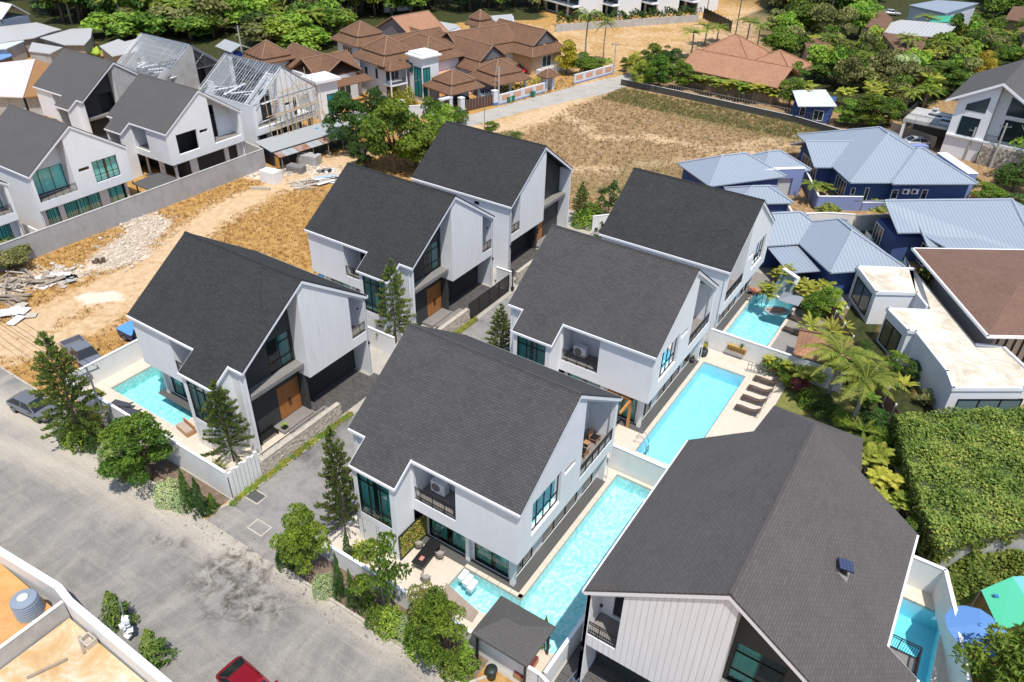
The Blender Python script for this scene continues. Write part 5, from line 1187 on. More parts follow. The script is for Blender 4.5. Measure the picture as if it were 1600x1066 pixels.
for nm, pts, lab in (('low_roof', [(667,30),(712,38),(718,42),(690,52),(677,45)], 'pale grey flat roof between the trees behind the red gable house'), ('low_roof', [(763,25),(800,22),(802,30),(780,38)], 'pale sheet roof right behind the small turret')):
    s = MB(); s.slope([G(*q, 4.2) for q in pts], .2); o = s.build(nm, M_palegrey); tag(o, lab, 'roof')
    # standing on walls
    c_ = [G(*q, 4.2) for q in pts]; w = MB(); w.prism([(p.x*.995,p.y*.998) for p in c_], 0, 3.95); w.build('wall', M_bwall, o)
# compound fence, gates
aR = math.atan2(11.8,2.5)
def panel_fence(label, a, b, n):
    t = thing('panel_fence', label, 'fence', (0,0,0)); L = math.dist(a,b); ang = math.atan2(b[1]-a[1],b[0]-a[0])
    w = MB(); mid = ((a[0]+b[0])/2,(a[1]+b[1])/2); rbox(w, mid, L, .2, ang, 0, 1.7); w.build('wall_panel', M_bwall, t); w = MB(); rbox(w, mid, L, .26, ang, 1.7, 1.78); w.build('coping', M_trim, t)
    w = MB(); rbox(w, mid, L, .24, ang, 0, .3); w.build('plinth', M_lav_lit, t)
    for k in range(n): s = MB(); c_ = loc2(a, ang, L*(k+.5)/n, -.12); rbox(s, c_, L/n*.66, .05, ang, .75, 1.55); s.build('brick_screen', M_salmon, t)
    return t
panel_fence('pale roadside fence with salmon brick screens in front of the tiled carport', (-72.2,108.0), (-69.9,119.2), 4)
panel_fence('pale roadside fence with salmon brick screens beyond the side lane', (-68.2,127.0), (-65.8,138.0), 4)
t = thing('sliding_gate', 'brown vertical board gate between white pillars at the tiled houses', 'gate', (0,0,0)); gA_, gB_ = (-74.6,101.8), (-73.0,107.2); L = math.dist(gA_,gB_); an = math.atan2(gB_[1]-gA_[1],gB_[0]-gA_[0])
s = MB(); rbox(s, ((gA_[0]+gB_[0])/2,(gA_[1]+gB_[1])/2), L, .05, an, .1, 1.9); s.build('gate_leaf', M_darkslat, t)
for k in range(10): s = MB(); rbox(s, loc2(gA_,an,L*k/9,0), .07, .12, an, .05, 1.98); s.build('upright', M_ledge, t)
for p, lab in (((-75.0,100.9),'white gate pillar left of the brown board gate'),((-72.9,107.6),'white gate pillar right of the brown gate, beside the power pole')):
    t = thing('gate_pillar', lab, 'pillar', (*p,0), an); s = MB(); s.box(-.45,.45,-.4,.4,0,2.4); s.build('pillar', M_bwall, t); s = MB(); s.box(-.5,.5,-.45,.45,2.4,2.5); s.build('cap', M_trim, t); s = MB(); s.box(-.47,.47,-.42,.42,0,.5); s.build('plinth', mat('blue_plinth',(.08,.2,.42),.7), t)
t = thing('gate_house', 'white pedestrian gateway with a brown door left of the board gate', 'gateway', (-76.2,98.2,0), an); s = MB(); s.box(-1.1,-.6,-.35,.35,0,2.6); s.box(.6,1.1,-.35,.35,0,2.6); s.box(-1.2,1.2,-.4,.4,2.6,2.85); s.build('frame', M_bwall, t); s = MB(); s.box(-.58,.58,-.05,.05,.05,2.4); s.build('door', M_darkslat, t)
t = thing('gate_house', 'white gateway with black opening behind the leafy trees, left of the other gateway', 'gateway', (-81.0,91.4,0), an); s = MB(); s.box(-1.3,-.7,-.35,.35,0,2.7); s.box(.7,1.3,-.35,.35,0,2.7); s.box(-1.4,1.4,-.4,.4,2.7,3.0); s.build('frame', M_bwall, t); s = MB(); s.box(-.68,.68,-.05,.05,.05,2.5); s.build('door', M_black, t)
seg_wall('compound_wall', 'white and blue compound wall between the two gateways behind the trees', 'boundary wall', [(-85.5,84.5),(-82.0,90.0),(-80.2,92.8),(-77.0,96.6)], 2.0, .2, M_bwall, cap=.06)
t = thing('gate_house', 'small brown-roofed gate house at the side lane between the two panel fences', 'gateway', (-70.3,120.9,0), aR); s = MB(); s.box(-1.2,-.6,-.6,.6,0,2.6); s.box(.6,1.2,-.6,.6,0,2.6); s.build('pier', M_bwall, t)
frustum(t, (0,0), 0, 3.4, 2.6, 2.6, .6, .3, 3.7, M_tile, 'roof')

# ================================================================ white house at the upper right
U = thing('gabled_house', 'white gabled house with large dark windows, roof terrace and round-stone wall, upper right', 'house', (-5.54,129.15,0), R(-5))
M_roofg = M_sh['d']
W = MB(); W.hexa([(0,0,0),(4.9,0,0),(4.9,17,0),(0,17,0),(0,0,8.75),(4.9,0,11.3),(4.9,17,11.3),(0,17,8.75)]); 
W.hexa([(4.95,1.6,0),(10.4,1.6,0),(10.4,17,0),(4.95,17,0),(4.95,1.6,11.3),(10.4,1.6,8.35),(10.4,17,8.35),(4.95,17,11.3)])
W.box(0,11.6,-.35,0,3.1,3.35); W.build('wall', M_white, U)
s = MB(); s.slope([(-1.5,-.7,8.1),(4.9,-.7,11.65),(4.9,18.5,11.65),(-1.5,18.5,8.1)],.2); s.slope([(4.9,-.7,11.65),(11.3,-.7,8.1),(11.3,18.5,8.1),(4.9,18.5,11.65)],.2); s.build('roof', M_sh['d'], U)
s = MB()
for a_, b_ in (((-1.5,8.1),(4.9,11.65)),((11.3,8.1),(4.9,11.65))): s.hexa([(a_[0],-.82,a_[1]-.3),(b_[0],-.82,b_[1]-.3),(b_[0],-.7,b_[1]-.3),(a_[0],-.7,a_[1]-.3),(a_[0],-.82,a_[1]+.06),(b_[0],-.82,b_[1]+.06),(b_[0],-.7,b_[1]+.06),(a_[0],-.7,a_[1]+.06)])
s.build('fascia', M_trim, U)
small_window(U, (2.5,-.02), 0, 2.5, 2.7, 3.5, M_frame, n=1); p = MB(); p.face([(1.3,-.05,7.1),(4.0,-.05,7.1),(4.0,-.05,9.4),(1.3,-.05,7.9)]); p.build('pane', mat('far_glass'), U)
small_window(U, (8.2,1.58), 0, 3.2, 3.0, 3.4, M_frame, n=2); p = MB(); p.face([(6.4,1.55,7.0),(9.9,1.55,7.0),(9.9,1.55,8.0),(6.4,1.55,9.6)]); p.build('pane', mat('far_glass'), U)
railing(U, [(5.3,-.3),(11.0,-.3)], 3.35, 1.0, .2)
s = MB(); s.box(5.2,12,-.6,-.36,0,3.0); s.build('stone_base', mat('field_stone'), U); s = MB()
for k in range(240): s.boxr((random.uniform(5.3,11.9),-.63,random.uniform(.1,2.9)),(random.uniform(.2,.42),.12,random.uniform(.18,.34)),0,(0,random.uniform(-.6,.6)))
o = s.build('stone', mat('field_stone'), U); o['kind'] = 'stuff'
# terrace wing with carport
s = MB(); s.box(-6.6,-.2,1.0,9,3.4,3.75); s.build('terrace_slab', M_rawconc, U); railing(U, [(-6.6,8.5),(-6.6,1.0),(-.2,1.0)], 3.75, 1.0, .22)
s = MB(); s.box(-6.5,-6.1,1.1,1.5,0,3.4); s.build('column', M_trim, U); s = MB(); s.box(-6.5,-6.1,8,8.4,0,3.4); s.build('column', M_trim, U); s = MB(); s.box(-6.4,-.2,8.6,8.8,0,3.4); s.build('carport_back_wall', M_oldwood, U)
for i, (x, y, lx_, ly_) in enumerate([(-2.2,4.6,3.6,.9),(-3.6,6.0,.9,3.0),(-1.0,3.0,1.6,.9)]):
    sf = thing('terrace_sofa', ['long white outdoor sofa with dark cushions on the upper right roof terrace','white outdoor sofa section at the left of the roof terrace','short white outdoor seat nearest the gable on the roof terrace'][i], 'sofa', (0,0,0)); sf.parent = None
    sf.location = U.matrix_world @ Vector((0,0,0)); base = Matrix.Translation((-5.54,129.15,0))@Matrix.Rotation(R(-5),4,'Z')
    p0 = base@Vector((x,y,3.76)); sf.location = p0; sf.rotation_euler = (0,0,R(-5)); q = MB(); q.box(-lx_/2,lx_/2,-ly_/2,ly_/2,0,.4); q.build('base', M_trim, sf); q = MB(); q.box(-lx_/2,lx_/2,ly_/2-.2,ly_/2,.4,.8); q.build('backrest', M_trim, sf); q = MB(); q.box(-lx_/2+.1,lx_/2-.1,-ly_/2+.05,ly_/2-.25,.4,.52); q.build('cushion', M_darkin, sf)
seg_wall('timber_fence', 'brown timber screen in front of the carport of the upper right white house', 'fence', [(-13.8,134.6),(-6.6,131.0)], 1.9, .12, M_oldwood)

# ================================================================ houses among the trees, upper right
hJ = thing('tiled_house', 'orange-brown tiled house with several hips, among palms right of the sandy field', 'house', (0,0,0)); cJ = (-42.5,143.5)
gable_roof(hJ, cJ, 19, 11, R(-5), 3.2, 5.6, M_tile2, cap=M_tile2); body(hJ, cJ, 17.5, 9.5, R(-5), 3.2, M_stonewall)
hipped(hJ, (-47.5,153.5), 13, 12, R(-5), 3.3, 7.2, M_tile2, capm=M_tile2); body(hJ, (-47.5,153.5), 11.5, 10.5, R(-5), 3.2, M_bwall); hipped(hJ, (-38.5,153.0), 10, 10, R(-5), 3.2, 5.8, M_tile2, capm=M_tile2); body(hJ, (-38.5,153), 8.5, 8.5, R(-5), 3.1, M_bwall)
hK = thing('garden_hut', 'small blue-walled hut with pale sheet roof behind the dark lot wall', 'hut', (0,0,0)); s = MB(); s.slope([G(1247,166,3.0),G(1308,166,3.0),G(1290,140,3.5),G(1238,141,3.5)],.12); s.build('roof', M_whitesheet, hK)
cK = (-26.6,136.0); body(hK, cK, 6.2, 6.5, R(8), 2.8, M_bluewall_shade); small_window(hK, loc2(cK,R(8),-1.4,-3.27), R(8), .9, 1.6, .6); small_window(hK, loc2(cK,R(8),1.2,-3.27), R(8), 1.6, 1.7, .3, n=2)
def quad_house(label, px, z, m, wm=None, nm='shed_roof_house', hz_=0.0):
    t = thing(nm, label, 'house', (0,0,0)); c_ = [G(*q[:2], z+(q[2] if len(q) > 2 else 0)) for q in px]; s = MB(); s.slope(c_, .15); s.build('roof', m, t)
    cx_ = sum(p.x for p in c_)/len(c_); cy_ = sum(p.y for p in c_)/len(c_); w = MB(); w.prism([(cx_+(p.x-cx_)*.93, cy_+(p.y-cy_)*.93) for p in c_], 0, min(p.z for p in c_)-.2); w.build('wall', wm or M_bwall, t); return t
quad_house('shed with patched pale grey sheet roof and green strip, upper right', [(1350,46),(1408,31),(1497,38),(1478,58),(1420,56)], 4.5, M_palegrey, M_stonewall); quad_house('green sheeted roof corner beyond the patched grey roof', [(1457,25),(1505,24),(1497,34),(1452,35)], 4.4, mat('green_sheet',(.05,.36,.22),.5))
quad_house('grey-blue roofed long house at the top edge, right of the car park', [(1420,8),(1465,0),(1530,5),(1478,21)], 5, M_bluegrey, M_bwall); quad_house('brown roof slope half hidden by trees below the patched roof', [(1378,52),(1450,58),(1435,95),(1402,80)], 5, M_tile, M_stonewall); quad_house('steep brown roof beside the patched grey roof, between trees', [(1352,42),(1376,12),(1395,30),(1380,50)], 5.5, M_tile, M_stonewall)
quad_house('red-brown roof at the top right corner', [(1570,30),(1583,10),(1625,10),(1625,38)], 5, M_tile, M_stonewall); quad_house('brown roof at the right edge under the corner roof', [(1590,45),(1610,38),(1640,60),(1600,62)], 5, M_tile, M_stonewall); quad_house('small brown roofs in the trees left of the white flowering tree', [(1255,62),(1290,58),(1300,75),(1262,80)], 4, M_tile, M_stonewall)
# dark wall with pickets on the far side of the field
t = seg_wall('lot_boundary_wall', 'long dark low wall with white picket posts along the far side of the brown field', 'boundary wall', [(-61.0,132.2),(-49.2,131.7),(-28.0,130.3),(-15.0,126.5)], 1.1, .22, mat('mossy_dark_wall',(.07,.07,.06),.9), cap=.05, capm=M_rawconc)
tp = thing('picket_fence', 'thin pale pickets behind the dark wall beside the orange-roofed house', 'fence', (0,0,0))
for k in range(70): s = MB(); x = -60+k*.5; s.boxr((x,133.6-.02*k,.8),(.06,.06,1.6)); s.build('picket', M_palebark, tp)
s = MB(); s.boxr((-42.7,133.0,1.45),(35,.05,.06),R(-2.3)); s.build('rail', M_palebark, tp)
# far fence and white terraces on the top edge
t = thing('far_fence', 'dark mesh fence running up from the sandy field at the top', 'fence', (0,0,0)); pA = G(1098,32); pB = G(1140,48); pC = G(1080,30)
for a_, b_ in ((G(1098,30),G(1141,52)),):
    L = (b_-a_).length; an = math.atan2(b_.y-a_.y,b_.x-a_.x)
    for k in range(9): s = MB(); s.boxr((*(a_.lerp(b_,k/8))[:2],1.5),(.12,.12,3.0)); s.build('post', M_frame, t)
    s = MB(); s.boxr((*((a_+b_)/2)[:2],1.45),(L,.04,2.5),an); s.build('mesh_panel', M_frame, t)
seg_wall('far_wall', 'pale stained wall under the hedge at the far end of the sandy field', 'boundary wall', [tuple(G(868,50)[:2]),tuple(G(950,44)[:2]),tuple(G(1090,34)[:2])], 1.6, .2, M_rawconc)
M_dkglass = mat('far_glass')
for i, (px, py, w_, lab) in enumerate([(878,22,13,'white terrace house at the top edge, leftmost over the sandy field'),(938,20,13,'white balcony house at the top edge, second from left over the sandy field'),(998,17,13,'white balcony house at the top edge behind the far hedge'),(1060,14,13,'white balcony house at the top edge near the mesh fence'),(585,14,11,'white flat house at the top edge above the brown roofs')]):
    p = G(px,py); t = thing('terrace_house', lab, 'house', (p.x,p.y,0), R(-20)); s = MB(); s.box(-w_/2,w_/2,0,8,0,5.6); s.build('wall', M_white, t); s = MB(); s.box(-w_/2-.3,w_/2+.3,-2.2,0,2.7,3.0); s.box(-w_/2-.3,w_/2+.3,-2.2,8.3,5.6,5.9); s.build('slab', M_white, t)
    for k in range(3):
        for z in (.2,3.1): q = MB(); q.box(-w_/2+.5+k*w_/3,-w_/2+w_/3-.4+k*w_/3,-.06,0,z,z+2.2); q.build('window', M_dkglass, t)
    railing(t, [(-w_/2,-2.1),(w_/2,-2.1)], 3.0, .9, .5)

# ================================================================ roofs at the upper left
Z3 = 3.4
def rp(label, px, m=M_palegrey, z=Z3, wm=M_palebark, nm='low_roof_house'): return quad_house(label, px, z, m, wm, nm)
rp('largest pale flat sheet roof at the upper left, below the blue gabled house', [(-20,44),(57,35),(96,46),(80,50),(54,59),(-10,68)]); rp('pale flat roof in the middle of the upper left group, behind the banana plants', [(62,59),(112,45),(144,44),(142,59),(132,70),(100,70)]); rp('pale flat roof right of the banana plants, behind the grey-brown gable', [(155,72),(185,61),(195,65),(228,57),(215,80),(175,88)])
rp('white lean-to roof at the left edge above the blue tarpaulin', [(-20,50),(38,64),(10,76),(-20,78)], M_whitesheet, 3.2, M_rawconc)
rp('pale mottled flat roof left of the gable house, beside the thatch', [(50,66),(98,74),(78,84),(44,80)], M_palegrey, 3.0, M_rawconc)
t = quad_house('pinkish white tarpaulin roof at the left edge', [(-20,122),(0,98),(55,92),(36,152),(-20,150)], 3.2, mat('pink_white_tarp',(.62,.55,.55),.8), M_rawconc, 'tarp_roof'); t = quad_house('strip of brown thatch beside the pinkish tarpaulin roof', [(55.5,93),(80,101),(60,150),(37,152)], 3.25, mat('thatch',(.30,.15,.055),.95), M_rawconc, 'thatched_roof')
t = quad_house('blue tarpaulin over a brown heap at the left edge', [(-10,86),(12,80),(19,87),(-10,97)], 2.2, mat('blue_tarp',(.16,.30,.62),.6), M_soil, 'tarp_roof')
bh = thing('gabled_house', 'blue-grey gabled house at the top left corner with a pale ribbed roof', 'house', (0,0,0)); s = MB(); e1, e2 = G(2,30,4.4), G(47,22,4.4); ap = (e1+e2)/2+Vector((0,0,2.4)); dv = (e2-e1).normalized(); bk = Vector((-dv.y,dv.x,0)); bk = (bk if bk.x < 0 else -bk)*13; s.slope([e1,ap,ap+bk,e1+bk],.15); s.slope([ap,e2,e2+bk,ap+bk],.15); s.build('roof', M_whitesheet, bh)
w = MB(); p0, p1 = G(5,31,4.2), G(44,24,4.2); w.hexa([(p0.x,p0.y,0),(p1.x,p1.y,0),(p1.x-6,p1.y-1,0),(p0.x-8,p0.y-3,0),(p0.x,p0.y,4.2),(p1.x,p1.y,4.2),(p1.x-6,p1.y-1,4.2),(p0.x-8,p0.y-3,4.2)]); w.build('wall', mat('slate_blue_wall',(.16,.21,.29),.8), bh)
# little roof frame with two blue tanks between the unfinished villas and the tiled house
t = thing('tank_shelter', 'small shelter frame over blue water tanks behind the steel rafters', 'shelter', (*G(368,92,4.8)[:2],0), aB)
for x in (-2.2,2.2):
    for y in (-1.5,1.5): s = MB(); s.boxr((x,y,3.4),(.2,.2,6.8)); s.build('post', M_rawconc, t)
s = MB(); s.slope([(-2.8,-2,6.7),(2.8,-2,6.7),(2.8,0,7.6),(-2.8,0,7.6)],.08); s.slope([(2.8,2,6.7),(-2.8,2,6.7),(-2.8,0,7.6),(2.8,0,7.6)],.08); s.build('roof', M_tin, t); s = MB(); s.box(-2.4,2.4,-1.7,1.7,4.6,4.8); s.build('platform', M_rawconc, t)
for dx, lab in ((-1.2,'left blue water tank on the shelter platform'),(1.1,'right blue water tank on the shelter platform')):
    p = t.matrix_basis@Vector((dx,0,4.8)); q = thing('water_tank', lab, 'water tank', p); s = MB(); s.lathe([(.95,0),(1.0,.5),(.95,1.0),(.7,1.35),(.2,1.5)],n=16); s.build('tank_body', mat('blue_tank',(.03,.09,.42),.35), q, True); s = MB(); s.lathe([(.22,1.48),(.22,1.6)],n=12); s.build('lid', mat('blue_tank'), q)
# tin workers' shed with rusty awning
t = thing('tin_shed', "long low shed with grey tin roof and rusty patched awning at the lot's end", 'shed', (0,0,0))
a_, b_ = Vector((-80.9,66.0,0)), Vector((-79.3,79.0,0)); an = math.atan2(b_.y-a_.y,b_.x-a_.x); L = (b_-a_).length
s = MB(); c_ = loc2(a_,an,L/2,1.5); rbox(s, c_, L, 3.0, an, 0, 2.3); s.build('wall', mat('shed_board',(.05,.055,.06),.9), t)
def q3(u,v,z): x,y = loc2(a_,an,u,v); return (x,y,z)
s = MB(); s.slope([q3(-.6,-.2,2.4),q3(L+.6,-.2,2.4),q3(L+.6,3.6,2.9),q3(-.6,3.6,2.9)],.06); s.build('roof', M_tin, t)
for k in range(13):
    s = MB(); u0, u1 = -.4+k*(L+.6)/13, -.4+(k+1)*(L+.6)/13-.04; s.slope([q3(u0,-1.7,1.95),q3(u1,-1.7,1.95),q3(u1,-.35,2.25),q3(u0,-.35,2.25)],.04); s.build('awning_sheet', M_rust if k in (0,3,4,7,8) else M_tin, t)
for k in range(6): s = MB(); s.boxr(q3(k*L/5,-1.5,1.0),(.1,.1,1.95),an); s.build('post', M_oldwood, t)
s = MB(); s.boxr(q3(-.3,-.8,1.0),(.9,.06,1.6),an+R(90)); s.build('orange_board', mat('orange_board',(.5,.25,.03),.7), t)
# scaffolding on the gable of the unfinished villa
t = thing('scaffolding', 'bamboo scaffolding poles tied in front of the gable of the villa under construction', 'scaffolding', (0,0,0))
for k in range(11):
    y = 68.9+k*.98; h = 10.8-abs(y-73.2)*.45+random.uniform(-.5,1.6); s = MB(); s.tube([(-84.2+random.uniform(-.2,.2),y,2.6 if k < 20 else 0),(-84.6+random.uniform(-.25,.25),y+random.uniform(-.35,.35),h)],.05,5); s.build('upright', M_bamboo, t)
for k in range(11):
    y = 69.1+k*.95; s = MB(); s.tube([(-83.4+random.uniform(-.15,.15),y,0),(-83.6,y+random.uniform(-.3,.3),h-2.5-abs(y-73.2)*.3)],.05,5); s.build('upright', M_bamboo, t)
for z in (4.0,5.6,7.2,8.6):
    for x in (-83.6,-84.4): s = MB(); w_ = 5.2-max(0,(z-6))*.9; s.tube([(x,73.6-w_,z+random.uniform(-.2,.2)),(x,73.6+w_*.95,z+random.uniform(-.2,.2))],.045,5); s.build('ledger', M_bamboo, t)
for k in range(6): s = MB(); y = 69.5+k*1.7; s.tube([(-83.5,y,3.8),(-84.5,y+random.uniform(-.6,.6),8.2)],.04,5); s.build('brace', M_bamboo, t)
for k in range(4): s = MB(); s.boxr((-84.0,70.5+k*1.9,5.66),(.9,1.7,.05),random.uniform(-.1,.1)); s.build('plank', M_oldwood, t)
s = MB()
for k in range(14): s.boxr((-82.6+random.uniform(-.5,.5),76.5+random.uniform(-1.6,1.6),2.0+random.uniform(0,.7)),(.9,.7,.12),random.random()*3,(random.uniform(-.5,.5),random.uniform(-.5,.5)))
o = s.build('tarpaulin_bundle', mat('cyan_tarp',(.05,.42,.62),.5)); tag(o, 'crumpled bright blue tarpaulin hanging at the right end of the scaffolding', 'tarpaulin')
# small grey-roofed gazebo behind the estate wall
t = thing('gazebo', 'small dark hip roof gazebo just behind the grey estate wall', 'gazebo', (-84.0,49.9,0)); hipped(t, (0,0), 4.2, 3.4, R(90), 2.6, 3.5, M_sh['d'])
for x in (-1.4,1.4):
    for y in (-1.8,1.8): s = MB(); s.boxr((x,y,1.3),(.12,.12,2.6)); s.build('post', M_black, t)
# ================================================================ plants
NR = np.random.RandomState(11)
def quads_mesh(name, V, m, val):
    """V: (n,4,3) leaf quads"""
    n = len(V); me = bpy.data.meshes.new(name); me.vertices.add(n*4); me.vertices.foreach_set('co', V.reshape(-1).astype('f'))
    me.loops.add(n*4); me.loops.foreach_set('vertex_index', np.arange(n*4, dtype='i')); me.polygons.add(n)
    me.polygons.foreach_set('loop_start', np.arange(0, n*4, 4, dtype='i')); me.polygons.foreach_set('loop_total', np.full(n, 4, dtype='i'))
    a = me.attributes.new('leaf', 'FLOAT', 'POINT'); a.data.foreach_set('value', np.repeat(val, 4).astype('f'))
    me.materials.append(m); me.update(calc_edges=True); return me
def unit(v): return v/np.maximum(np.linalg.norm(v, axis=-1, keepdims=True), 1e-6)
def leaves(C_, out, size, asp=.5, flat=.35, up=.3):
    n = len(C_); nrm = unit(out*(1-flat)+NR.normal(size=(n,3))*.55+np.array([0,0,up]))
    t = unit(np.cross(nrm, NR.normal(size=(n,3)))); b = np.cross(nrm, t)
    s = size*NR.uniform(.65,1.35,(n,1)); l = t*s; w = b*s*asp
    return np.stack([C_-l*.5, C_+w*.5-l*.05, C_+l*.5, C_-w*.5-l*.05], 1)
def crown_broad(n=3600, clumps=16, size=.062, z0=.3, asp=.55, spread=.36, cr=(.13,.22), shape=None):
    cc = []; 
    while len(cc) < clumps:
        p = NR.uniform(-1,1,3); r = np.linalg.norm(p)
        if r > 1 or r < .35: continue
        tz = 1.0 if not shape else 1.12-.42*(p[2]+1)/2-.25*max(0,p[2]); cc.append([p[0]*spread*tz, p[1]*spread*tz, z0+(1-z0)*(.5+p[2]*.43)])
    cc = np.array(cc); rad = NR.uniform(*cr, clumps); tone = NR.uniform(0,.5,clumps)
    k = NR.choice(clumps, n, p=rad**2/np.sum(rad**2)); d = unit(NR.normal(size=(n,3))); d[:,2] = np.abs(d[:,2])*.9-.25
    r = rad[k]*NR.uniform(.72,1.08,n); P = cc[k]+d*r[:,None]*np.array([1,1,.8])
    return leaves(P, d, size, asp), np.clip(tone[k]+NR.uniform(0,.5,n), 0, 1)
def crown_cone(n=1500, size=.10):
    z = NR.uniform(0,1,n)**1.25; a = NR.uniform(0,2*np.pi,n); r = .48*(1-z)**.8*(.85+.3*np.sin(a*3+z*14))*NR.uniform(.7,1.05,n)
    d = np.stack([np.cos(a), np.sin(a), np.full(n,.35)], 1); P = np.stack([r*np.cos(a), r*np.sin(a), .03+z*.97], 1)
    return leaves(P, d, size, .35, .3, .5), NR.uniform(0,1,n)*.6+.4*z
def crown_mound(n=1500, size=.07, h=1.0, lump=.12):
    d = unit(NR.normal(size=(n,3))); d[:,2] = np.abs(d[:,2]); a = np.arctan2(d[:,1], d[:,0])
    r = (1+lump*np.sin(a*4+1)+lump*np.sin(a*7+d[:,2]*5))*NR.uniform(.85,1.03,n)
    P = d*r[:,None]*np.array([.46,.46,.9*h]); return leaves(P, d, size, .6, .3, .3), NR.uniform(0,1,n)
def crown_pine(whorls=14, nb=7, seed=1, droop=.03):
    rs = np.random.RandomState(seed); Vs = []; val = []; tubes = MB()
    for w in range(whorls):
        f = w/(whorls-1); z = .16+.80*f**.92; R_ = .5*(1-f)**.72+.035; off = rs.uniform(0,6)
        for b in range(nb if f < .85 else 4):
            if rs.rand() < .08: continue
            a = off+2*np.pi*b/nb+rs.uniform(-.18,.18); L = R_*rs.uniform(.72,1.12); m_ = int(105*(L/.5)+26)
            t = rs.uniform(.10,1,m_)**.8; rise = .020*np.sin(t*2.5)+.055*t**2*(1-f*.5)-droop*t*(1-f)
            cx, cy = t*L*np.cos(a), t*L*np.sin(a); side = rs.normal(size=m_)*.013
            P = np.stack([cx-side*np.sin(a), cy+side*np.cos(a), z+rise+rs.uniform(-.001,.006,m_)], 1)
            dirv = np.stack([np.full(m_,np.cos(a))*.8, np.full(m_,np.sin(a))*.8, rs.uniform(.3,.9,m_)], 1)+rs.normal(size=(m_,3))*.35
            dirv = unit(dirv); wv = unit(np.cross(dirv, rs.normal(size=(m_,3)))); s = rs.uniform(.026,.046,(m_,1))
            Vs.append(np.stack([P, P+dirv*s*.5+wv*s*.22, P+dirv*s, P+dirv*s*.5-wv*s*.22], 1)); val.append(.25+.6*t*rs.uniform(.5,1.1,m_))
            tubes.tube([(0,0,z),(cx.max() if np.cos(a)>0 else cx.min(), cy.max() if np.sin(a)>0 else cy.min(), z+.03)], .0045, 4, False)
    tubes.tube([(0,0,0),(.01,0,.5),(0,.01,1.0)], [.022,.014,.003], 6); return np.concatenate(Vs), np.clip(np.concatenate(val),0,1), tubes
def frond_set(nf=16, L=.5, z=.75, leaf=.17, droop=.55, nl=20, up=.5, wid=.012, seed=3, base_r=0.0, updir=None):
    rs = np.random.RandomState(seed); Vs = []; val = []
    for k in range(nf):
        a = 2*np.pi*k/nf*1.0+rs.uniform(-.2,.2); el = rs.uniform(.1,1.0)*up if updir is None else rs.uniform(*updir); l = L*rs.uniform(.8,1.1)
        t = np.linspace(.08,1,nl); r = l*t*np.cos(el*(1-t*.3)); h = l*(np.sin(el)*t*1.15-droop*t**2.2)
        c = np.stack([np.cos(a)*(r+base_r), np.sin(a)*(r+base_r), z+h], 1); tg = unit(np.gradient(c, axis=0)); side = np.array([-np.sin(a), np.cos(a), 0])
        for s in (-1,1):
            ll = leaf*np.sin(np.pi*(t*.86+.1))*rs.uniform(.85,1.1,nl)
            d = unit(side*s*.85+tg*.55+np.array([0,0,-.28])+rs.normal(size=(nl,3))*.07); w = unit(np.cross(d, np.array([0,0,1.])))*wid
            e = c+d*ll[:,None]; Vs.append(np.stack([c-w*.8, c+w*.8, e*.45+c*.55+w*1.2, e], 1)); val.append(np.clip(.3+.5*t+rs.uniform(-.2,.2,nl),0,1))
        w = side*.006; Vs.append(np.stack([c[:-1]-w, c[:-1]+w, c[1:]+w, c[1:]-w], 1)); val.append(np.full(nl-1,.9))
    return np.concatenate(Vs), np.concatenate(val)
def crown_fan(nf=22, seed=5, L=.42, z=.45):
    rs = np.random.RandomState(seed); Vs = []; val = []
    for k in range(nf):
        a = rs.uniform(0,2*np.pi); el = rs.uniform(-.1,1.1); l = L*rs.uniform(.6,1.0); c = np.array([np.cos(a)*np.cos(el)*l, np.sin(a)*np.cos(el)*l, z+np.sin(el)*l*.8])
        ax_ = unit(np.array([np.cos(a)*np.cos(el*.5), np.sin(a)*np.cos(el*.5), .25])[None])[0]; sd_ = np.array([-np.sin(a), np.cos(a), 0]); up_ = np.cross(ax_, sd_)
        for j in range(11):
            b = -1.5+3.0*j/10; d = ax_*np.cos(b)+sd_*np.sin(b)-np.array([0,0,.12]); e = c+d*.20; w = (sd_*np.cos(b)-ax_*np.sin(b))*.016
            Vs.append(np.stack([c, c*.4+e*.6+w, e, c*.4+e*.6-w])); val.append(rs.uniform(.4,1))
        q = np.array([0,0,z*.7]); Vs.append(np.stack([q-sd_*.006, q+sd_*.006, c+sd_*.004, c-sd_*.004])); val.append(.5)
    return np.array(Vs), np.array(val)
def crown_blades(nb=16, seed=6, L=.55, wid=.07, z=.1, curve=.35):
    rs = np.random.RandomState(seed); Vs = []; val = []
    for k in range(nb):
        a = rs.uniform(0,2*np.pi); el = rs.uniform(.5,1.35); l = L*rs.uniform(.7,1.1); t = np.linspace(0,1,7); r = l*t*np.cos(el)+curve*l*t**2*.5; h = l*t*np.sin(el)*(1-.35*t)
        c = np.stack([np.cos(a)*r, np.sin(a)*r, z+h*1.3], 1); sd_ = np.array([-np.sin(a), np.cos(a), 0]); w = sd_*(wid*np.sin(np.pi*(t*.85+.12)))[:,None]
        fold = np.array([0,0,.02]); v = rs.uniform(.3,1)
        for s in (-1,1): Vs.append(np.stack([c[:-1], c[1:], c[1:]+s*w[1:]+fold, c[:-1]+s*w[:-1]+fold], 1)); val.append(np.full(6, v))
    return np.concatenate(Vs), np.concatenate(val)
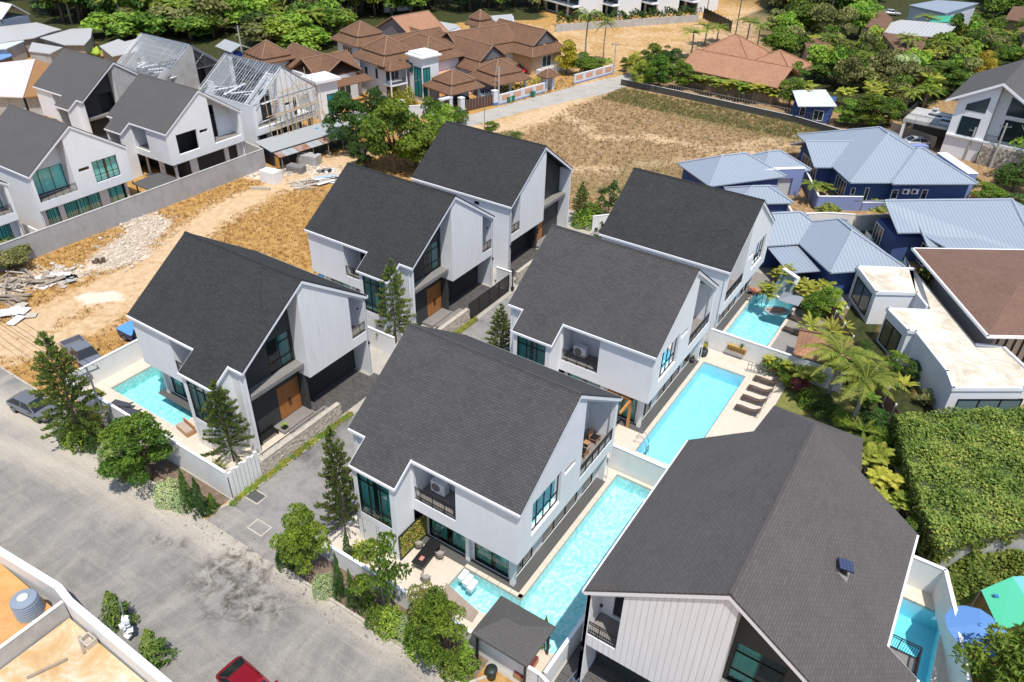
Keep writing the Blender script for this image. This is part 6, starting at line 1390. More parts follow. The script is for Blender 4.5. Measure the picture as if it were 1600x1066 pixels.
def trunk_mesh(name, m, h=.5, r=.025, limbs=6, seed=1, spread=.28):
    rs = random.Random(seed); s = MB(); s.tube([(0,0,0),(rs.uniform(-.02,.02),rs.uniform(-.02,.02),h*.5),(rs.uniform(-.03,.03),rs.uniform(-.03,.03),h)], [r*1.3,r,r*.7], 7)
    for k in range(limbs):
        a = k*2.4+rs.random(); z = h*rs.uniform(.55,.98); e = (math.cos(a)*spread*rs.uniform(.6,1.1), math.sin(a)*spread*rs.uniform(.6,1.1), z+rs.uniform(.15,.38))
        mid = (e[0]*.45, e[1]*.45, z+(e[2]-z)*.35); s.tube([(0,0,z*.9), mid, e], [r*.55, r*.4, r*.12], 5)
    return s.mesh(name, m, True)
PROTO = {}
def proto(kind, lm):
    key = (kind, lm.name)
    if key in PROTO: return PROTO[key]
    out = []
    nv = {'broad':3,'dense':3,'airy':2,'pine':3,'cone':2,'mound':2,'palm':3,'areca':3,'fan':2,'banana':2,'far':4,'silver':1,'layer':2}.get(kind, 1)
    for v in range(nv):
        tm = None
        if kind == 'broad': V, a = crown_broad(4800, 22, .052, .14); tm = trunk_mesh('trunk', M_bark, .45, seed=v)
        elif kind == 'dense': V, a = crown_broad(9500, 40, .044, .06, .36, .40, (.075,.15), True); tm = trunk_mesh('trunk', M_bark, .4, seed=v+9)
        elif kind == 'airy': V, a = crown_broad(1900, 22, .055, .12, .5, .36, (.08,.15)); tm = trunk_mesh('trunk', M_palebark, .7, .016, 11, v+4, .33)
        elif kind == 'layer': V, a = crown_broad(2600, 26, .05, .2, .4, .38, (.08,.14)); tm = trunk_mesh('trunk', M_bark, .7, .02, 10, v+4, .33)
        elif kind == 'far': V, a = crown_broad(900, 12, .105, .2, .6, .34, (.16,.26)); tm = trunk_mesh('trunk', M_bark, .5, .03, 3, v)
        elif kind == 'pine': V, a, tb = crown_pine(14+v, 7, v+2); tm = tb.mesh('trunk', M_bark, True)
        elif kind == 'cone': V, a = crown_cone(); tm = trunk_mesh('trunk', M_bark, .3, .03, 0)
        elif kind == 'mound': V, a = crown_mound(1700, .075); tm = trunk_mesh('stem', M_bark, .4, .03, 3)
        elif kind == 'silver': V, a = crown_mound(2600, .05, .9, .08); tm = trunk_mesh('stem', M_bark, .3, .02, 2)
        elif kind == 'palm':
            V, a = frond_set(19, .54, .80, .115, .62, 26, 1.0, .0085, 3+v); s = MB(); s.tube([(0,0,0),(.02,.01,.4),(0,0,.80)], [.032,.024,.02], 8); tm = s.mesh('trunk', M_palebark, True)
        elif kind == 'areca':
            VV = []; aa = []
            s = MB()
            for q in range(4):
                V1, a1_ = frond_set(8, .40, .0, .13, .45, 14, 1.1, .013, 30+v*7+q, updir=(.35,1.25)); ox, oy, oz = random.uniform(-.16,.16), random.uniform(-.16,.16), random.uniform(.32,.62)
                VV.append(V1+np.array([ox,oy,oz])); aa.append(a1_); s.tube([(ox*.6,oy*.6,0),(ox,oy,oz)], .015, 5)
            V, a = np.concatenate(VV), np.concatenate(aa); tm = s.mesh('stem', M_palebark, True)
        elif kind == 'fan': V, a = frond_set(30, .50, .30, .10, .30, 12, 1.3, .012, 41+v); s = MB(); s.tube([(0,0,0),(0,0,.4)], .035, 6); tm = s.mesh('trunk', M_bark, True)
        elif kind == 'banana': V, a = crown_blades(15, 6+v); s = MB(); s.tube([(0,0,0),(0,0,.25)], .05, 6); tm = s.mesh('stem', M_bark, True)
        nm = {'pine':'needle_branches','palm':'fronds','areca':'fronds','fan':'fronds','banana':'leaf_blades','mound':'foliage','silver':'foliage','cone':'foliage'}.get(kind,'crown')
        out.append((nm, quads_mesh(nm, V, lm, a), tm))
    PROTO[key] = out; return out
NAMES = {'broad':'leafy_tree','dense':'leafy_tree','airy':'slender_tree','layer':'layered_tree','far':'woodland_tree','pine':'norfolk_pine','cone':'conifer_shrub','mound':'round_shrub','silver':'silver_shrub','palm':'palm_tree','areca':'areca_palm','fan':'fan_palm','banana':'banana_plant'}
CATS = {'pine':'pine tree','palm':'palm','areca':'palm','fan':'palm','cone':'shrub','mound':'shrub','silver':'shrub','banana':'banana plant'}
CNT = 0
def plant_at(kind, loc, w, h, label, lm, group=None, name=None, cat=None, yaw=None):
    global CNT; CNT += 1
    ps = proto(kind, lm); nm, cm, tm = ps[CNT % len(ps)]
    t = thing(name or NAMES[kind], label, cat or CATS.get(kind, 'tree'), loc, random.uniform(0,6.28) if yaw is None else yaw, group, (w, w, h))
    c = bpy.data.objects.new(nm, cm); C.objects.link(c); c.parent = t
    if tm:
        k = bpy.data.objects.new(tm.name.split('.')[0], tm); C.objects.link(k); k.parent = t
    return t
def plant(kind, bx, by, top, wpx, label, lm=None, group=None, z=0.0, hs=1.0, **kw):
    lm = lm or {'pine':L_pine,'palm':L_palm,'areca':L_yellow,'fan':L_yellow,'cone':L_dark,'silver':L_silver,'banana':L_bright,'airy':L_olive}.get(kind, L_green)
    g = G(bx, by, z); h = (HZ((bx,by,z),(bx,top)) if z == 0 else max(.5, _hz(g, bx, top)-z))*hs
    w = wpx*dist((g.x,g.y,h/2))/FPX
    return plant_at(kind, g, w, h, label, lm, group, **kw)
def _hz(g, px, py):
    d = AX*((px-800)/FPX)+AY*((py-533)/FPX)+AZ; s = (d[0]*g.x+d[1]*g.y)/(d[0]**2+d[1]**2); return CAM_H+d[2]*s

# --- street planting, left of the driveway
plant('pine', 131, 690, 508, 92, 'tallest thin Norfolk pine in front of the parked pickup, left of the lamp post')
plant('pine', 366, 722, 590, 74, 'Norfolk pine against the front corner of the leftmost villa, behind the slatted screen')
plant('pine', 619, 536, 408, 66, 'Norfolk pine beside the big window of the second left villa')
plant('pine', 781, 560, 476, 50, 'small Norfolk pine half hidden behind the central roof, beside the driveway')
plant('pine', 541, 838, 668, 74, 'Norfolk pine at the left corner of the central villa, behind the bushy roadside tree')
plant('pine', 906, 350, 285, 36, 'small Norfolk pine beyond the top villa, beside the brown field')
plant('dense', 236, 748, 632, 122, 'big dark green leafy tree on the kerb in front of the mosaic pool', L_green)
plant('cone', 160, 688, 650, 38, 'bushy young conifer at the foot of the tallest pine', L_pine, name='young_conifer'); plant('silver', 108, 675, 640, 42, 'silvery shrub beside the grey sedan bonnet'); plant('mound', 128, 690, 655, 52, 'green shrub under the tallest pine, next to the sedan', L_green)
plant('silver', 196, 728, 695, 52, 'pale silver-green shrub on the kerb left of the big leafy tree'); plant('silver', 268, 778, 746, 50, 'low silver-green hedge clump right of the big leafy tree', name='silver_shrub'); plant('silver', 288, 788, 760, 40, 'low silver-green clump touching the first slim conifer')
plant('cone', 298, 794, 728, 26, 'first slim dark conifer before the white street wall', L_dark); plant('cone', 318, 804, 742, 28, 'second slim dark conifer, nearest the slatted corner', L_dark); plant('cone', 334, 796, 768, 22, 'small conifer right behind the second slim conifer', L_green)
plant('fan', 340, 742, 712, 34, 'small spiky palm inside the white corner screen', L_palm); plant('mound', 150, 700, 672, 30, 'small dark bush at the lamp post foot', L_dark)
# yellow edging plants along the stone wall: one row of separate clumps
for k in range(26):
    y = 21.0+k*.47; plant_at('mound', (-36.08+random.uniform(-.06,.06), y, .02), random.uniform(.5,.75), random.uniform(.3,.5), 'small yellow-green edging clump in the row along the driveway stone wall', L_yellow if k % 3 else L_bright, 'edging clumps along the stone wall', name='edging_plant', cat='edging plant')
for k in range(9): plant_at('mound', (-36.0, 46.2+k*.5, .02), .6, .4, 'yellow-green clump below the second stone wall by the black gate', L_yellow, 'clumps below the second stone wall', name='edging_plant', cat='edging plant')
for k in range(5): plant_at('mound', (-36.0, 58.6+k*.55, .02), .6, .45, 'yellow-green clump below the third stone wall past the gate post', L_yellow, 'clumps below the third stone wall', name='edging_plant', cat='edging plant')
# --- street planting, right
plant('dense', 480, 896, 768, 92, 'bright green bushy tree at the kerb corner of the driveway', L_bright)
plant('silver', 508, 924, 894, 40, 'round pale green shrub at the kerb, right of the bright bushy tree'); plant('cone', 533, 932, 862, 24, 'slim conifer at the kerb, right of the round pale shrub', L_dark); plant('cone', 552, 946, 888, 22, 'shorter slim conifer next to the airy tree', L_dark); plant('cone', 546, 880, 830, 24, 'dark conifer between the street wall and the left corner of the central villa', L_dark)
plant('airy', 602, 962, 838, 104, 'airy thin-leaved tree in the middle of the right kerb bed', L_green); plant('cone', 575, 950, 905, 32, 'dark bush beneath the airy thin-leaved tree', L_green); plant('mound', 614, 985, 950, 46, 'bright bush under the right side of the airy tree', L_bright); plant('silver', 636, 992, 962, 44, 'pale silver shrub between the airy tree and the large end tree')
plant('dense', 688, 1036, 925, 112, 'large mixed green tree at the right end of the kerb bed', L_green); plant('broad', 672, 1000, 915, 70, 'olive-topped tree leaning over the wall above the large end tree', L_olive); plant('cone', 728, 1046, 1000, 46, 'bright low bush at the corner of the right kerb bed', L_bright); plant('mound', 655, 1012, 975, 50, 'green shrub in front of the large end tree', L_bright)
plant('cone', 850, 1010, 962, 20, 'narrow green shrub in the corner of the garden beside the pavilion', L_bright); plant('mound', 566, 872, 845, 34, 'low bush on the terrace behind the street wall, left of the garden panel', L_yellow)
plant('cone', 187, 972, 915, 50, 'rounded bright shrub against the lot wall beside the wrapped pipe', L_pine, name='round_shrub', cat='shrub'); plant('cone', 246, 1032, 975, 52, 'rounded yellow-green shrub by the lot wall, nearest the red car', L_pine, name='round_shrub', cat='shrub')
# weeds at the left edge
plant('broad', 18, 420, 380, 70, 'scrubby dark bush at the left end of the grey estate wall', L_olive, name='scrub_bush', cat='bush'); plant('mound', 12, 398, 372, 50, 'dark green bush at the left edge under the estate wall', L_dark)
# --- group behind the second left villa
plant('dense', 548, 240, 130, 80, 'dark round tree right of the tin shed, top level with the white tower', L_dark); plant('dense', 590, 236, 122, 64, 'dark tall tree behind the lighter ones, left of the gateway', L_dark); plant('dense', 573, 262, 190, 60, 'dark lower tree in front of the tin shed end', L_dark)
plant('broad', 618, 272, 148, 112, 'largest mid-green tree behind the second left villa', L_green); plant('broad', 665, 268, 178, 84, 'green tree touching the left edge of the top villa roof', L_green); plant('broad', 650, 262, 212, 60, 'bright lower foliage tree between the two villa roofs', L_bright)
plant('broad', 676, 204, 150, 46, 'green tree in front of the two-storey white house', L_green); plant('mound', 638, 165, 135, 26, 'yellow-green clipped bush on the white house terrace', L_yellow); plant('mound', 618, 158, 130, 24, 'yellowish bush left of the clipped bush', L_yellow)
plant('broad', 716, 198, 168, 40, 'small tree at the foot of the gateway, above the top villa ridge', L_green); plant('broad', 768, 212, 186, 26, 'small lone sapling on the field above the top villa ridge', L_green); plant('airy', 800, 222, 204, 40, 'low scrub along the back of the top villa roof', L_green); plant('broad', 690, 240, 160, 54, 'bright green tree just left of the top villa ridge end', L_bright)
plant('airy', 950, 340, 278, 46, 'loose thin tree right of the small pine beyond the top villa', L_dark); plant('mound', 912, 352, 325, 40, 'bright bush at the foot of the small far pine', L_bright); plant('airy', 935, 400, 345, 26, 'thin shrub by the white wall post between the upper villas', L_dark); plant('mound', 925, 342, 315, 40, 'dark bush between the small pine and the thin tree', L_green)
plant('broad', 884, 116, 62, 46, 'yellow-gold leafed tree beside the rearmost tiled house', L_gold); plant('broad', 912, 118, 82, 46, 'green tree behind the far panel fence', L_green); plant('broad', 932, 110, 88, 30, 'small bush tree behind the far panel fence, right', L_green)
plant('palm', 914, 96, 12, 44, 'tall palm left of the pair over the sandy field', L_palm); plant('palm', 942, 98, 24, 36, 'shorter palm right of the pair over the sandy field', L_palm)
for k, (bx, by, tp, w_) in enumerate([(975,112,88,22),(990,120,78,40),(1015,128,66,60),(1042,126,64,56),(1028,140,84,60),(1000,136,92,40),(1060,140,90,44)]): plant('dense', bx, by, tp, w_, ['slim tree at the left end of the row before the dark lot wall','green tree second in the row before the dark lot wall','tall rounded green tree in the row left of the orange roof','dense green tree touching the palms left of the orange roof','full green tree in the middle front of the row by the dark wall','lower green tree at the corner of the lane and the dark wall','dark green tree at the right end of the row by the dark wall'][k], [L_green,L_yellow,L_green,L_dark,L_green,L_yellow,L_green][k])
for k, (bx, by, tp, w_) in enumerate([(1078,92,42,46),(1100,72,34,44),(1120,66,38,36),(1165,74,26,44),(1180,84,30,40)]): plant('palm', bx, by, tp, w_, ['drooping palm left of the orange tiled roof','drooping palm above the left hip of the orange roof','palm beside the mesh fence above the orange roof','palm behind the orange roof, left one','palm behind the orange roof, right one'][k], L_palm)
for k in range(15):
    bx = 1085+k*11.5; plant('areca', bx+random.uniform(-4,4), 142+k*2.2+random.uniform(-3,3), 106+k*1.6, random.uniform(26,38), 'yellow-green areca palm in the row between the orange roof and the dark wall', L_yellow if k % 3 else L_bright, 'areca palms before the orange roof')
RT = [(1232,170,112,40,'broad',L_green,'green tree behind the blue hut'),(1260,175,140,36,'broad',L_olive,'olive bush tree over the blue hut roof edge'),(1322,196,150,56,'dense',L_bright,'bright tree right of the blue hut'),(1350,200,140,70,'dense',L_green,'large dense green tree left of the terrace house'),(1385,196,150,60,'dense',L_green,'green tree beside the roof terrace'),(1330,140,88,70,'broad',L_olive,'olive feathery tree above the blue hut'),(1372,130,80,60,'broad',L_olive,'grey-green tree left of the white-flowering one'),(1405,140,84,52,'broad',L_silver,'tree with whitish flowers left of the dome tree'),(1462,150,92,92,'dense',L_green,'large dark dome-shaped tree left of the white gabled house'),(1520,135,80,40,'broad',L_gold,'bright yellow tree above the white gabled house roof'),(1538,118,78,34,'broad',L_gold,'second bright yellow tree nearer the roof ridge'),(1240,60,-8,70,'broad',L_green,'tall light tree at the top edge right of the sandy lot'),(1290,70,-5,64,'broad',L_olive,'thin-crowned tall tree above the small brown roofs'),(1340,60,-6,60,'broad',L_bright,'bright tall tree at the top left of the steep brown roof'),(1215,90,40,60,'broad',L_green,'green tree right of the palms behind the orange roof'),(1560,90,50,60,'broad',L_green,'green tree under the top right corner roofs'),(1590,110,70,50,'broad',L_green,'green tree at the right edge above the gabled house'),(1598,290,150,90,'airy',L_bright,'tall loose tree at the right edge over the stone wall'),(1580,300,250,60,'broad',L_dark,'dark bush below the loose tree at the right edge'),(1585,250,195,50,'broad',L_green,'green tree beside the round-stone wall at the right edge')]
for bx, by, tp, w_, kd, lm, lab in RT: plant(kd, bx, by, tp, w_, lab, lm)
for k in range(22):
    x, y = [(1255,150),(1285,128),(1300,110),(1310,160),(1275,100),(1345,118),(1400,160),(1420,128),(1440,170),(1425,195),(1500,140),(1480,95),(1450,85),(1520,90),(1535,60),(1570,60),(1545,35),(1320,90),(1210,120),(1240,130),(1360,160),(1500,70)][k]
    plant(['areca','far','palm'][k%3] if k%3 != 2 else 'palm', x, y+random.uniform(0,8), y-26-random.uniform(0,14), random.uniform(34,48), 'bushy palm or small tree in the thicket between the upper right houses', [L_yellow,L_green,L_palm][k%3], 'thicket between the upper right houses', name='thicket_tree', cat='tree')
# fan palms near the light roofs on the upper right
plant('fan', 1545, 40, 8, 60, 'large fan-shaped traveller palm at the upper right', L_palm); plant('palm', 1440, 60, 20, 34, 'slim palm before the patched grey roof', L_palm)
# hedges
def hedge(name, label, px, w, h, lm, n=900, size=.22):
    p = [G(*q) for q in px]; Vs = []
    for a, b in zip(p[:-1], p[1:]):
        L = (b-a).length; nrm = np.array([-(b.y-a.y)/L, (b.x-a.x)/L, 0]); k = int(n*L/sum((q2-q1).length for q1,q2 in zip(p[:-1],p[1:]))); t = NR.uniform(0,1,k)
        P = np.array(a)+t[:,None]*np.array(b-a)+nrm*NR.uniform(-w/2,w/2,(k,1)); P[:,2] = h*(.25+.75*NR.uniform(0,1,k)**.5)*(.85+.2*np.sin(t*L*1.3))
        o = nrm*NR.choice([-1,1],(k,1))+np.array([0,0,.8]); Vs.append(leaves(P, unit(o), size, .6))
    V = np.concatenate(Vs); o = bpy.data.objects.new(name, quads_mesh(name, V, lm, NR.uniform(0,1,len(V)))); C.objects.link(o); return tag(o, label, 'hedge')
hedge('hedge', 'clipped hedge on top of the pale wall at the far end of the sandy field', [(868,42),(960,38),(1090,28)], 3.0, 3.0, L_dark, 2600, .55)
hedge('hedge', 'low hedge on the roadside fence in front of the tiled carport', [(788,152),(850,134)], 1.2, 2.3, L_bright, 900, .3)
hedge('hedge', 'clipped hedge in front of the white gabled house at the utility poles', [(1472,238),(1528,252)], 1.6, 1.9, L_bright, 1100, .3)
hedge('hedge', 'green strip of shrubs along the far panel fence', [(915,112),(955,106)], 1.5, 1.8, L_bright, 500, .35)
plant('mound', 1293, 328, 314, 38, 'round bright bush before the lavender wall', L_yellow); plant('mound', 1370, 325, 313, 36, 'second round bush further right before the lavender wall', L_yellow)
plant('palm', 1262, 318, 282, 40, 'small drooping palm by the garage of the blue house', L_palm); plant('areca', 1282, 308, 280, 34, 'bushy palm behind the lavender wall corner', L_palm); plant('airy', 1365, 203, 190, 22, 'small bush behind the big blue roof ridge', L_green)
# --- gardens on the east side
ARC = [(1193,478,424,44,'areca','areca palm against the rear right villa, left of the glass cascade'),(1212,455,404,44,'areca','yellow areca palm at the slat fence behind the glass cascade'),(1182,462,440,34,'banana','dark red-leaved plant left of the glass cascade'),(1243,470,420,50,'areca','yellow areca right of the glass cascade'),(1262,486,440,46,'areca','second areca palm right of the glass cascade'),(1284,470,430,40,'areca','golden areca palm against the slat fence corner'),(1270,500,455,44,'broad','dark green leafy shrub between the arecas'),(1290,494,445,56,'dense','bushy bright shrub next to the slat fence'),(1262,526,478,50,'fan','bright fan palm left of the small tiled roof'),(1295,532,488,56,'fan','bright fan palm behind the small tiled roof'),(1315,520,495,36,'fan','small fan palm at the fence beside the tiled roof')]
for bx, by, tp, w_, kd, lab in ARC: plant(kd, bx, by, tp, w_, lab, {'areca':L_yellow,'fan':L_yellow,'banana':L_red,'broad':L_green,'dense':L_bright}[kd])
plant('palm', 1290, 632, 528, 112, 'large coconut palm right of the small tiled roof', L_palm); plant('palm', 1325, 672, 566, 110, 'large coconut palm nearest the ivy-covered roof', L_palm)
plant('areca', 1255, 606, 560, 60, 'yellow palm fronds over the end of the lounger hedge', L_yellow)
for k, (bx, by, tp, w_) in enumerate([(1196,582,546,28),(1212,588,550,30),(1228,596,556,30),(1243,602,564,28)]): plant('areca' if k % 2 == 0 else 'banana', bx, by, tp, w_, ['yellow-tipped plant at the left end of the hedge above the loungers','reddish leafy plant second in the hedge above the loungers','yellow-green plant third in the hedge above the loungers','reddish plant at the right end of the hedge above the loungers'][k], L_yellow if k % 2 == 0 else L_red)
hedge('hedge', 'mixed red and green hedge bed behind the four brown loungers', [(1190,580),(1225,592),(1262,604)], 1.5, 1.5, L_green, 1300, .22)
plant('areca', 1352, 745, 672, 66, 'golden palm beside the nearest roof, left of the vine-covered roof', L_yellow); plant('areca', 1366, 770, 715, 64, 'lower golden palm against the nearest roof edge', L_yellow); plant('areca', 1395, 812, 760, 50, 'spiky palm low beside the nearest roof corner', L_palm); plant('banana', 1345, 715, 640, 50, 'broad-leaved plant behind the golden palm', L_palm); plant('fan', 1340, 690, 640, 60, 'dark fan-leaved palm at the slat fence', L_palm)
plant('areca', 1362, 800, 752, 46, 'golden palm fourth down along the nearest roof', L_yellow); plant('broad', 1428, 790, 735, 60, 'dark green shrub in the shade beside the vine-covered roof', L_green); plant('broad', 1412, 850, 805, 44, 'leafy shrub at the corner of the nearest roof', L_green); plant('airy', 1390, 590, 545, 44, 'thin leafy shrub between the slat fence and the flat-roofed house', L_green); plant('broad', 1425, 590, 560, 44, 'dark shrub under the glazed corner of the flat-roofed house', L_dark); plant('banana', 1410, 608, 575, 40, 'low yellow-edged plant along the slat fence', L_yellow); plant('airy', 1445, 632, 610, 40, 'sparse twiggy shrub at the foot of the blue-grey wall', L_olive)
plant('dense', 1570, 1120, 965, 190, 'broad-leaved tree filling the lower right corner beside the blue parasol', L_green)
plant('broad', 1455, 545, 520, 40, 'shrub in the dark gap between the two white flat-roofed blocks', L_green); plant('broad', 1430, 470, 398, 30, 'green shrub below the corner of the brown roof', L_dark)
plant('banana', 124, 92, 68, 40, 'banana plant behind the left gable roof, left one'); plant('banana', 152, 92, 62, 44, 'banana plant behind the left gable roof, right one')
plant('fan', 156, 662, 632, 34, 'yellowish spiky cordyline among the branches of the tallest pine', L_gold)

# vine-covered roof slab and the creeper below it
def leaf_sheet(name, label, poly, z, n, size, lm, thick=.35, cat='vine', kind=None, bump=.25):
    xs = [p[0] for p in poly]; ys = [p[1] for p in poly]; P = []
    def inside(x, y):
        c = False; j = len(poly)-1
        for i in range(len(poly)):
            if (poly[i][1] > y) != (poly[j][1] > y) and x < (poly[j][0]-poly[i][0])*(y-poly[i][1])/(poly[j][1]-poly[i][1])+poly[i][0]: c = not c
            j = i
        return c
    while len(P) < n:
        x, y = random.uniform(min(xs),max(xs)), random.uniform(min(ys),max(ys))
        if inside(x, y): P.append((x, y, z+bump*(math.sin(x*1.7+y)*.3+math.sin(y*2.3-x)*.3)+random.uniform(-thick,thick*.3)))
    P = np.array(P); V = leaves(P, np.tile([0,0,1.],(n,1)), size, .8, .2, .35); val = np.clip(NR.uniform(0,1,n)*.8+.2*np.sin(P[:,0]*.9)*np.sin(P[:,1]*.7),0,1)
    o = bpy.data.objects.new(name, quads_mesh(name, V, lm, val)); C.objects.link(o)
    if kind: o['kind'] = kind
    return tag(o, label, cat)
ivp = [tuple(G(*q, 3.0)[:2]) for q in ((1399,648),(1600,636),(1700,640),(1700,830),(1600,826),(1470,858),(1440,800),(1420,730))]
iv = thing('vine_roof', 'large flat roof completely covered in bright green vine leaves at the right', 'green roof', (0,0,0)); o = leaf_sheet('vine_leaves', 'x', ivp, 3.15, 36000, .19, L_ivy, bump=.5); del o['label']; del o['category']; o.parent = iv; o['kind'] = 'stuff'
s = MB(); s.prism(ivp, 2.5, 2.85); s.build('roof_slab', mat('dark_slab',(.05,.06,.03),.9), iv); ccx, ccy = sum(p[0] for p in ivp)/8, sum(p[1] for p in ivp)/8
s = MB(); s.prism([(ccx+(p[0]-ccx)*.93, ccy+(p[1]-ccy)*.93) for p in ivp], 0, 2.5); s.build('wall', M_rawconc, iv)
for q0, q1 in ((5,6),(6,7),(7,0),(4,5)):
    a_, b_ = np.array([*ivp[q0],0]), np.array([*ivp[q1],0]); k_ = 2600 if q0 != 4 else 1500; tt = NR.uniform(0,1,(k_,1)); hz2 = NR.uniform(0,1,(k_,1))**.6
    P = a_+(b_-a_)*tt; P[:,2:3] = 3.15-hz2*(2.6 if q0 != 4 else 1.7)*(.6+.4*np.sin(tt*17)); nn = np.array([(b_-a_)[1],-(b_-a_)[0],0]); nn /= np.linalg.norm(nn); P += nn*NR.uniform(-.1,.45,(k_,1))
    o = bpy.data.objects.new('vine_curtain', quads_mesh('vine_curtain', leaves(P, np.tile(nn,(k_,1)), .2, .8, .3, .3), L_ivy, NR.uniform(0,.8,k_))); C.objects.link(o); o.parent = iv; o['kind'] = 'stuff'
leaf_sheet('ground_vine', 'mass of yellow-green creeper on the ground below the vine-covered roof', [tuple(G(*q)[:2]) for q in ((1420,860),(1470,835),(1500,880),(1620,870),(1640,960),(1530,930),(1490,960),(1462,900))], .7, 9000, .22, L_ivy, .6, 'creeper', bump=.9)['kind'] = 'stuff'
leaf_sheet('ground_vine', 'creeper spilling beside the slat fence next to the vine-covered roof', [tuple(G(*q)[:2]) for q in ((1395,660),(1430,720),(1455,800),(1480,850),(1452,850),(1425,790),(1400,740),(1385,690))], .8, 5000, .22, L_green, .7, 'creeper', bump=.8)['kind'] = 'stuff'
# woodland at the top of the picture
FP = [[(-60,-80),(-60,0),(55,6),(105,40),(142,40),(150,58),(190,58),(230,66),(330,80),(352,62),(395,62),(420,84),(450,92),(500,92),(522,72),(522,44),(560,34),(640,28),(660,22),(720,22),(760,18),(850,24),(870,-80)], [(1190,-80),(1200,4),(1245,44),(1330,38),(1356,4),(1380,-2),(1412,-4),(1430,-80)], [(1530,-80),(1530,0),(1560,28),(1680,30),(1680,-80)]]
def in_poly(poly, x, y):
    c = False; j = len(poly)-1
    for i in range(len(poly)):
        if (poly[i][1] > y) != (poly[j][1] > y) and x < (poly[j][0]-poly[i][0])*(y-poly[i][1])/(poly[j][1]-poly[i][1])+poly[i][0]: c = not c
        j = i
    return c
nfar = 0; WSP = 4.7
wx = -330.0
while wx < 60:
    wy = 95.0
    while wy < 420:
        x, y = wx+random.uniform(-2.4,2.4), wy+random.uniform(-2.4,2.4); px, py, dd = PX(x, y, 0)
        if dd > 20 and -90 < px < 1690 and py > -4 and any(in_poly(p, px, py) for p in FP):
            r_ = random.random(); kd, lm = ('far', random.choice([L_green,L_dark,L_green,L_bright,L_bright,L_olive])) if r_ < .72 else ('palm', L_palm) if r_ < .88 else ('layer', L_bright)
            h_ = random.uniform(7.0,12.5) if kd != 'palm' else random.uniform(8,13)
            if py > 45: h_ *= .62
            plant_at(kd, (x,y,0), random.uniform(7.5,11.5) if kd != 'palm' else 8.5, h_, 'tree or palm in the dense wood along the top of the picture', lm, 'wood along the top of the picture', name='woodland_tree', cat='tree'); nfar += 1
        wy += WSP
    wx += WSP
print('FAR', nfar)
flat('woodland_floor', [(-400,-96,100,420)], .003, M_soil) if False else None
TH = [(1205,60),(1262,40),(1300,85),(1345,95),(1390,100),(1440,96),(1500,62),(1560,60),(1620,70),(1620,105),(1560,112),(1500,150),(1480,175),(1400,195),(1330,195),(1312,150),(1240,105)]
wx = -70.0
while wx < 40:
    wy = 120.0
    while wy < 260:
        x, y = wx+random.uniform(-1.8,1.8), wy+random.uniform(-1.8,1.8); px, py, dd = PX(x, y, 0)
        if in_poly(TH, px, py):
            kd, lm = random.choice([('far',L_green),('far',L_olive),('areca',L_yellow),('palm',L_palm),('far',L_bright),('layer',L_green)])
            plant_at(kd, (x,y,0), random.uniform(4.5,6.5), random.uniform(4,7.5), 'bushy palm or small tree in the thicket between the upper right houses', lm, 'thicket between the upper right houses', name='thicket_tree', cat='tree')
        wy += 4.6
    wx += 4.6
# dry grass tufts on the lots
def tufts(name, label, n, region, lm, hmax=.32, keep=None):
    P = []
    while len(P) < n:
        x, y = random.uniform(*region[0]), random.uniform(*region[1])
        if keep is None or keep(x, y): P.append((x,y,0))
    P = np.array(P); k = 5; B = np.repeat(P, k, 0); m_ = len(B); d = unit(np.stack([NR.normal(size=m_)*.45, NR.normal(size=m_)*.45, np.ones(m_)],1)); h = NR.uniform(.35,1,(m_,1))*hmax
    w = unit(np.cross(d, NR.normal(size=(m_,3))))*.035; B[:,:2] += NR.normal(size=(m_,2))*.10
    V = np.stack([B-w, B+w, B+d*h+w*.2, B+d*h-w*.2], 1); o = bpy.data.objects.new(name, quads_mesh(name, V, lm, NR.uniform(0,1,m_))); C.objects.link(o); o['kind'] = 'stuff'; return tag(o, label, 'grass')
L_straw = m_leaf('dry_straw', (.24,.13,.04), (.40,.245,.09), (.55,.38,.18), .02, .1, bright=.65); L_straw2 = m_leaf('dry_field_grass', (.10,.075,.03), (.22,.155,.07), (.36,.27,.14), .03, .1, bright=.65)
def notrack(x, y):
    X, Y = np.array([x]), np.array([y]); return a_path(X,Y)[0] < .45+.3*random.random() and a_pale(X,Y)[0] < .4
tufts('dry_grass', 'straw-coloured dry grass over the dirt lot between the estate wall and the villas', 7000, ((-81.5,-56.8),(20.5,88)), L_straw, keep=notrack)
tufts('dry_grass', 'brown dry grass tufts across the field behind the villas', 6500, ((-72,-20),(78.5,130)), L_straw2, .4, keep=lambda x,y: notrack(x,y) and not (-74+ (y-96)*.22 < x < -66.5+(y-96)*.24) and (x < -30 or y > 108))
tufts('green_weeds', 'greener weeds along the dark boundary wall of the field', 2500, ((-60,-20),(122,130.5)), L_olive, .55)
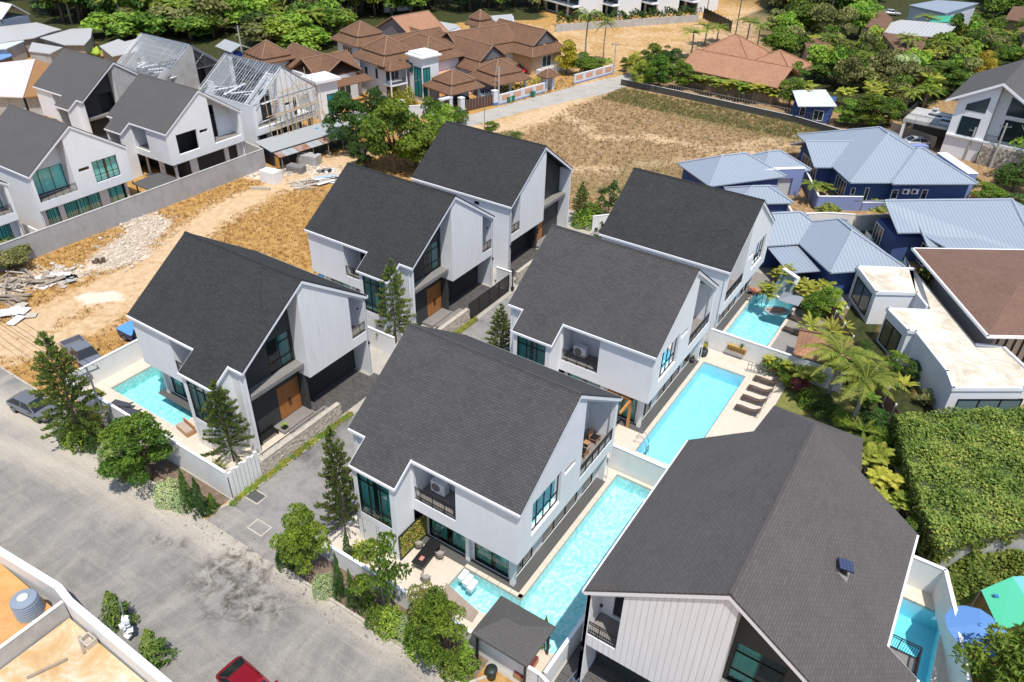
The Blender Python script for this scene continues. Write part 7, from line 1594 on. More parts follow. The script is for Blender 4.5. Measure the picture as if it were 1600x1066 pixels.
# ================================================================ vehicles
def car_shell(t, L, W, prof, paint, glass):
    """prof: list of (x, z_bottom, z_belt, z_top, half width, half top width); body and cabin as lofts"""
    b = MB(); n = len(prof)
    def ring(p):
        x, zb, zl, zt, hw, ht = p
        return [(x,-hw*.92,zb),(x,-hw,zb+.18),(x,-hw,zl-.12),(x,-hw*.95,zl),(x,hw*.95,zl),(x,hw,zl-.12),(x,hw,zb+.18),(x,hw*.92,zb)]
    for a, c in zip(prof[:-1], prof[1:]):
        ra, rc = ring(a), ring(c)
        for k in range(8): b.face([ra[k], ra[(k+1)%8], rc[(k+1)%8], rc[k]])
    b.face(ring(prof[0])[::-1]); b.face(ring(prof[-1]))
    o = b.build('body', paint, t, True); md = o.modifiers.new('sub','SUBSURF'); md.levels = 2; md.render_levels = 2
    import bmesh as _b; bm_ = _b.new(); bm_.from_mesh(o.data); _b.ops.remove_doubles(bm_, verts=bm_.verts, dist=.001); bm_.to_mesh(o.data); bm_.free(); return o
def wheels(t, xs, W, r=.33):
    for x in xs:
        for s in (-1,1):
            w = MB(); w.tube([(x,s*(W/2-.2),r),(x,s*(W/2-.0),r)], r, 16); o = w.build('wheel', mat('tyre',(.015,.015,.016),.85), t); w = MB(); w.tube([(x,s*(W/2-.02),r),(x,s*(W/2+.012),r)], r*.62, 12); w.build('rim', M_steel, o)
def paint_mat(name, col): return mat(name, col, .22, .35, .6)
def sedan(label, cat, loc, rz, col, hatch=False):
    t = thing('parked_car', label, cat, loc, rz); W = 1.76; pm = paint_mat('car_paint_'+label[:8].strip(), col)
    prof = [(-2.28,.38,.80,0,.72,0),(-2.2,.28,.92,0,.82,0),(-1.6,.24,.98,0,.88,0),(-.6,.22,.95,0,.88,0),(.8,.22,.93,0,.88,0),(1.6,.24,.86,0,.86,0),(2.15,.28,.74,0,.80,0),(2.32,.36,.62,0,.66,0)]
    car_shell(t, 4.6, W, prof, pm, None)
    xa, xb, xc, xd = (-2.0,-1.1,.35,1.25) if not hatch else (-2.15,-1.75,.3,1.2)
    zb, zt = .93, 1.44; hb, ht = .80, .60
    r = MB(); pts = [(xb,-ht,zt),(xc,-ht,zt),(xc,ht,zt),(xb,ht,zt)]
    r.hexa([(xb-.08,-ht-.03,zt-.05),(xc+.08,-ht-.03,zt-.05),(xc+.08,ht+.03,zt-.05),(xb-.08,ht+.03,zt-.05),(xb+.1,-ht+.08,zt+.02),(xc-.1,-ht+.08,zt+.02),(xc-.1,ht-.08,zt+.02),(xb+.1,ht-.08,zt+.02)]); r.build('roof_panel', pm, t)
    gm = mat('car_glass',(.015,.02,.025),.05,0,.8)
    A = [(xa,-hb,zb),(xd,-hb,zb-.03),(xd,hb,zb-.03),(xa,hb,zb)]; B = [(xb,-ht,zt-.03),(xc,-ht,zt-.03),(xc,ht,zt-.03),(xb,ht,zt-.03)]
    for k, nm in ((0,'side_window'),(2,'side_window'),(1,'windscreen'),(3,'rear_window')):
        q = MB(); q.face([A[k],A[(k+1)%4],B[(k+1)%4],B[k]]); q.build(nm, gm, t)
    p = MB()
    for s in (-1,1):
        p.tube([(xa,s*hb,zb),(xb,s*ht,zt)], .035, 5); p.tube([(xd,s*hb,zb-.03),(xc,s*ht,zt)], .035, 5); p.tube([(-.35,s*hb,zb),(-.35,s*ht,zt-.01)], .035, 5)
    p.build('pillar', pm, t)
    for s in (-1,1):
        q = MB(); q.boxr((2.12,s*.56,.64),(.16,.30,.11),s*-.3); q.build('headlight', mat('lamp_glass',(.6,.62,.64),.1), t); q = MB(); q.boxr((-2.13,s*.55,.78),(.1,.26,.12),s*.25); q.build('tail_light', mat('tail_red',(.35,.01,.01),.2), t); q = MB(); q.boxr((.85,s*.98,.98),(.14,.2,.12)); q.build('wing_mirror', pm, t)
    q = MB(); q.boxr((2.33,0,.45),(.06,1.1,.14)); q.build('grille', M_black, t); wheels(t, (-1.35,1.38), W); return t
sedan('grey sedan parked along the kerb at the left edge of the gravel road', 'car', (-56.9,18.75,.004), R(7), (.20,.21,.24))
rc = G(402,1070,.7); sedan('dark red car cut off by the bottom edge of the photo', 'car', (rc.x,rc.y-.35,.004), R(-4), (.28,.008,.016))
def pickup(label, a, b, col, tarp=None):
    A, B = G(*a), G(*b); d = B-A; t = thing('pickup_truck', label, 'pickup truck', ((A.x+B.x)/2,(A.y+B.y)/2,0), math.atan2(d.y,d.x)); W = 1.8; pm = paint_mat('truck_paint_'+label[:7], col); gm = mat('car_glass')
    prof = [(-.3,.42,1.05,0,.88,0),(.9,.42,1.05,0,.9,0),(1.7,.42,1.02,0,.88,0),(2.4,.45,.95,0,.82,0),(2.55,.5,.8,0,.74,0)]; car_shell(t, 5, W, prof, pm, None)
    bd = MB(); bd.box(-2.5,-.3,-.88,.88,.45,.62); bd.box(-2.5,-.3,-.88,-.80,.62,1.08); bd.box(-2.5,-.3,.80,.88,.62,1.08); bd.box(-2.5,-2.42,-.8,.8,.62,1.08); bd.box(-.38,-.3,-.8,.8,.62,1.08); bd.build('cargo_bed', pm, t)
    r = MB(); r.box(-.2,1.0,-.66,.66,1.58,1.66); r.build('roof_panel', pm, t)
    A_ = [(-.3,-.8,1.05),(1.55,-.8,1.03),(1.55,.8,1.03),(-.3,.8,1.05)]; B_ = [(-.15,-.66,1.6),(.95,-.66,1.6),(.95,.66,1.6),(-.15,.66,1.6)]
    for k, nm in ((0,'side_window'),(2,'side_window'),(1,'windscreen'),(3,'rear_window')): q = MB(); q.face([A_[k],A_[(k+1)%4],B_[(k+1)%4],B_[k]]); q.build(nm, gm, t)
    for s in (-1,1): q = MB(); q.boxr((1.2,s*1.0,1.12),(.14,.2,.16)); q.build('wing_mirror', M_black, t); q = MB(); q.boxr((2.42,s*.66,.8),(.12,.3,.14)); q.build('headlight', mat('lamp_glass'), t)
    if tarp: q = MB(); q.box(-2.55,-.35,-.92,.92,1.09,1.13); q.build('bed_cover', tarp, t)
    wheels(t, (-1.6,1.65), W, .37); return t
pickup('silver-grey pickup truck parked behind the pool wall at the left', (108,538), (158,586), (.24,.25,.29)); pickup('blue pickup with a bright blue bed cover, half hidden by the leftmost villa', (200,522), (254,549), (.02,.06,.22), mat('bed_cover_blue',(.10,.30,.68),.5))
sedan('bright red car under the trees beside the long tiled house', 'car', (*G(812,112)[:2],0), R(-20), (.45,.006,.012)); sedan('pale blue-grey car in the two-tier roofed carport behind the roadside fence', 'car', (-75.6,110.6,0), R(60), (.3,.34,.42)); sedan('dark car under the small tiled pavilion by the brown gate', 'car', (-77.2,104.4,0), R(-12), (.05,.06,.08)); sedan('white car on the far yard at the upper right between roofs', 'car', (*G(1392,24)[:2],0), R(20), (.6,.62,.64)); sedan('white car parked in the shade under the upper right roof terrace', 'car', (-8.8,131.2,0), R(33), (.6,.6,.6))

# ================================================================ street pole, wires, other poles
def pole(label, base, top, r=.13, m=None, arm=False, cat='utility pole', name='utility_pole'):
    g = G(*base); h = HZ(base, top); t = thing(name, label, cat, (g.x,g.y,0)); s = MB(); s.tube([(0,0,0),(0,0,h)], [r*1.2,r*.8], 8); s.build('post', m or M_rawconc, t)
    s = MB(); s.boxr((0,0,h-.5),(1.6,.1,.1),arm if arm else .4); s.build('crossarm', M_steel, t)
    for k in (-.7,0,.7): s = MB(); c = loc2((0,0), arm if arm else .4, k, 0); s.tube([(c[0],c[1],h-.45),(c[0],c[1],h-.22)], .05, 6); s.build('insulator', M_ledge, t)
    return t, h
pt, ph = pole('slim grey street pole with meter boxes between the tallest pine and the big leafy tree', (177,690), (139,572), .085, M_steel, arm=1.4)
s = MB(); s.boxr((0,0,ph-.9),(.3,.3,.4)); s.build('junction_box', M_ledge, pt)
s = MB()
for k in range(6): s.boxr((.14,-.1,.6+k*.42),(.22,.2,.24))
o = s.build('meter_box', M_ledge, pt); o['kind'] = 'stuff'
for k, (dy, dz) in enumerate(((-.6,-.3),(0,-.25),(.6,-.3),(.1,-1.1))):
    a = Vector((pt.location.x, pt.location.y+dy, ph+dz)); b_ = Vector((-112, 24.0+dy, ph+dz+.5)); n = 14; s = MB(); s.tube([a.lerp(b_,i/n)-Vector((0,0,1.5*4*(i/n)*(1-i/n))) for i in range(n+1)], .018, 4); tag(s.build('overhead_wire', M_black), ['outermost overhead wire over the dry grass towards the left edge','middle overhead wire over the dry grass towards the left edge','inner overhead wire over the dry grass, nearest the villas','lowest overhead wire, hanging below the other three at the left'][k], 'wire')
pole('grey power pole at the brown gate of the tiled houses', (779,164), (779,104), .13); pole('concrete power pole left of the round-stone wall, before the white gabled house', (1506,250), (1519,198), .15); pole('second concrete power pole in front of the round-stone wall', (1546,262), (1568,192), .15)
pole('tall power pole at the corner of the lane before the sandy field', (958,116), (963,66), .13); pole('wooden pole at the edge of the palms left of the orange roof', (1148,60), (1150,-4), .14, M_bark); pole('thin pole at the mesh fence by the top edge', (1104,22), (1108,-10), .12, M_bark); pole('thin steel lamp post on the field edge above the top villa ridge', (757,200), (757,142), .05, M_steel); pole('pole behind the tank shelter in front of the wood', (378,82), (371,40), .15)
# ================================================================ garden things, central villa
def box_obj(name, label, cat, c, size, m, rz=0, group=None):
    t = thing(name, label, cat, c, rz, group); return t
# pavilion with dark hip roof
t = thing('pavilion', 'small poolside pavilion with a black hip roof behind the street wall', 'pavilion', (-13.3,22.15,0)); hipped(t, (0,0), 3.7, 3.0, 0, 2.62, 3.35, M_sh['d'], ridge=.5, th=.12)
for x in (-1.6,1.6):
    for y in (-1.25,1.25): s = MB(); s.boxr((x,y,1.3),(.12,.12,2.55)); s.build('post', M_black, t)
s = MB(); s.box(-1.75,1.75,-1.4,-1.33,2.3,2.52); s.box(-1.75,1.75,1.33,1.4,2.3,2.52); s.build('beam', M_black, t)
t = thing('bench_seat', 'dark red cushioned seat under the right side of the pavilion', 'seat', (-12.2,21.9,.06)); s = MB(); s.box(-.35,.35,-.8,.8,0,.4); s.build('base', M_teak, t); s = MB(); s.box(-.33,.33,-.78,.78,.4,.52); s.build('cushion', mat('maroon',(.16,.03,.03),.9), t)
s = MB(); pp = [G(*q,.055) for q in ((697,911),(748,957),(738,973),(686,944))]; s.prism([(p.x,p.y) for p in pp], .06, .1); o = s.build('wood_mat', M_browndeck); tag(o, 'grey-brown slatted deck mat along the shallow end of the L-shaped pool', 'deck mat')
# dining set
p = G(667,863,.75); a, b_ = G(651,884,.75), G(683,843,.75); tz = math.atan2(b_.y-a.y,b_.x-a.x); t = thing('dining_table', 'long black outdoor dining table on the central patio', 'table', (p.x,p.y,.05), tz); s = MB(); s.box(-1.15,1.15,-.45,.45,.68,.73); s.build('tabletop', M_black, t)
for x in (-1.05,1.05):
    for y in (-.38,.38): s = MB(); s.boxr((x,y,.34),(.06,.06,.68)); s.build('leg', M_palebark, t)
for x in (-1.05,1.05): s = MB(); s.boxr((x,0,.62),(.05,.8,.05)); s.build('rail', M_palebark, t)
q = t.matrix_basis; o = MB(); o.box(-.17,.17,-.13,.13,0,.025); o = o.build('tray', mat('pink_tray',(.55,.22,.18),.6)); o.location = q@Vector((-.6,0,.733)); o.rotation_euler = (0,0,tz); tag(o, 'small pink tray on the black dining table', 'tray')
M_wicker = mat('grey_wicker',(.30,.26,.21),.8)
def wicker(label, loc, rz):
    t = thing('wicker_chair', label, 'chair', loc, rz, 'wicker armchairs on the central patio'); s = MB(); s.lathe([(.02,.40),(.27,.40),(.29,.44),(.02,.46)], n=14); s.build('seat', M_wicker, t)
    b = MB(); n = 12
    for k in range(n+1):
        a = R(-115)+R(230)*k/n+math.pi; h = .70+.14*math.cos(R(-115)+R(230)*k/n)*1.0
        b.tube([(.26*math.cos(a),.26*math.sin(a),.44),(.33*math.cos(a),.33*math.sin(a),h)], .014, 5)
    for f in (.5,.75,1.0): b.tube([((.26+.07*f)*math.cos(R(65)+R(230)*k/n),(.26+.07*f)*math.sin(R(65)+R(230)*k/n),.44+(.26+.14*math.cos(R(-115)+R(230)*k/n))*f) for k in range(n+1)], .018, 5)
    o = b.build('backrest', M_wicker, t); s = MB(); s.lathe([(.02,.46),(.23,.46),(.24,.51),(.02,.53)], n=12); s.build('cushion', mat('grey_cushion',(.32,.31,.29),.9), t)
    for k in range(4): a = R(45)+R(90)*k; s = MB(); s.tube([(.2*math.cos(a),.2*math.sin(a),.42),(.27*math.cos(a),.27*math.sin(a),0)], .02, 5); s.build('leg', M_palebark, t)
    return t
for (px, py, a, lab) in ((655,857,R(-60)+math.pi,'wicker armchair on the garden-panel side of the black table'),(688,873,R(125),'wicker armchair on the pool side of the black table'),(666,910,R(100),'wicker armchair standing apart at the near end of the black table'),(684,838,R(-90),'wicker armchair at the house end of the black table')): g_ = G(px,py,.05); wicker(lab, (g_.x,g_.y,.05), a)
# vertical garden panel
t = thing('vertical_garden', 'framed vertical garden of yellow-green leaves on the patio wall', 'green wall', (-23.17,25.45,0)); s = MB(); s.box(0,.05,-1.6,1.55,.1,2.25); s.build('backing', mat('panel_back',(.03,.12,.08),.7), t)
s = MB(); s.box(0,.09,-1.65,-1.6,.05,2.3); s.box(0,.09,1.55,1.6,.05,2.3); s.box(0,.09,-1.6,1.55,2.25,2.3); s.box(0,.09,-1.6,1.55,.05,.1); s.build('frame', M_black, t)
P_ = np.stack([NR.uniform(.05,.16,1700), NR.uniform(-1.55,1.5,1700), NR.uniform(.35,2.2,1700)],1); V_ = leaves(P_, np.tile([1.,0,0.2],(1700,1)), .12, .7, .3, .2); o = bpy.data.objects.new('leaf_mat', quads_mesh('leaf_mat', V_, m_leaf('panel_leaf',(.10,.16,.02),(.34,.32,.06),(.58,.36,.12),.03,bright=.7), NR.uniform(0,1,1700))); C.objects.link(o); o.parent = t; o['kind'] = 'stuff'
# loungers in the shallow end
for k, (px, py) in enumerate(((724,895),(731,902.5),(738,910.5))):
    g_ = G(px,py,.15); t = thing('pool_slab', ['white in-pool lounger slab nearest the patio','middle white in-pool lounger slab','white in-pool lounger slab farthest from the patio'][k], 'pool lounger', (g_.x,g_.y,-.02), R(90)); s = MB(); s.hexa([(-.38,-.19,-.35),(.38,-.19,-.35),(.38,.19,-.35),(-.38,.19,-.35),(-.38,-.19,-.04),(.38,-.19,.06),(.38,.19,.06),(-.38,.19,-.04)]); s.build('slab', M_trim, t)
g_ = G(774,1050); t = thing('rubbish_bin', 'round black rubbish bin outside the white street wall', 'bin', (g_.x,g_.y-.4,0)); s = MB(); s.lathe([(.26,0),(.32,.75)], n=18); s.build('bin_body', mat('bin_green_black',(.02,.028,.024),.5), t, True); s = MB(); s.lathe([(.35,.75),(.34,.82),(.2,.88),(.05,.9)], n=18); s.build('lid', mat('bin_green_black'), t, True)
# air conditioners on the balconies
for (x, y, z, lab) in ((-22.1,26.9,4.33,'white air conditioner on the long balcony of the central villa'),(-22.0,45.4,4.33,'white air conditioner on the long balcony of the villa behind the central one')):
    t = thing('air_conditioner', lab, 'air conditioner', (x,y,z)); s = MB(); s.box(-.55,.55,-.25,.25,.08,1.0); s.build('casing', M_trim, t)
    for k in (0,): s = MB(); s.tube([(-.15,-.25,.55),(-.15,-.27,.55)], .33, 18); s.build('fan_grille', M_ledge, t)
    s = MB(); s.box(-.5,-.4,-.25,.25,0,.08); s.box(.4,.5,-.25,.25,0,.08); s.build('foot', M_black, t)
# balcony chairs (central villa, rear balcony)
for (x, y, rz, lab) in ((-16.2,36.9,R(90),'wooden balcony armchair with dark cushion at the far end of the balcony'),(-16.2,35.2,R(-90),'wooden balcony armchair nearer the slit window')):
    t = thing('balcony_chair', lab, 'chair', (x,y,4.34), rz); s = MB(); s.box(-.3,.3,-.3,.3,.32,.37); s.build('seat', M_teak, t); s = MB(); s.box(-.28,.28,-.28,.28,.37,.45); s.build('cushion', M_black, t); s = MB(); s.boxr((0,.33,.62),(.6,.05,.5),0,(R(-14),0)); s.build('backrest', M_teak, t)
    for u in (-.3,.3):
        for v in (-.28,.28): s = MB(); s.boxr((u,v,.26),(.05,.05,.52)); s.build('leg', M_teak, t)
t = thing('side_table', 'tiny square table between the two balcony armchairs', 'table', (-16.4,36.1,4.34)); s = MB(); s.box(-.2,.2,-.2,.2,.38,.42); s.build('tabletop', M_teak, t); s = MB(); s.boxr((0,0,.19),(.08,.08,.38)); s.build('leg', M_black, t)
# ================================================================ middle pool garden
def lounger(label, loc, rz, group):
    t = thing('sun_lounger', label, 'sun lounger', loc, rz, group); prof = [(-1.0,.30),(-.6,.34),(-.1,.30),(.35,.30),(.6,.42),(1.0,.72)]
    for k in range(26):
        f = k/25*2.0-1.0
        for (xa, za), (xb, zb) in zip(prof[:-1], prof[1:]):
            if xa <= f <= xb: z = za+(zb-za)*(f-xa)/(xb-xa); sl = math.atan2(zb-za, xb-xa); break
        s = MB(); s.boxr((f,0,z),(.07,.60,.02),0,(0,-sl)); s.build('slat', mat('rattan_brown',(.062,.038,.028),.7), t)
    s = MB()
    for y in (-.31,.31): s.tube([(x,y,z-.01) for x, z in prof], .022, 5)
    s.build('frame', mat('rattan_brown'), t)
    for x in (-.85,.75):
        for y in (-.3,.3): s = MB(); s.tube([(x,y,.30),(x,y,0)], .02, 5); s.build('leg', M_black, t)
    for y in (-.3,.3): s = MB(); s.tube([(.7,y,.28),(.98,y,.1),(.98,y,.68)], .014, 4); s.build('back_stay', M_black, t)
    return t
for k in range(4): lounger(['brown slatted sun lounger nearest the dark villa roof, first of four','second brown sun lounger up from the dark villa roof','third brown sun lounger up from the dark villa roof','fourth brown sun lounger, beside the red-green hedge'][k], (-9.35,51.75+1.62*k,.05), R(2), 'brown sun loungers by the middle pool')
for k, (px, py) in enumerate(((1240,518),(1247,499),(1254,480))): g_ = G(px,py,.3); lounger(['dark sun lounger on the grey deck nearest the small tiled roof','dark sun lounger on the grey deck, middle of three by the fan palms','dark sun lounger on the grey deck closest to the grey parasol'][k], (g_.x,g_.y,.05), R(-6), 'dark sun loungers by the rear pool')
t = thing('pool_ladder', 'steel ladder rails at the near corner of the light blue pool', 'pool ladder', (-14.9,43.3,.05))
for y in (-.28,.28): s = MB(); s.tube([(-.55,y,0),(-.5,y,.75),(-.35,y,.92),(.05,y,.85),(.42,y,.1),(.5,y,-.9)], .024, 6); s.build('rail', M_chrome, t)
for k in range(3): s = MB(); s.box(.36,.5,-.28,.28,-.25-k*.25,-.2-k*.25); s.build('step', M_chrome, t)
g_ = G(980,668); hh = HZ((980,668),(984,623)); t = thing('pergola_frame', 'orange-stained timber post and beam frame between the two right-hand villas', 'pergola', (g_.x,g_.y,0)); s = MB(); s.boxr((0,0,hh/2),(.2,.2,hh)); s.build('post', M_orangewood, t)
s = MB(); s.boxr((-1.0,0,hh-.1),(2.2,.18,.2)); s.build('beam', M_orangewood, t); s = MB(); s.boxr((0,-1.0,hh-.1),(.18,2.0,.2)); s.build('beam', M_orangewood, t); s = MB(); s.boxr((-1.0,-1.0,hh-.1),(.18,2.0,.2)); s.build('beam', M_orangewood, t)
for (px, py, r_, lab) in ((1098,556,.42,'large dark pot with a tall plant in the corner of the middle pool terrace'),(1081,566,.26,'smaller dark pot against the wall of the villa at the middle pool')):
    g_ = G(px,py,.05); t = thing('plant_pot', lab, 'plant pot', (g_.x,g_.y,.05)); s = MB(); s.lathe([(r_*.6,0),(r_*.9,r_*.5),(r_,r_*1.3),(r_*.9,r_*1.8),(r_*.8,r_*1.8)], n=16); s.build('pot', mat('charcoal_pot',(.045,.045,.048),.6), t, True)
    plant_at('banana', (g_.x,g_.y,.05+r_*1.7), r_*2.2, r_*2.6, 'tall leafy plant growing in the large dark pot' if r_ > .3 else 'small plant growing in the smaller dark pot', L_yellow if r_ > .3 else L_green, name='potted_plant', cat='plant')
t = thing('wall_basket', 'gold basket ornament hanging on the white wall above the middle pool', 'wall basket', (-12.9,58.97,.75)); s = MB(); s.box(-.85,.85,-.28,0,0,.55); s.build('basket', mat('basket_gold',(.45,.28,.08),.7), t)
for k in range(6):
    for j in range(2): s = MB(); s.lathe([(.02,0),(.1,.03),(.1,.06),(.02,.09)], (-.7+.28*k,-.30,.12+.25*j), 8); s.build('ring', mat('basket_dark',(.10,.05,.02),.8), t)
plant_at('banana', (-12.5,58.8,1.25), .5, .9, 'dark leafy plant in the gold wall basket', L_dark, name='potted_plant', cat='plant')
t = thing('metal_screen', 'small silver metal screen at the left end of the lounger hedge', 'screen', (*G(1180,584,.05)[:2],.05), R(10))
for k in range(6): s = MB(); s.boxr((-.75+.3*k,0,.55),(.05,.05,1.1)); s.build('bar', M_steel, t)
for z in (.3,.8): s = MB(); s.boxr((0,0,z),(1.6,.04,.05)); s.build('rail', M_steel, t)
t = thing('wooden_bench', 'weathered wooden rail bench in the palms behind the nearest roof', 'bench', (*G(1328,668)[:2],0), R(10)); s = MB()
for z in (.45,.85): s = MB(); s.boxr((0,0,z),(1.7,.1,.08)); s.build('rail', M_oldwood, t)
for k in (-.8,0,.8): s = MB(); s.boxr((k,0,.5),(.09,.09,1.0)); s.build('post', M_oldwood, t)
# ================================================================ rear pool
t = thing('glass_cascade', 'white-framed glass water cascade at the end of the rear pool', 'water feature', (*G(1218,466,0)[:2],0), R(-33)); H_ = 2.7
for x in (-1.0,1.0): s = MB(); s.hexa([(x-.12,-.15,0),(x+.12,-.15,0),(x+.12,.2,0),(x-.12,.2,0),(x-.12,.55,H_),(x+.12,.55,H_),(x+.12,.9,H_),(x-.12,.9,H_)]); s.build('frame_post', M_trim, t)
s = MB(); s.box(-1.12,1.12,.5,.92,H_,H_+.15); s.build('frame_rail', M_trim, t); s = MB(); s.box(-1.12,1.12,-.2,.25,0,.14); s.build('frame_rail', M_trim, t); s = MB(); s.face([(-.88,0,.14),(.88,0,.14),(.88,.7,H_),(-.88,.7,H_)]); s.build('pane', mat('cascade_glass',(.30,.42,.42),.08,0,.9), t)
for k in range(5): s = MB(); x = -.7+.34*k; s.tube([(x,.0,.2),(x+random.uniform(-.3,.3),.66,H_-.1)], .02, 4); s.build('bracket', M_steel, t)
t = thing('parasol', 'grey square parasol leaning over the corner of the rear pool', 'parasol', (*G(1243,490,0)[:2],.05)); pt_ = G(1236,466,2.2); dx, dy = pt_.x-t.location.x, pt_.y-t.location.y
s = MB(); s.tube([(0,0,0),(0,0,2.3),(dx,dy,2.5)], .04, 6); s.build('pole', M_black, t); s = MB(); c_ = (dx,dy)
q_ = [(dx-1,dy-1,2.1),(dx+1,dy-1,2.1),(dx+1,dy+1,2.1),(dx-1,dy+1,2.1)]
for k in range(4): s.slope([q_[k],q_[(k+1)%4],(dx,dy,2.5)], .03)
s.build('canopy', mat('grey_fabric',(.22,.24,.27),.8), t)
t = thing('garden_gazebo', 'small gazebo with a reddish clay tile hip roof beside the rear pool', 'gazebo', (*G(1287,543,2.6)[:2],0), R(8)); hipped(t, (0,0), 4.6, 4.2, 0, 2.5, 3.9, M_tile2, capm=M_tile2)
for x in (-1.8,1.8):
    for y in (-1.6,1.6): s = MB(); s.boxr((x,y,1.25),(.15,.15,2.5)); s.build('post', M_oldwood, t)
# person lying on the float
fl = G(1213,487,.0); t = thing('pool_float', 'clear grey inflatable float drifting in the rear pool under the person', 'pool float', (fl.x,fl.y,-.02), R(35)); s = MB(); n = 18
s.tube([(1.15*math.cos(2*math.pi*k/n),.68*math.sin(2*math.pi*k/n),.1) for k in range(n+1)], .15, 8); s.build('rim', mat('float_vinyl',(.33,.36,.36),.3), t, True); s = MB(); s.lathe([(.02,.03),(.9,.03),(.95,.07),(.02,.08)], n=18); o = s.build('base', mat('float_vinyl'), t); o.scale = (1.1,.62,1)
def person(loc, rz):
    t = thing('person', 'person in orange swimwear lying on their back on the float in the rear pool', 'person', loc, rz)
    J = {'pel':(0,0,.12,.13),'wai':(.18,0,.14,.115),'che':(.40,0,.16,.135),'nek':(.56,0,.17,.06),'hed':(.68,0,.20,.085),'top':(.80,0,.21,.07),
         'shL':(.50,.17,.16,.06),'elL':(.62,.42,.15,.042),'waL':(.84,.50,.17,.032),'haL':(.93,.50,.17,.028),'shR':(.50,-.17,.16,.06),'elR':(.40,-.44,.15,.042),'waR':(.18,-.50,.16,.032),'haR':(.09,-.50,.16,.028),
         'hiL':(-.06,.10,.12,.09),'knL':(-.45,.22,.20,.06),'anL':(-.86,.20,.12,.042),'ftL':(-.90,.21,.22,.03),'hiR':(-.06,-.10,.12,.09),'knR':(-.44,-.16,.14,.06),'anR':(-.86,-.20,.12,.042),'ftR':(-.90,-.21,.22,.03)}
    E_ = [('pel','wai'),('wai','che'),('che','nek'),('nek','hed'),('hed','top'),('che','shL'),('shL','elL'),('elL','waL'),('waL','haL'),('che','shR'),('shR','elR'),('elR','waR'),('waR','haR'),('pel','hiL'),('hiL','knL'),('knL','anL'),('anL','ftL'),('pel','hiR'),('hiR','knR'),('knR','anR'),('anR','ftR')]
    ks = list(J); 
    # five fingers per hand
    V = [J[k][:3] for k in ks]; rad = [J[k][3] for k in ks]; E2 = [(ks.index(a),ks.index(b)) for a,b in E_]
    for hd, sx in (('haL',1),('haR',-1)):
        b0 = ks.index(hd); hx, hy, hz_ = J[hd][:3]
        for f in range(5):
            yy = -.032+.016*f; ln = (.045,.075,.082,.074,.055)[f]; V.append((hx+sx*ln*.5, hy+yy*1.3, hz_+.004)); rad.append(.0085); V.append((hx+sx*ln, hy+yy*1.6, hz_-.006)); rad.append(.007); E2 += [(b0,len(V)-2),(len(V)-2,len(V)-1)]
    me = bpy.data.meshes.new('body'); me.from_pydata(V, E2, []); o = bpy.data.objects.new('body', me); C.objects.link(o); o.parent = t
    md = o.modifiers.new('skin','SKIN'); sv = me.skin_vertices[0].data
    for k, r_ in enumerate(rad): sv[k].radius = (r_, r_)
    sv[0].use_root = True; o.modifiers.new('sub','SUBSURF').levels = 1; o.modifiers['sub'].render_levels = 2; me.materials.append(mat('skin',(.52,.29,.19),.5))
    s = MB(); s.tube([(-.08,0,.125),(.02,0,.125),(.10,0,.135)], [.10,.148,.13], 12); s.build('swim_shorts', mat('orange_fabric',(.75,.17,.03),.8), t, True); s = MB(); s.tube([(.30,0,.155),(.44,0,.165)], [.135,.15], 12); s.build('swim_top', mat('orange_fabric'), t, True)
    s = MB(); s.lathe([(.02,-.02),(.10,0),(.105,.05),(.07,.1),(.01,.11)], (.74,0,.16), 12); s.build('hair', mat('brown_hair',(.05,.025,.012),.7), t, True)
    for y in (-.03,.03): s = MB(); s.lathe([(.002,0),(.01,.004),(.002,.009)], (.70,y,.283), 6); s.build('eye', M_black, t)
    s = MB(); s.boxr((.675,0,.292),(.035,.02,.03),0,(0,.4)); s.build('nose', mat('skin'), t); s = MB(); s.boxr((.635,0,.274),(.012,.045,.008)); s.build('mouth', mat('lip',(.35,.08,.07),.5), t)
    for y in (-.09,.09): s = MB(); s.boxr((.69,y,.20),(.04,.018,.05)); s.build('ear', mat('skin'), t)
    return t
person((fl.x-.05,fl.y,.03), R(35))
# ================================================================ leftmost villa: entrance and patio
t = thing('garden_bench', 'black slatted bench beside the teak front door of the leftmost villa', 'bench', (-39.2,27.1,.0), R(-90))
for k in range(5): s = MB(); s.box(-.85,.85,-.22+.1*k,-.15+.1*k,.42,.45); s.build('slat', M_black, t)
for k in range(4): s = MB(); s.box(-.85,.85,-.30,-.27,.52+.1*k,.59+.1*k); s.build('back_slat', M_black, t)
for x in (-.8,.8): s = MB(); s.box(x-.03,x+.03,-.3,.25,0,.46); s.box(x-.03,x+.03,-.32,-.26,.46,.9); s.build('leg', M_black, t)
t = thing('planter', 'dark planter box with a small green plant by the teak door', 'planter', (-38.9,28.5,.0)); s = MB(); s.box(-.2,.2,-.2,.2,0,.45); s.build('box', M_black, t); plant_at('banana', (-38.9,28.5,.42), .7, .7, 'small green plant in the dark planter by the teak door', L_bright, name='potted_plant', cat='plant')
for (px, py, rz, lab) in ((291,674,R(172),'brown sofa on the patio under the corner window of the leftmost villa'),):
    g_ = G(px,py,.05); t = thing('garden_sofa', lab, 'sofa', (g_.x,g_.y,.05), rz); s = MB(); s.box(-.8,.8,-.35,.35,.05,.34); s.build('base', M_teak, t); s = MB(); s.box(-.75,.75,-.28,.33,.34,.46); s.build('cushion', mat('beige_cushion',(.42,.33,.27),.9), t); s = MB(); s.box(-.8,.8,-.42,-.33,.1,.72); s.build('backrest', M_teak, t)
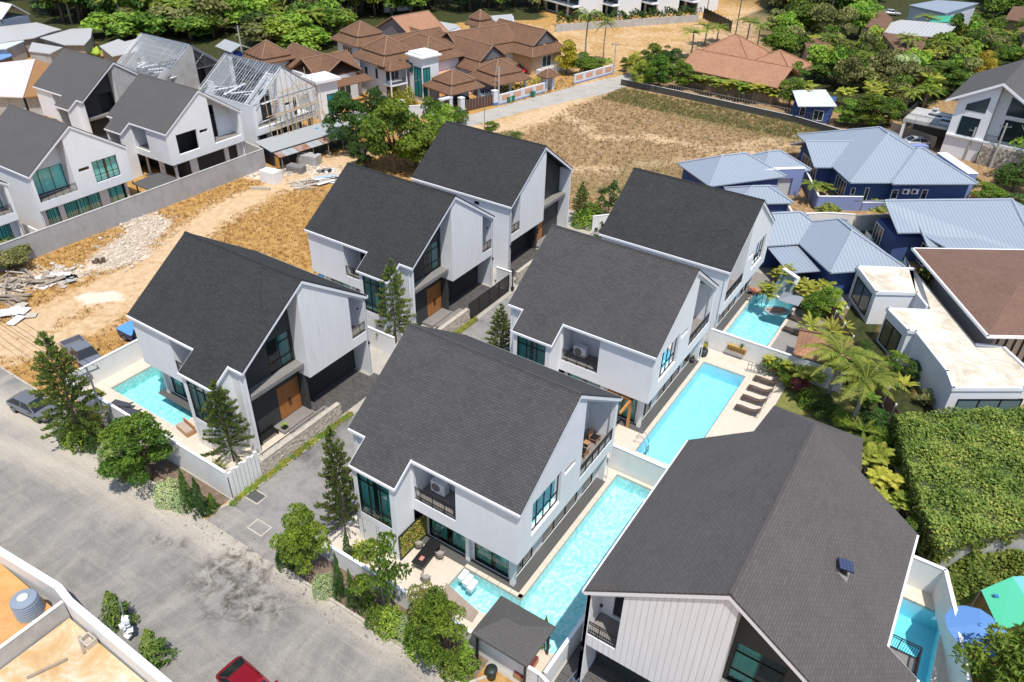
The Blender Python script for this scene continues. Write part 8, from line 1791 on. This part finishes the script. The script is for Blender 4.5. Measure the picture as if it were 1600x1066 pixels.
for k, (px, py) in enumerate(((192,636),(205,647))):
    g_ = G(px,py,.05); t = thing('sun_bed', ['dark folded sun bed at the left corner of the mosaic pool','second dark sun bed along the mosaic pool, nearer the leafy tree'][k], 'sun lounger', (g_.x,g_.y,.05), R(15)); s = MB(); s.box(-.9,.5,-.3,.3,.28,.34); s.build('seat', mat('dark_mesh',(.05,.055,.07),.8), t); s = MB(); s.boxr((.75,0,.45),(.6,.6,.05),0,(0,-.5)); s.build('backrest', mat('dark_mesh'), t)
    for x in (-.8,.45):
        for y in (-.27,.27): s = MB(); s.boxr((x,y,.14),(.05,.05,.28)); s.build('leg', M_black, t)
flat('small_lawn', [(-56.0,-54.3,21.7,23.3)], .056, M_lawn)
t = thing('towel', 'blue and white towel draped on the rail by the second left villa pool', 'towel', (*G(510,432,.9)[:2],0), R(20)); s = MB(); s.boxr((0,0,.9),(1.9,.9,.05),0,(.1,0)); s.build('cloth', mat('sky_cloth',(.20,.52,.75),.8), t)
# ================================================================ lower right corner
g_ = G(1528,982,2.5); t = thing('garden_parasol', 'big faded blue round parasol at the lower right, with leaf shadows on it', 'parasol', (g_.x,g_.y,0)); s = MB(); n = 12
for k in range(n):
    a0_, a1_ = 2*math.pi*k/n, 2*math.pi*(k+1)/n; s.slope([(1.7*math.cos(a0_),1.7*math.sin(a0_),2.3+.05*(k%2)),(1.7*math.cos(a1_),1.7*math.sin(a1_),2.3+.05*((k+1)%2)),(0,0,2.85)], .02)
mb_ = mat('blue_fabric',(.11,.25,.55),.8); s.build('canopy', mb_, t); s = MB(); s.tube([(0,0,0),(0,0,2.95)], .03, 6); s.build('pole', M_black, t); s = MB(); s.lathe([(.12,2.84),(.1,2.9),(.02,2.95)], n=8); s.build('finial', mb_, t)
t = thing('green_tent', 'green sheeted market tent roof at the right edge beside the blue parasol', 'tent', (0,0,0)); gc = [G(*q,z) for q, z in (((1533,922),2.4),((1582,901),3.0),((1625,968),3.0),((1562,985),2.4))]; s = MB(); s.slope(gc, .04); s.build('tent_roof', mat('green_tarp',(.08,.50,.30),.7), t)
gc2 = [G(1582,901,3.0),G(1640,898,2.5),G(1680,960,2.5),G(1625,968,3.0)]; s = MB(); s.slope(gc2, .04); s.build('tent_roof', mat('teal_tarp',(.16,.48,.50),.7), t)
for p in (gc[0],gc[3],gc2[1],gc2[2]): s = MB(); s.tube([(p.x,p.y,0),(p.x,p.y,p.z-.05)], .04, 6); s.build('pole', M_steel, t)
s = MB(); p = G(1556,932,2.62); s.boxr((p.x,p.y,2.68),(.3,.2,.03),.5,(.1,.2)); s.build('patch', mat('patch_blue',(.03,.14,.4),.7), t)
t = thing('ladder', 'blue and grey ladder lying in the dark alley beside the nearest villa', 'ladder', (-9.7,21.6,.03), R(80))
for y in (-.2,.2): s = MB(); s.tube([(-1.6,y,.1),(1.6,y,.6)], .03, 5); s.build('rail', M_steel, t)
for k in range(9): s = MB(); s.tube([(-1.4+.35*k,-.2,.13+.055*k),(-1.4+.35*k,.2,.13+.055*k)], .02, 5); s.build('rung', mat('blue_rung',(.03,.12,.4),.5), t)
# green bins by the roadside fence
for (px, py, lab) in ((790,160,'green wheeled bin beside the power pole at the brown gate'),(797,158,'second green bin next to the first by the power pole'),(829,151,'single green bin in front of the salmon brick screens')):
    g_ = G(px,py); t = thing('wheeled_bin', lab, 'bin', (g_.x+.5,g_.y,0), aR); s = MB(); s.hexa([(-.25,-.25,.08),(.25,-.25,.08),(.25,.25,.08),(-.25,.25,.08),(-.32,-.32,.95),(.32,-.32,.95),(.32,.32,.95),(-.32,.32,.95)]); s.build('bin_body', mat('bin_green',(.02,.18,.09),.5), t); s = MB(); s.boxr((0,0,1.0),(.68,.68,.08)); s.build('lid', mat('bin_green'), t)
# ================================================================ building debris on the dirt lot
def pile(name, label, cat, px, n, size, m, spread, h=.1, part='plank', rz=None):
    g_ = G(*px); t = thing(name, label, cat, (g_.x,g_.y,0), random.uniform(0,3) if rz is None else rz)
    for k in range(n):
        s = MB(); sz = [v*random.uniform(.6,1.25) for v in size]; s.boxr((random.gauss(0,spread[0]*.5), random.gauss(0,spread[1]*.5), .05+k*h*random.uniform(.5,1)), sz, random.uniform(-.5,.5) if rz is not None else random.uniform(0,3.1), (random.uniform(-.12,.12), random.uniform(-.1,.1)))
        s.build(part, random.choice(m) if isinstance(m, list) else m, t)
    return t
M_trim_save = M_trim
WB = [M_oldwood, M_palebark, M_rawconc, M_trim]; M_slabw = mat('pale_board',(.48,.43,.37),.8)
pile('timber_pile', 'heap of weathered planks and formwork beside the brown bundle at the left edge', 'timber pile', (30,447), 22, (2.2,.25,.06), [M_oldwood,M_slabw], (1.6,1.6), .05)
pile('timber_pile', 'stack of long brown slats lying at the left edge', 'timber pile', (20,470), 16, (3.2,.18,.08), [M_oldwood], (.4,1.1), .05, rz=R(20)); pile('board_heap', 'white plastic sheets and boards heaped at the left edge below the slats', 'board heap', (20,494), 16, (1.2,.9,.05), [M_trim,M_slabw], (1.6,1.2), .03, 'board')
pile('board_heap', 'scattered pale boards and pallets right of the slat stack', 'board heap', (70,440), 20, (1.7,.8,.05), [M_slabw,M_oldwood,M_trim], (2.4,1.3), .03, 'board'); pile('pallet_stack', 'yellowish wooden pallets on the pale boards', 'pallet', (58,430), 9, (1.5,.14,.1), [M_bamboo], (.3,1.0), .04, rz=R(10))
pile('board_heap', 'thin slab offcuts left of the rubble patch', 'board heap', (98,433), 12, (1.3,.7,.05), [M_slabw,M_rawconc], (2.2,1.0), .02, 'board'); g_ = G(110,436); t = thing('mixing_trough', 'black mortar trough on the straw beside the pale boards', 'trough', (g_.x,g_.y,0), .4); s = MB(); s.box(-.6,.6,-.4,.4,0,.06); s.box(-.6,.6,-.4,-.34,.06,.35); s.box(-.6,.6,.34,.4,.06,.35); s.box(-.6,-.54,-.34,.34,.06,.35); s.box(.54,.6,-.34,.34,.06,.35); s.build('trough_body', M_black, t)
pile('timber_pile', 'small dark upright stump pile left of the rubble patch', 'timber pile', (154,412), 6, (.3,.3,.9), [M_bark], (.5,.4), .02, 'log')
def block_stack(label, px, nx, ny, nz, sz, m, rz, wrap=None):
    g_ = G(*px); t = thing('block_stack', label, 'block stack', (g_.x,g_.y,0), rz)
    for i in range(nx):
        for j in range(ny):
            for k in range(nz if random.random() > .2 else nz-1): s = MB(); s.boxr((i*sz[0]*1.03,j*sz[1]*1.03,sz[2]*(k+.5)),(sz[0]*.97,sz[1]*.97,sz[2]*.96),random.uniform(-.04,.04)); s.build('block', m, t)
    return t
block_stack('grey wrapped block stack nearest the tin shed', (468,256), 5, 4, 3, (.6,.4,.45), M_rawconc, R(15)); block_stack('second grey block stack before the tin shed', (452,268), 4, 3, 2, (.6,.4,.45), M_ledge, R(10)); block_stack('white block stack on the track near the end of the grey wall', (412,284), 4, 3, 4, (.6,.5,.4), M_trim, R(8)); block_stack('low pale block row left of the white block stack', (395,296), 5, 1, 1, (.5,.3,.4), M_slabw, R(30))
pile('board_heap', 'blue and white sheets and pipes on the ground behind the second left villa', 'board heap', (516,282), 14, (2.2,.5,.05), [mat('pale_blue_board',(.38,.50,.66),.6),M_trim,M_slabw], (1.4,1.3), .03, 'sheet', rz=R(60)); pile('board_heap', 'black rubbish bags and boards above the blue and white sheets', 'rubbish heap', (512,268), 9, (.7,.6,.35), [M_black,M_trim,M_ledge], (1.3,.8), .03, 'bag')
pile('timber_pile', 'long grey planks lying on pale rubble left of the blue sheets', 'timber pile', (478,288), 12, (2.6,.2,.06), [M_oldwood,M_slabw], (1.6,1.0), .02, rz=R(50)); pile('board_heap', 'scattered bricks and offcuts by the end of the grey wall', 'rubble', (432,272), 18, (.5,.35,.3), [M_rawconc,M_slabw,M_ledge], (2.2,1.2), .02, 'brick')
pile('timber_pile', 'debris pile in front of the tin shed awning', 'rubble', (495,246), 16, (.9,.4,.2), WB, (2.0,.8), .02, 'offcut')
def stones(name, label, pts, n, rad, smin, smax, m, z=.0):
    s = MB()
    for k in range(n):
        a, b = random.choice(list(zip(pts[:-1], pts[1:]))); f = random.random(); x = a[0]+(b[0]-a[0])*f+random.gauss(0,rad); y = a[1]+(b[1]-a[1])*f+random.gauss(0,rad); sz = random.uniform(smin,smax)*(1 if random.random() < .9 else 2.2)
        s.boxr((x,y,z+sz*.25),(sz,sz*random.uniform(.5,1),sz*random.uniform(.4,.8)),random.uniform(0,3),(random.uniform(-.5,.5),random.uniform(-.5,.5)))
    o = s.build(name, m); o['kind'] = 'stuff'; return tag(o, label, 'rubble')
M_rub = mat('pale_rubble',(.54,.46,.37),.9)
stones('rubble', 'large pale patch of broken concrete rubble on the dirt lot', PALE, 3600, 1.3, .04, .20, M_rub); stones('rubble', 'pale rubble scattered before the end of the grey wall', PALE3, 1200, 1.3, .04, .18, M_rub); stones('rubble', 'small pale stones around the timber piles at the left edge', PALE4, 500, 1.5, .06, .25, M_rub)
stones('rubble', 'litter and stones scattered over the brown field', gpts((880,240),(1060,210),(1200,180),(1060,260)), 260, 5, .03, .14, M_slabw); stones('loose_stones', 'loose stones along the gravel road edge under the trees', gpts((230,770),(320,820),(440,900),(560,975),(700,1064)), 700, .5, .02, .07, M_ledge); stones('loose_stones', 'loose brownish debris along the left kerb near the leafy tree', gpts((90,668),(160,715),(230,765)), 400, .5, .02, .08, M_palebark)

for bx, by, tp, w_, kd, lm, lab in [(1500,300,270,40,'broad',L_dark,'dark bush beyond the lavender parapet at the right edge'),(1540,318,285,50,'broad',L_green,'green bush on the verge under the second power pole'),(1575,330,300,46,'broad',L_dark,'dark bush at the right edge above the ribbed roof'),(1600,262,215,50,'broad',L_green,'green bush at the right border by the stone wall'),(1560,150,120,44,'broad',L_dark,'dark tree behind the white gabled house at the right edge')]: plant(kd, bx, by, tp, w_, lab, lm)

for k, (bx, by, tp, w_, kd, lm, lab) in enumerate([(1330,600,572,40,'areca',L_palm,'shrub palm between the coconut palms and the slat fence'),(1262,632,606,36,'mound',L_green,'low green bush at the left foot of the coconut palms'),(1282,650,618,44,'broad',L_dark,'dark bush in the shade under the coconut palms'),(1308,668,636,42,'broad',L_green,'green bush between the two coconut palm trunks'),(1352,640,606,46,'areca',L_green,'green areca at the fence right of the nearer coconut palm'),(1362,676,640,48,'broad',L_dark,'dark shrub at the fence above the golden palms'),(1322,575,548,40,'broad',L_green,'green shrub at the fence behind the small tiled roof'),(1340,560,530,34,'broad',L_dark,'dark shrub outside the fence beside the white block'),(1366,600,575,36,'broad',L_green,'small shrub on the strip beside the flat-roofed house'),(1382,700,664,50,'broad',L_green,'leafy shrub below the corner of the vine-covered roof'),(1378,735,700,44,'areca',L_palm,'green palm clump between golden palm and vine roof'),(1408,775,742,44,'broad',L_dark,'dark shaded shrub along the vine-covered wall'),(1300,500,462,40,'areca',L_yellow,'yellow areca at the fence behind the bright shrub'),(1225,604,580,34,'broad',L_green,'green filler bush in the lounger hedge'),(1246,612,586,34,'broad',L_red,'dark red filler bush in the lounger hedge'),(1440,860,826,40,'broad',L_green,'green bush at the end of the slat fence near the white wall'),
  (176,712,684,40,'silver',L_silver,'silvery low shrub between the street pole and the leafy tree'),(118,684,662,34,'mound',L_bright,'bright low shrub at the kerb under the tallest pine'),(212,742,715,40,'mound',L_green,'low green shrub at the left foot of the leafy tree'),(590,975,948,36,'mound',L_green,'low shrub at the foot of the airy tree'),(708,1050,1018,44,'mound',L_green,'low shrub at the front of the large end tree'),(448,880,852,34,'mound',L_dark,'dark low shrub at the foot of the bushy corner tree')]): plant(kd, bx, by, tp, w_, lab, lm)
